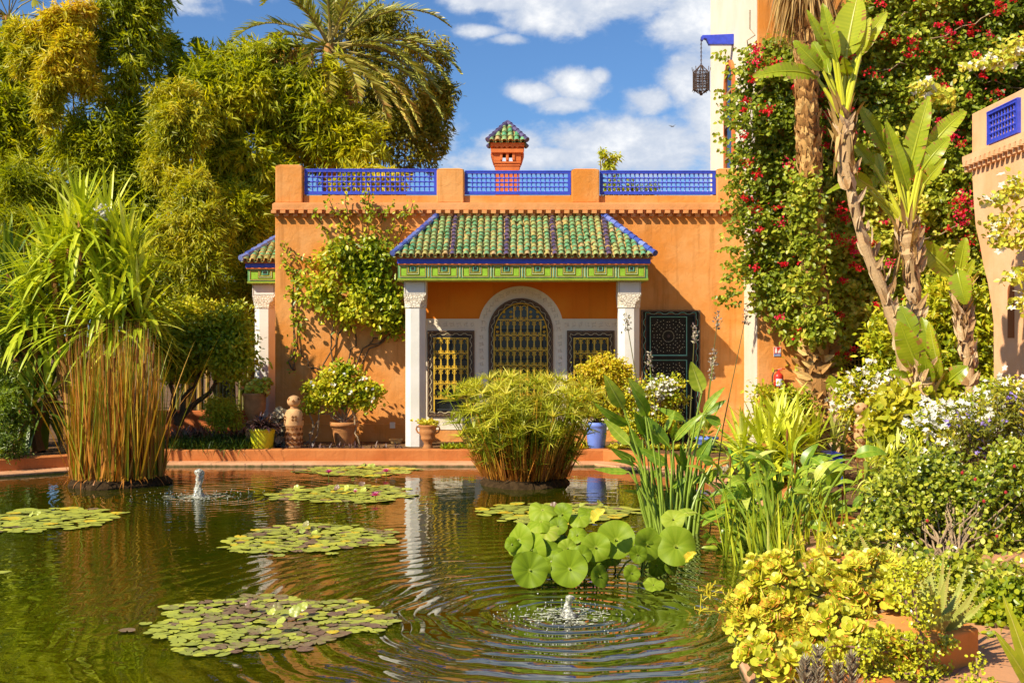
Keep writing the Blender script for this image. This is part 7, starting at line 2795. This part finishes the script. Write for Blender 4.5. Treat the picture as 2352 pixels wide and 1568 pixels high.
shrub('fleshy_shrub', 'yellow green shrub with big fleshy leaves beside the right finial', [el(2080, 960, Y, 62, 44, 46), el(2130, 930, Y, 40, 40, 36), el(2060, 1010, Y, 56, 30, 40)], 330, 6, .11, .07, .66, L_['jade2'] if 'jade2' in L_ else L_['broad'], 66)
Y = 13.2
shrub('olive_bush', 'small olive bush with fine leaves leaning over the right finial', [el(2032, 955, Y, 30, 34, 26), el(2030, 1000, Y, 36, 34, 28), el(2022, 1035, Y, 34, 20, 24)], 420, 6, .035, .018, .5, L_['broad'], 67)
Y = 9.6
PLUM = shrub('natal_plum', 'big twiggy shrub with small rounded glossy leaves filling the right edge', [el(2130, 1130, Y, 125, 92, 90), el(2260, 1150, Y, 110, 110, 90), el(2160, 1240, Y - .2, 120, 84, 90), el(2290, 1280, Y - .2, 100, 100, 80), el(2060, 1180, Y - .3, 74, 70, 60), el(2330, 1080, Y, 60, 70, 60), el(2230, 1340, Y - .4, 90, 50, 60), el(2040, 1260, Y - .4, 60, 50, 50), el(1975, 1235, Y - .6, 56, 46, 44), el(2180, 1310, Y - 2.3, 80, 44, 40), el(2235, 1370, Y - 2.4, 44, 50, 36), el(2300, 1350, Y - 1.6, 80, 60, 50), el(2090, 1300, Y - 1.2, 60, 34, 40)], 4300, 5, .044, .032, .52, L_['plum'] if 'plum' in L_ else L_['broad'], 68, 'oval', stems=150, stem_mat=BARK2, tv=.2, sr=.009, jit=.05)
mb = MB()
for (px, py) in ((2330, 1070), (2240, 1100), (2210, 1085), (2130, 1195), (2260, 1150), (2095, 1310), (2012, 1290), (2290, 1230), (2310, 1130)):
    mb.lathe([(.001, -.016), (.012, -.008), (.013, .003), (.001, .016)], P(px, py, 8.75), 8, caps=False)
mb.build('fruit', M['fruit'], PLUM)


def straps(name, label, crowns, n, L, W, tone, mat, cat='plant', droop=.5, upness=.6, tv=.14):
    c0 = np.mean(np.array(crowns), 0)
    o = thing(name, label, cat, (c0[0], c0[1], .2))
    mb = MB()
    for c in crowns:
        rosette(mb, c, n, L, W, tone, droop, upness, tv=tv)
    mb.build('leaves', mat, o)
    f = MB()
    for c in crowns:
        c = np.array(c, float)
        f.tube([[c[0], c[1], .1], c], .03, 6)
    f.build('root_stock', STEM, o)
    return o


straps('agapanthus', 'fresh green strap leaved clump spilling over the right pool ledge', [P(px, py, 13.6 + dy) for px, py, dy in ((1745, 1010, 0), (1790, 1000, .3), (1830, 1015, 0), (1770, 1030, -.3), (1815, 1035, -.3), (1870, 1030, .1), (1705, 1030, .2), (1790, 985, .1))], 36, .66, .054, .70, L_['yucca'], upness=.75, droop=.5)
straps('aloe_fan', 'reddish aloe fan left of the right finial', [P(1935, 1010, 13.9), P(1915, 1020, 13.8)], 26, .42, .032, .5, L_['aloe'], upness=.7, droop=.15)
straps('yellow_spider_plant', 'yellow strap leaved spider plants under the white flowered shrub', [P(px, py, 10.6) for px, py in ((2030, 1050), (2060, 1035), (2090, 1045), (2010, 1075), (2050, 1070), (2110, 1060), (1990, 1060))], 26, .26, .022, .82, L_['yucca'], upness=.6, droop=.9)
finial(1978, 13.6, (924, 953, 957, 1006, 1060), 16, 'pale pierced clay finial half hidden in the right bank shrubs')

# green pot with an aloe on the right ledge
Y = 14.6
cx = X(1702, Y)
o = thing('green_pot', 'apple green pot with a spiny aloe on the right pool ledge', 'potted plant', (cx, Y, DECK))
pot_mesh((cx, Y, 0), [(r, z) for r, z in prof_px(Y, 1702, [(22, 1086), (24, 1082), (28, 1050), (29, 1032), (31, 1030), (31, 1022)])], M['green_paint'], o)
mb = MB()
rosette(mb, (cx, Y, Z(1018, Y)), 34, .40, .05, .62, .12, .72)
mb.build('aloe', L_['aloe2'], o)
L_dummy = None
low_bed('agave_offsets', 'small grey spiky offsets on the right ledge below the agapanthus', 1735, 1790, 13.6, 14.3, 26, L_['grey'], .2, .03, .7, k=9, z=.21)
low_bed('stonecrop', 'grey pink rosette ground cover at the foot of the green pot', 1645, 1690, 14.2, 14.9, 50, L_['grey'], .11, .05, .6, k=8, z=.21)

# cobalt blue tank rims half hidden among the leaves
q = MB()
Y = 13.4
q.box(X(1903, Y), X(1936, Y), Y, Y + .5, .2, Z(1046, Y))
q.box(X(1901, Y), X(1938, Y), Y - .02, Y + .52, Z(1046, Y) + .001, Z(1042, Y))
tag(q.build('blue_box', M['blue'], bevel=.008), 'cobalt blue planter box glimpsed between the strap leaves', 'planter')
Y = 10.3
o = thing('sky_blue_pot', 'pale blue pot rim showing at the left side of the big twiggy shrub', 'potted plant', (X(2035, Y), Y, .2))
pot_mesh((X(2035, Y), Y, 0), prof_px(Y, 2035, [(20, 1210), (24, 1180), (26, 1160), (28, 1158), (28, 1150)]), M['sky_paint'], o)
mb = MB()
rosette(mb, (X(2035, Y), Y, Z(1150, Y)), 26, .22, .02, .6, .5, .6)
mb.build('leaves', L_['yucca'], o)
Y = 7.9
cx = X(2185, Y)
o = thing('big_green_pot', 'large rounded apple green jar behind the reddish aloe', 'pot', (cx, Y, .2))
pot_mesh((cx, Y, 0), prof_px(Y, 2190, [(40, 1455), (48, 1440), (62, 1400), (66, 1360), (60, 1320), (46, 1304), (38, 1299), (40, 1292)]), M['green_paint'], o)


def pickerel():
    o = thing('pickerelweed', 'pickerelweed clump with folded glossy leaves at the right pool edge', 'water plant', (X(1790, 10.9), 10.9, 0))
    st, mb = MB(), MB()
    n = 130
    for i in range(n):
        Y = 10.2 + 1.6 * RNG.random()
        px = RNG.normal(1800, 75)
        py = RNG.uniform(1045, 1210) + max(0, (1720 - px)) * .5
        if i < 16:
            px, py = RNG.uniform(1610, 1700), RNG.uniform(1090, 1290)
        px = float(np.clip(px, 1600, 1960))
        A = P(px, py, Y)
        foot = np.array([np.clip(X(1790 + (px - 1790) * .45, Y), 1.8, 3.2), Y + RNG.uniform(-.2, .2), -.03])
        if foot[0] > 2.6:
            foot[2] = .18
        t_ = np.linspace(0, 1, 6)[:, None]
        pts = foot * (1 - t_) + A * t_
        pts[:, 0] += (A[0] - foot[0]) * -.22 * np.sin(np.pi * t_[:, 0])
        st.tube(pts, np.linspace(.014, .007, 6), 5)
        L = RNG.uniform(.20, .33)
        out = np.sign(A[0] - foot[0]) if RNG.random() < .7 else RNG.choice([-1, 1])
        d = unit([out * RNG.uniform(.1, 1.0), RNG.uniform(-.9, .3), RNG.uniform(-.35, .9)])
        nrm = unit(np.array([-d[0] * .5, -.5, 1.0]) + RNG.normal(0, .3, 3))
        # arched: two paddles would break; bend with a strong sag
        paddle(mb, A, A + d * L, L * RNG.uniform(.34, .46), nrm, RNG.uniform(.08, .24), .30, .006, nl=9, nw=2, tone=float(np.clip(RNG.normal(.5, .16), 0, 1)), prof='lance')
    st.build('stems', STEM_G, o)
    mb.build('leaves', L_['thalia'], o, smooth=True)
    sp = MB()
    for (px, py) in ((1808, 1000), (1820, 1055), (1826, 1075), (1970, 1050), (1985, 1045), (1983, 1085), (1677, 1060), (1882, 1085), (1935, 1135)):
        a = P(px, py, 10.6)
        sp.tube([a - [0, 0, .25], a - [0, 0, .05]], .005, 5, 1)
        sp.tube([a - [0, 0, .05], a, a + [0, 0, .06]], [.008, .013, .006], 7, 0)
    sp.build('flower_spikes', [M['cattail'], STEM], o)
    n = 150
    g = MB()
    Yb = RNG.uniform(9.6, 11.6, n)
    B = np.c_[np.clip(X(RNG.uniform(1660, 1960, n), Yb), 1.7, 3.2), Yb, np.full(n, -.02)]
    blades(g, B, np.c_[RNG.normal(-.12, .22, n), RNG.normal(-.1, .15, n), np.ones(n)], RNG.uniform(.35, .8, n), .022, .2, 6, np.clip(RNG.normal(.6, .16, n), 0, 1), fold=.2)
    g.build('young_blades', L_['yucca'], o)


pickerel()


# ------------------------------------------------------------------ near right planter
def near_planter():
    q = MB()
    poly = [(1.74, 6.5), (2.06, 5.74), (2.47, 6.02), (2.38, 7.3), (1.76, 7.2)]
    q.plate(poly, .15, .385)
    tag(q.build('planter_wall', M['orange'], bevel=.012), 'orange rendered raised planter bed holding the near succulents', 'planter')
    # tiled path
    m, t, out = new_mat('terracotta_paving')
    p = t.pos()
    br = t.n('ShaderNodeTexBrick')
    br.inputs['Scale'].default_value = 1.0
    br.inputs['Brick Width'].default_value = .3
    br.inputs['Row Height'].default_value = .3
    br.inputs['Mortar Size'].default_value = .008
    br.offset = 0.0
    br.inputs['Color1'].default_value = (.52, .22, .09, 1)
    br.inputs['Color2'].default_value = (.60, .30, .14, 1)
    br.inputs['Mortar'].default_value = (.30, .17, .09, 1)
    rot = t.n('ShaderNodeMapping')
    rot.inputs['Rotation'].default_value = (0, 0, math.radians(38))
    t.l(p, rot.inputs['Vector'])
    t.l(rot.outputs[0], br.inputs['Vector'])
    col = t.mixc(t.math('MULTIPLY', t.noise(p, 5, 5, .65), .5), br.outputs['Color'], (.40, .20, .10))
    principled(t, out, col, .7, .3, bump(t, t.math('ADD', t.math('MULTIPLY', br.outputs['Fac'], -1.0), t.noise(p, 25, 4)), .4, .01))
    pm = MB()
    pm.add([(1.9, 2.3, .202), (6.0, 2.3, .202), (6.0, 9.5, .202), (3.1, 9.5, .202), (2.4, 6.5, .202), (1.9, 5.0, .202)], [np.arange(6)[None]])
    tag(pm.build('path', m), kind='structure')


near_planter()


def kalanchoe():
    Y = 6.45
    E_ = [el(1760, 1330, Y + .2, 70, 50, 50), el(1700, 1430, Y, 44, 46, 40), el(1750, 1500, Y - .3, 50, 34, 36), el(1830, 1375, Y, 122, 84, 80), el(1950, 1370, Y + .1, 118, 82, 80), el(1775, 1430, Y - .1, 84, 66, 70), el(1900, 1450, Y - .2, 130, 72, 80), el(2050, 1410, Y, 76, 96, 70), el(1725, 1385, Y, 42, 44, 40), el(1845, 1490, Y - .3, 96, 44, 60), el(1990, 1330, Y + .3, 100, 50, 60), el(1860, 1315, Y + .3, 90, 36, 50), el(1910, 1500, Y - .55, 90, 44, 50), el(1985, 1485, Y - .55, 70, 44, 44), el(1830, 1515, Y - .6, 70, 34, 40), el(2050, 1500, Y - .6, 50, 40, 36), el(1940, 1290, Y + .6, 90, 34, 50), el(2030, 1300, Y + .5, 70, 34, 50)]
    o = thing('kalanchoe', 'wide mound of yellow green fleshy rosettes with red edges in the near planter', 'succulent', (X(1880, Y), Y, .38))
    kids = sprout(E_, 71, 9, .30, .48, 1.0, .9)
    C, O = shell(kids, 780, .5, 71, rough=.15)
    C2, O2 = shell(E_, 150, .8, 72, rough=.1)
    C, O = np.r_[C, C2], np.r_[O, O2]
    O = unit(O * .7 + np.array([-.1, -.25, .75]))
    k = 11
    n = len(C)
    u = unit(np.cross(O, [.2, 1, .15]))
    v = np.cross(O, u)
    mb = MB()
    ang = np.arange(k) * 2.4
    lift = np.linspace(.15, 1.5, k)
    Ls = np.linspace(1.0, .5, k)
    D = (np.cos(ang)[None, :, None] * u[:, None] + np.sin(ang)[None, :, None] * v[:, None]) + lift[None, :, None] * O[:, None]
    sz = RNG.uniform(.050, .088, n)
    Pt = np.repeat(C, k, 0)
    Ll = (sz[:, None] * Ls[None]).ravel()
    tn = np.clip(np.repeat(np.clip(RNG.normal(.52, .15, n), 0, .8), k) + RNG.normal(0, .07, n * k) + np.tile(np.linspace(.06, -.03, k), n), 0, 1)
    leaves(mb, Pt, D.reshape(-1, 3), np.repeat(O, k, 0), Ll, Ll * .72, tn, 'spoon')
    # the ragged red margins: thin slivers set at the leaf tips
    tipP = Pt + unit(D.reshape(-1, 3)) * (Ll * .93)[:, None] + np.repeat(O, k, 0) * (Ll * .06)[:, None]
    sel = RNG.random(len(tipP)) < .55
    S = np.cross(unit(D.reshape(-1, 3)), np.repeat(O, k, 0))
    leaves(mb, (tipP - S * (Ll * .26)[:, None])[sel], S[sel], np.repeat(O, k, 0)[sel], (Ll * .52)[sel], (Ll * .10)[sel], 1.0, 'diamond')
    mb.build('rosettes', L_['succ'], o)
    st = MB()
    b = np.array([X(1880, Y), Y, .36])
    for i in RNG.integers(0, n, 60):
        st.tube(branch_pts(b + RNG.normal(0, .2, 3) * [1, .6, 0], C[i], 6, .02), .009, 5)
    st.build('stems', BARK2, o)
    fl = MB()
    for i in range(26):
        c = C[RNG.integers(n)]
        if i < 6:
            c = P(RNG.uniform(1600, 1720), RNG.uniform(1330, 1440), Y - .1)
            a0 = P(1740, 1420, Y)
        else:
            a0 = c.copy()
            c = c + [RNG.normal(0, .03), -.05, RNG.uniform(.10, .24)]
        fl.tube(branch_pts(a0, c, 5, .008), [.004, .004, .003, .003, .003], 4, 0, .6)
        for j in range(9):
            e = c + RNG.normal(0, 1, 3) * [.03, .025, .02] + [0, 0, .02]
            fl.tube([c, (c + e) / 2 + [0, 0, .004], e, e + [0, 0, .014]], [.0026, .0022, .003, .0045], 4, 0, .9)
    fl.build('flower_stalks', L_['yellow_stalk'], o)


L_['yellow_stalk'] = leafmat('yellow_flower_stalk', [(0, (0.36, 0.34, 0.02)), (1, (0.62, 0.50, 0.03))], 0, .5)
kalanchoe()


def near_aloe():
    o = thing('near_aloe', 'pale aloe with reddish toothed leaves at the end of the orange planter', 'succulent', (X(2140, 6.3), 6.3, .38))
    Dc = lambda cx, cy: (1662.9 + cx * .29296, 1108.8 + cy * .29296)

    def bunch(base, tips, Y, w):
        b = P(*Dc(*base), Y)
        for (tx, ty, dy) in tips:
            t_ = P(*Dc(tx, ty), Y + dy)
            d = t_ - b
            L = np.linalg.norm(d)
            m = 11
            s = np.linspace(0, 1, m)
            bow = np.array([0, 0, -1.0]) * L * .10 * np.sign(abs(d[0]) - .1) * (1 if abs(d[0]) > .08 else .3)
            c = b + d * s[:, None] + bow * (4 * s * (1 - s))[:, None] + RNG.normal(0, .008, 3)
            T = unit(np.gradient(c, axis=0))
            face = unit(np.array([-.2, -1, .5]) - T * (T @ np.array([-.2, -1, .5]))[:, None])
            S = np.cross(T, face)
            wd = w * np.clip(1 - s ** 1.6, .03, 1) * .5
            V = np.stack([c - S * wd[:, None] - face * .0, c - S * wd[:, None] * .55 - face * (wd * .75)[:, None], c + S * wd[:, None] * .55 - face * (wd * .75)[:, None], c + S * wd[:, None], c + face * (wd * -.12)[:, None]], 1)
            q = [[i * 5 + j, i * 5 + (j + 1) % 5, (i + 1) * 5 + (j + 1) % 5, (i + 1) * 5 + j] for i in range(m - 1) for j in range(5)]
            tone0 = RNG.uniform(.45, .72)
            tn = [np.clip(tone0 - (.40 * (i / m) ** 2 * RNG.uniform(.5, 1.2)) + (.05 if j > 2 else -.1), 0, 1) for i in range(m - 1) for j in range(5)]
            mb = MB()
            mb.add(V.reshape(-1, 3), [np.array(q)], 0, np.array(tn))
            for sg in (0, 3):        # teeth
                for i in range(1, m - 1):
                    for f in (0, .5):
                        e = V[i, sg] * (1 - f) + V[i + 1, sg] * f
                        o_ = unit(V[i, sg] - c[i])
                        mb.add([e - T[i] * .004, e + T[i] * .004, e + o_ * .008 + T[i] * .003], [np.array([[0, 1, 2]])], 0, .85)
            mb.build('leaf', L_['aloe'], o)

    bunch((1650, 1190), [(2008, 745, -.05), (2108, 898, -.1), (1975, 950, -.2), (1905, 640, .1), (1800, 640, .1), (1715, 555, .15), (1640, 590, .2), (1575, 545, .2), (1535, 690, .1), (1690, 905, -.15), (1842, 985, -.2), (1480, 640, .25), (1740, 760, 0), (1600, 800, -.1), (1880, 830, .05), (1660, 700, .15), (1790, 1060, -.25), (1440, 760, .1)], 6.02, .060)
    bunch((1210, 800), [(1065, 415, .1), (1150, 560, 0), (1000, 580, 0), (1285, 470, .1), (1345, 450, .1), (1100, 640, -.1), (880, 570, .1), (1250, 500, .05), (1425, 480, .1), (965, 560, .1), (750, 480, .1), (1190, 470, .1)], 6.95, .05)


near_aloe()


def portulacaria():
    Y = 5.75
    o = thing('elephant_bush', 'branching stemmed bush with tiny round bright leaves in front of the aloe', 'succulent', (X(2140, Y), Y, .2))
    st, mb = MB(), MB()
    S = [[(2140, 1600), (2125, 1500), (2108, 1420), (2092, 1340), (2075, 1290)], [(2110, 1430), (2080, 1380), (2060, 1350), (2050, 1310)], [(2125, 1500), (2160, 1480), (2185, 1475)], [(2130, 1520), (2060, 1500), (1990, 1490), (1930, 1480), (1880, 1490)], [(2060, 1500), (2020, 1530), (1985, 1560)],
         [(2135, 1560), (2090, 1545), (2040, 1550), (2000, 1575)], [(2120, 1480), (2080, 1470), (2050, 1455)], [(2112, 1440), (2130, 1400), (2128, 1370)], [(2132, 1530), (2160, 1540), (2170, 1560)], [(2060, 1500), (2030, 1475), (1990, 1462)], [(2092, 1340), (2110, 1310), (2120, 1300)], [(2000, 1495), (1960, 1520), (1935, 1545)]]
    for s in S:
        pts = np.array([P(px, py, Y + .1 * math.sin(px * .05)) for px, py in s])
        m = 14
        tt = np.linspace(0, len(s) - 1, m)
        pp = np.stack([np.interp(tt, np.arange(len(s)), pts[:, i]) for i in range(3)], 1)
        st.tube(pp, np.linspace(.010, .003, m), 6)
        k = 17
        q = np.repeat(pp, k, 0) + RNG.normal(0, 1, (m * k, 3)) * [.026, .03, .02]
        leaves(mb, q, unit(RNG.normal(0, 1, q.shape) + [0, -.2, .5]), unit(RNG.normal(0, .5, q.shape) + [-.2, -.6, .7]), RNG.uniform(.014, .024, len(q)), RNG.uniform(.013, .020, len(q)), np.clip(RNG.normal(.6, .16, len(q)), 0, 1), 'oval')
    st.build('stems', plain('purple_brown_stem', (.24, .12, .09), .6, .3, .3), o)
    mb.build('foliage', L_['jade'], o)
    # second sprig at the lower right
    Y = 5.0
    o = thing('bush_sprig', 'tip of a small round leaved bush at the bottom edge of the tiled path', 'succulent', (X(2240, Y), Y, .2))
    mb, st = MB(), MB()
    for s in ([(2250, 1600), (2245, 1540), (2243, 1510)], [(2250, 1600), (2205, 1565)], [(2260, 1600), (2280, 1570)]):
        pts = np.array([P(px, py, Y) for px, py in s])
        m = 9
        pp = np.stack([np.interp(np.linspace(0, len(s) - 1, m), np.arange(len(s)), pts[:, i]) for i in range(3)], 1)
        st.tube(pp, .004, 5)
        q = np.repeat(pp, 9, 0) + RNG.normal(0, .018, (m * 9, 3))
        leaves(mb, q, unit(RNG.normal(0, 1, q.shape) + [0, 0, .5]), unit(RNG.normal(0, .5, q.shape) + [0, -.6, .7]), .018, .015, np.clip(RNG.normal(.7, .12, len(q)), 0, 1), 'oval')
    st.build('stems', BARK2, o)
    mb.build('foliage', L_['jade'], o)


portulacaria()


def spiky_greys():
    for i, (px, py, h) in enumerate(((1880, 1600, 110), (1848, 1600, 85), (1955, 1600, 95), (1920, 1610, 80))):
        Y = 5.45
        lb = ['tallest grey brown needle leaved stem at the bottom edge below the rosettes', 'short grey needle leaved stem left of the tallest one', 'right hand grey needle leaved stem beside the round leaved bush', 'small grey needle leaved stem between two taller ones'][i]
        b, t_ = P(px, py, Y), P(px + RNG.uniform(-6, 6), py - h, Y)
        b[2] = max(.2, b[2])
        o = thing('grey_succulent', lb, 'succulent', b, 'grey needle leaved stems')
        st = MB()
        st.tube([b, t_], [.007, .004], 5)
        st.build('stem', BARK2, o)
        k = 190
        s = RNG.random(k) ** .7
        q = b + (t_ - b) * s[:, None]
        a = RNG.uniform(0, 6.28, k)
        mb = MB()
        blades(mb, q, np.c_[np.cos(a), np.sin(a), RNG.uniform(.4, 1.2, k)], RNG.uniform(.04, .075, k) * (1.2 - .6 * s), .007, -.3, 3, np.clip(RNG.normal(.5, .2, k), 0, 1), prof=lambda t: np.clip(1.1 - t * .6, .2, 1), twist=RNG.uniform(0, 3, k))
        mb.build('leaves', L_['grey'], o)


spiky_greys()
Y = 4.6
o = thing('yellow_strap_plant', 'two broad yellow green strap leaves entering at the bottom right corner', 'plant', (X(2420, Y), Y, .2))
for (a, b, w, tn) in (((2400, 1640), (2302, 1362), 42, .66), ((2400, 1620), (2284, 1447), 36, .62), ((2420, 1600), (2345, 1420), 30, .5)):
    mb = MB()
    paddle(mb, P(*a, Y), P(*b, Y - .1), w * Y / F, (-.4, -1, .4), .06, .25, .003, 12, 2, tn, 'lance')
    mb.build('leaf', L_['banana'], o, smooth=True)
Y = 6.9
shrub('crassula', 'dark jade plant with rounded leaves at the corner of the orange planter', [el(2290, 1430, Y, 50, 56, 50), el(2330, 1400, Y, 50, 70, 50), el(2265, 1490, Y - .3, 28, 36, 34), el(2300, 1505, Y - .3, 40, 26, 30)], 420, 7, .042, .032, .4, L_['broad'], 81, 'oval', cat='succulent', spread=.9)
shrub('ledge_weeds', 'yellow green fleshy weeds hanging on the near pool curb', [el(1770, 1500, 6.2, 40, 30, 30), el(1745, 1470, 6.3, 36, 30, 30), el(1980, 1520, 5.9, 60, 36, 40)], 160, 8, .05, .034, .55, L_['succ'], 82, 'spoon', cat='succulent', spread=.9)


# ------------------------------------------------------------------ white bougainvillea on the pavilion
def white_bougainvillea():
    o = thing('white_bougainvillea', 'pale leaved white bougainvillea sprays hanging in front of the pavilion at the right edge', 'climber', (6.2, 13.2, .2))
    Y = 13.2
    S = [[(2420, 40), (2352, 85), (2300, 120), (2260, 145), (2215, 155)], [(2420, 60), (2345, 105), (2290, 145)], [(2420, 380), (2352, 430), (2310, 450), (2275, 455)], [(2420, 440), (2350, 490), (2300, 510), (2280, 512)], [(2420, 520), (2350, 555), (2305, 552), (2285, 545)], [(2420, 470), (2350, 440), (2318, 420)], [(2420, 600), (2352, 620), (2320, 640)], [(2420, 700), (2340, 690)],
         [(2430, 500), (2380, 480), (2340, 520)], [(2180, 230), (2140, 210), (2110, 200)]]
    st, mb = MB(), MB()
    tips = []
    for s in S:
        pts = np.array([P(px, py, Y) for px, py in s])
        m = 22
        pp = np.stack([np.interp(np.linspace(0, len(s) - 1, m), np.arange(len(s)), pts[:, i]) for i in range(3)], 1)
        pp += RNG.normal(0, .012, pp.shape)
        st.tube(pp, np.linspace(.012, .004, m), 5)
        k = 9
        q = np.repeat(pp, k, 0) + RNG.normal(0, 1, (m * k, 3)) * [.05, .09, .05]
        leaves(mb, q, unit(RNG.normal(0, .7, q.shape) + [-.2, 0, -.3]), unit(RNG.normal(0, .4, q.shape) + [-.3, -.8, .6]), RNG.uniform(.05, .085, len(q)), .05, np.clip(RNG.normal(.78, .14, len(q)), 0, 1), L_shape)
        tips += [pp[-1], pp[-5], pp[-9]]
    st.build('stems', BARK2, o)
    mb.build('foliage', L_['boug'], o)
    blossoms(o, np.array(tips), 5, .055, L_['white_fl'], .05)


white_bougainvillea()


# ------------------------------------------------------------------ fire point on the wing
def fire_point():
    Y = 18.4
    x0, x1, z0, z1 = X(1777, Y), X(1793.5, Y), Z(818.5, Y), Z(796.5, Y)
    o = thing('fire_sign', 'small red and blue fire extinguisher sign on the orange wing', 'sign', ((x0 + x1) / 2, Y, z0))
    q = MB()
    q.box(x0, x1, Y - .008, Y - .001, z0, z1, 0)
    zc = z0 + (z1 - z0) * .30
    q.box(x0 + .004, x1 - .004, Y - .011, Y - .0085, zc, z1 - .004, 1)
    q.box(x0 + .004, x1 - .004, Y - .011, Y - .0085, z0 + .004, zc - .004, 2)
    w, h = x1 - x0, z1 - z0
    # the white extinguisher pictogram
    a, b = x0 + w * .16, x0 + w * .44
    q.prism([[a, zc + h * .07], [b, zc + h * .07], [b, zc + h * .42], [b - w * .06, zc + h * .48], [b - w * .06, zc + h * .54], [b + w * .02, zc + h * .58], [a, zc + h * .60], [a + w * .06, zc + h * .54], [a + w * .06, zc + h * .48], [a, zc + h * .42]], Y - .013, Y - .0112, 0)
    for k in range(3):
        c = x0 + w * (.60 + .13 * k)
        zz = zc + h * (.10 + .12 * k)
        q.prism([[c - w * .06, zc + h * .07], [c + w * .06, zc + h * .07], [c + w * .08, zz + h * .12], [c - w * .02, zz + h * .22], [c - w * .03, zz + h * .1]], Y - .013, Y - .0112, 0)
    for k in range(3):
        q.box(x0 + w * (.45 if k == 0 else .12), x1 - w * .12, Y - .013, Y - .0112, z0 + h * (.20 - .065 * k), z0 + h * (.225 - .065 * k), 0)
    q.build('sign_face', [M['white_paint'], M['red_paint'], M['sign_blue']], o)

    cx = X(1784, Y)
    yc = Y - .12
    e = thing('fire_extinguisher', 'red fire extinguisher hung on the orange wing under its sign', 'fire extinguisher', (cx, yc, Z(888, Y)))
    k = Y / F
    zt, zb = Z(856, Y), Z(890, Y)
    r = 11 * k
    b = MB()
    b.lathe([(r * .9, zb), (r, zb + .02), (r, zt - .05), (r * .85, zt - .02), (r * .45, zt), (r * .3, zt + .03)], (cx, yc, 0), 20)
    cyl = b.build('cylinder', M['red_paint'], e, smooth=False)
    for p_ in cyl.data.polygons:
        p_.use_smooth = True
    lb = MB()
    aa = np.linspace(-2.3, -.9, 8)
    for (za, zb2, m_) in ((zt - .16, zt - .09, 0), (zb + .04, zb + .085, 0), (zb + .03, zb + .037, 1)):
        V = [(cx + (r + .002) * math.cos(t), yc + (r + .002) * math.sin(t), z) for z in (za, zb2) for t in aa]
        lb.add(V, [np.array([[i, i + 1, 8 + i + 1, 8 + i] for i in range(7)])], m_)
    lb.build('label_bands', [M['white_paint'], M['sign_blue']], cyl)
    v = MB()
    v.tube([(cx, yc, zt + .02), (cx, yc, zt + .05)], .014, 8)
    v.tube([(cx - .01, yc, zt + .055), (cx + .05, yc - .02, zt + .075), (cx + .10, yc - .02, zt + .062)], .008, 6)
    v.tube([(cx - .01, yc, zt + .045), (cx + .06, yc - .02, zt + .045)], .008, 6)
    v.build('valve', M['red_paint'], e)
    h = MB()
    h.tube([(cx - .01, yc, zt + .045), (cx - r * .9, yc - .02, zt + .04), (cx - r * 1.35, yc - .02, zt - .05), (cx - r * 1.35, yc - .02, zb + .08), (cx - r * 1.1, yc - .02, zb + .03)], .010, 7)
    h.build('hose', M['black_rubber'], e)


M['white_paint'] = plain('white_sign_paint', (0.80, 0.80, 0.78), 0.4, 0.4, 0.08)
M['red_paint'] = plain('red_paint', (0.62, 0.035, 0.02), 0.3, 0.5, 0.15)
M['sign_blue'] = plain('sign_blue', (0.05, 0.13, 0.42), 0.4, 0.4, 0.1)
M['black_rubber'] = plain('black_rubber', (0.02, 0.02, 0.02), 0.5, 0.4, 0.2)
fire_point()

# a bird far off in the sky
Y = 60.0
c = P(1544, 291, Y)
b = MB()
b.tube([c + [-.10, 0, -.012], c + [-.03, 0, 0], c + [.07, 0, .012], c + [.11, 0, .02]], [.006, .026, .024, .008], 8)
for sg, dz in ((-1, .03), (1, .06)):
    b.add([c + [-.03, 0, .01], c + [.05, 0, .015], c + [sg * .12 + .03, .06, .05 + dz], c + [sg * .2 - .01, .06, .04 + dz]], [np.array([[0, 1, 2, 3]])])
tag(b.build('bird', plain('bird_grey', (.12, .12, .13), .6)), 'small dark bird gliding in front of the white clouds', 'bird')

# parts nobody could count
for ob in list(bpy.data.objects):
    if ob.type == 'MESH' and ob.parent is not None and ob.name.split('.')[0] in ('flowers', 'shoots', 'sprays', 'flower_stalks', 'fruit', 'foam', 'droplets', 'relief', 'pierced_holes', 'rosettes', 'succulents', 'flower_spikes', 'young_blades', 'flower_spray'):
        ob['kind'] = 'stuff'
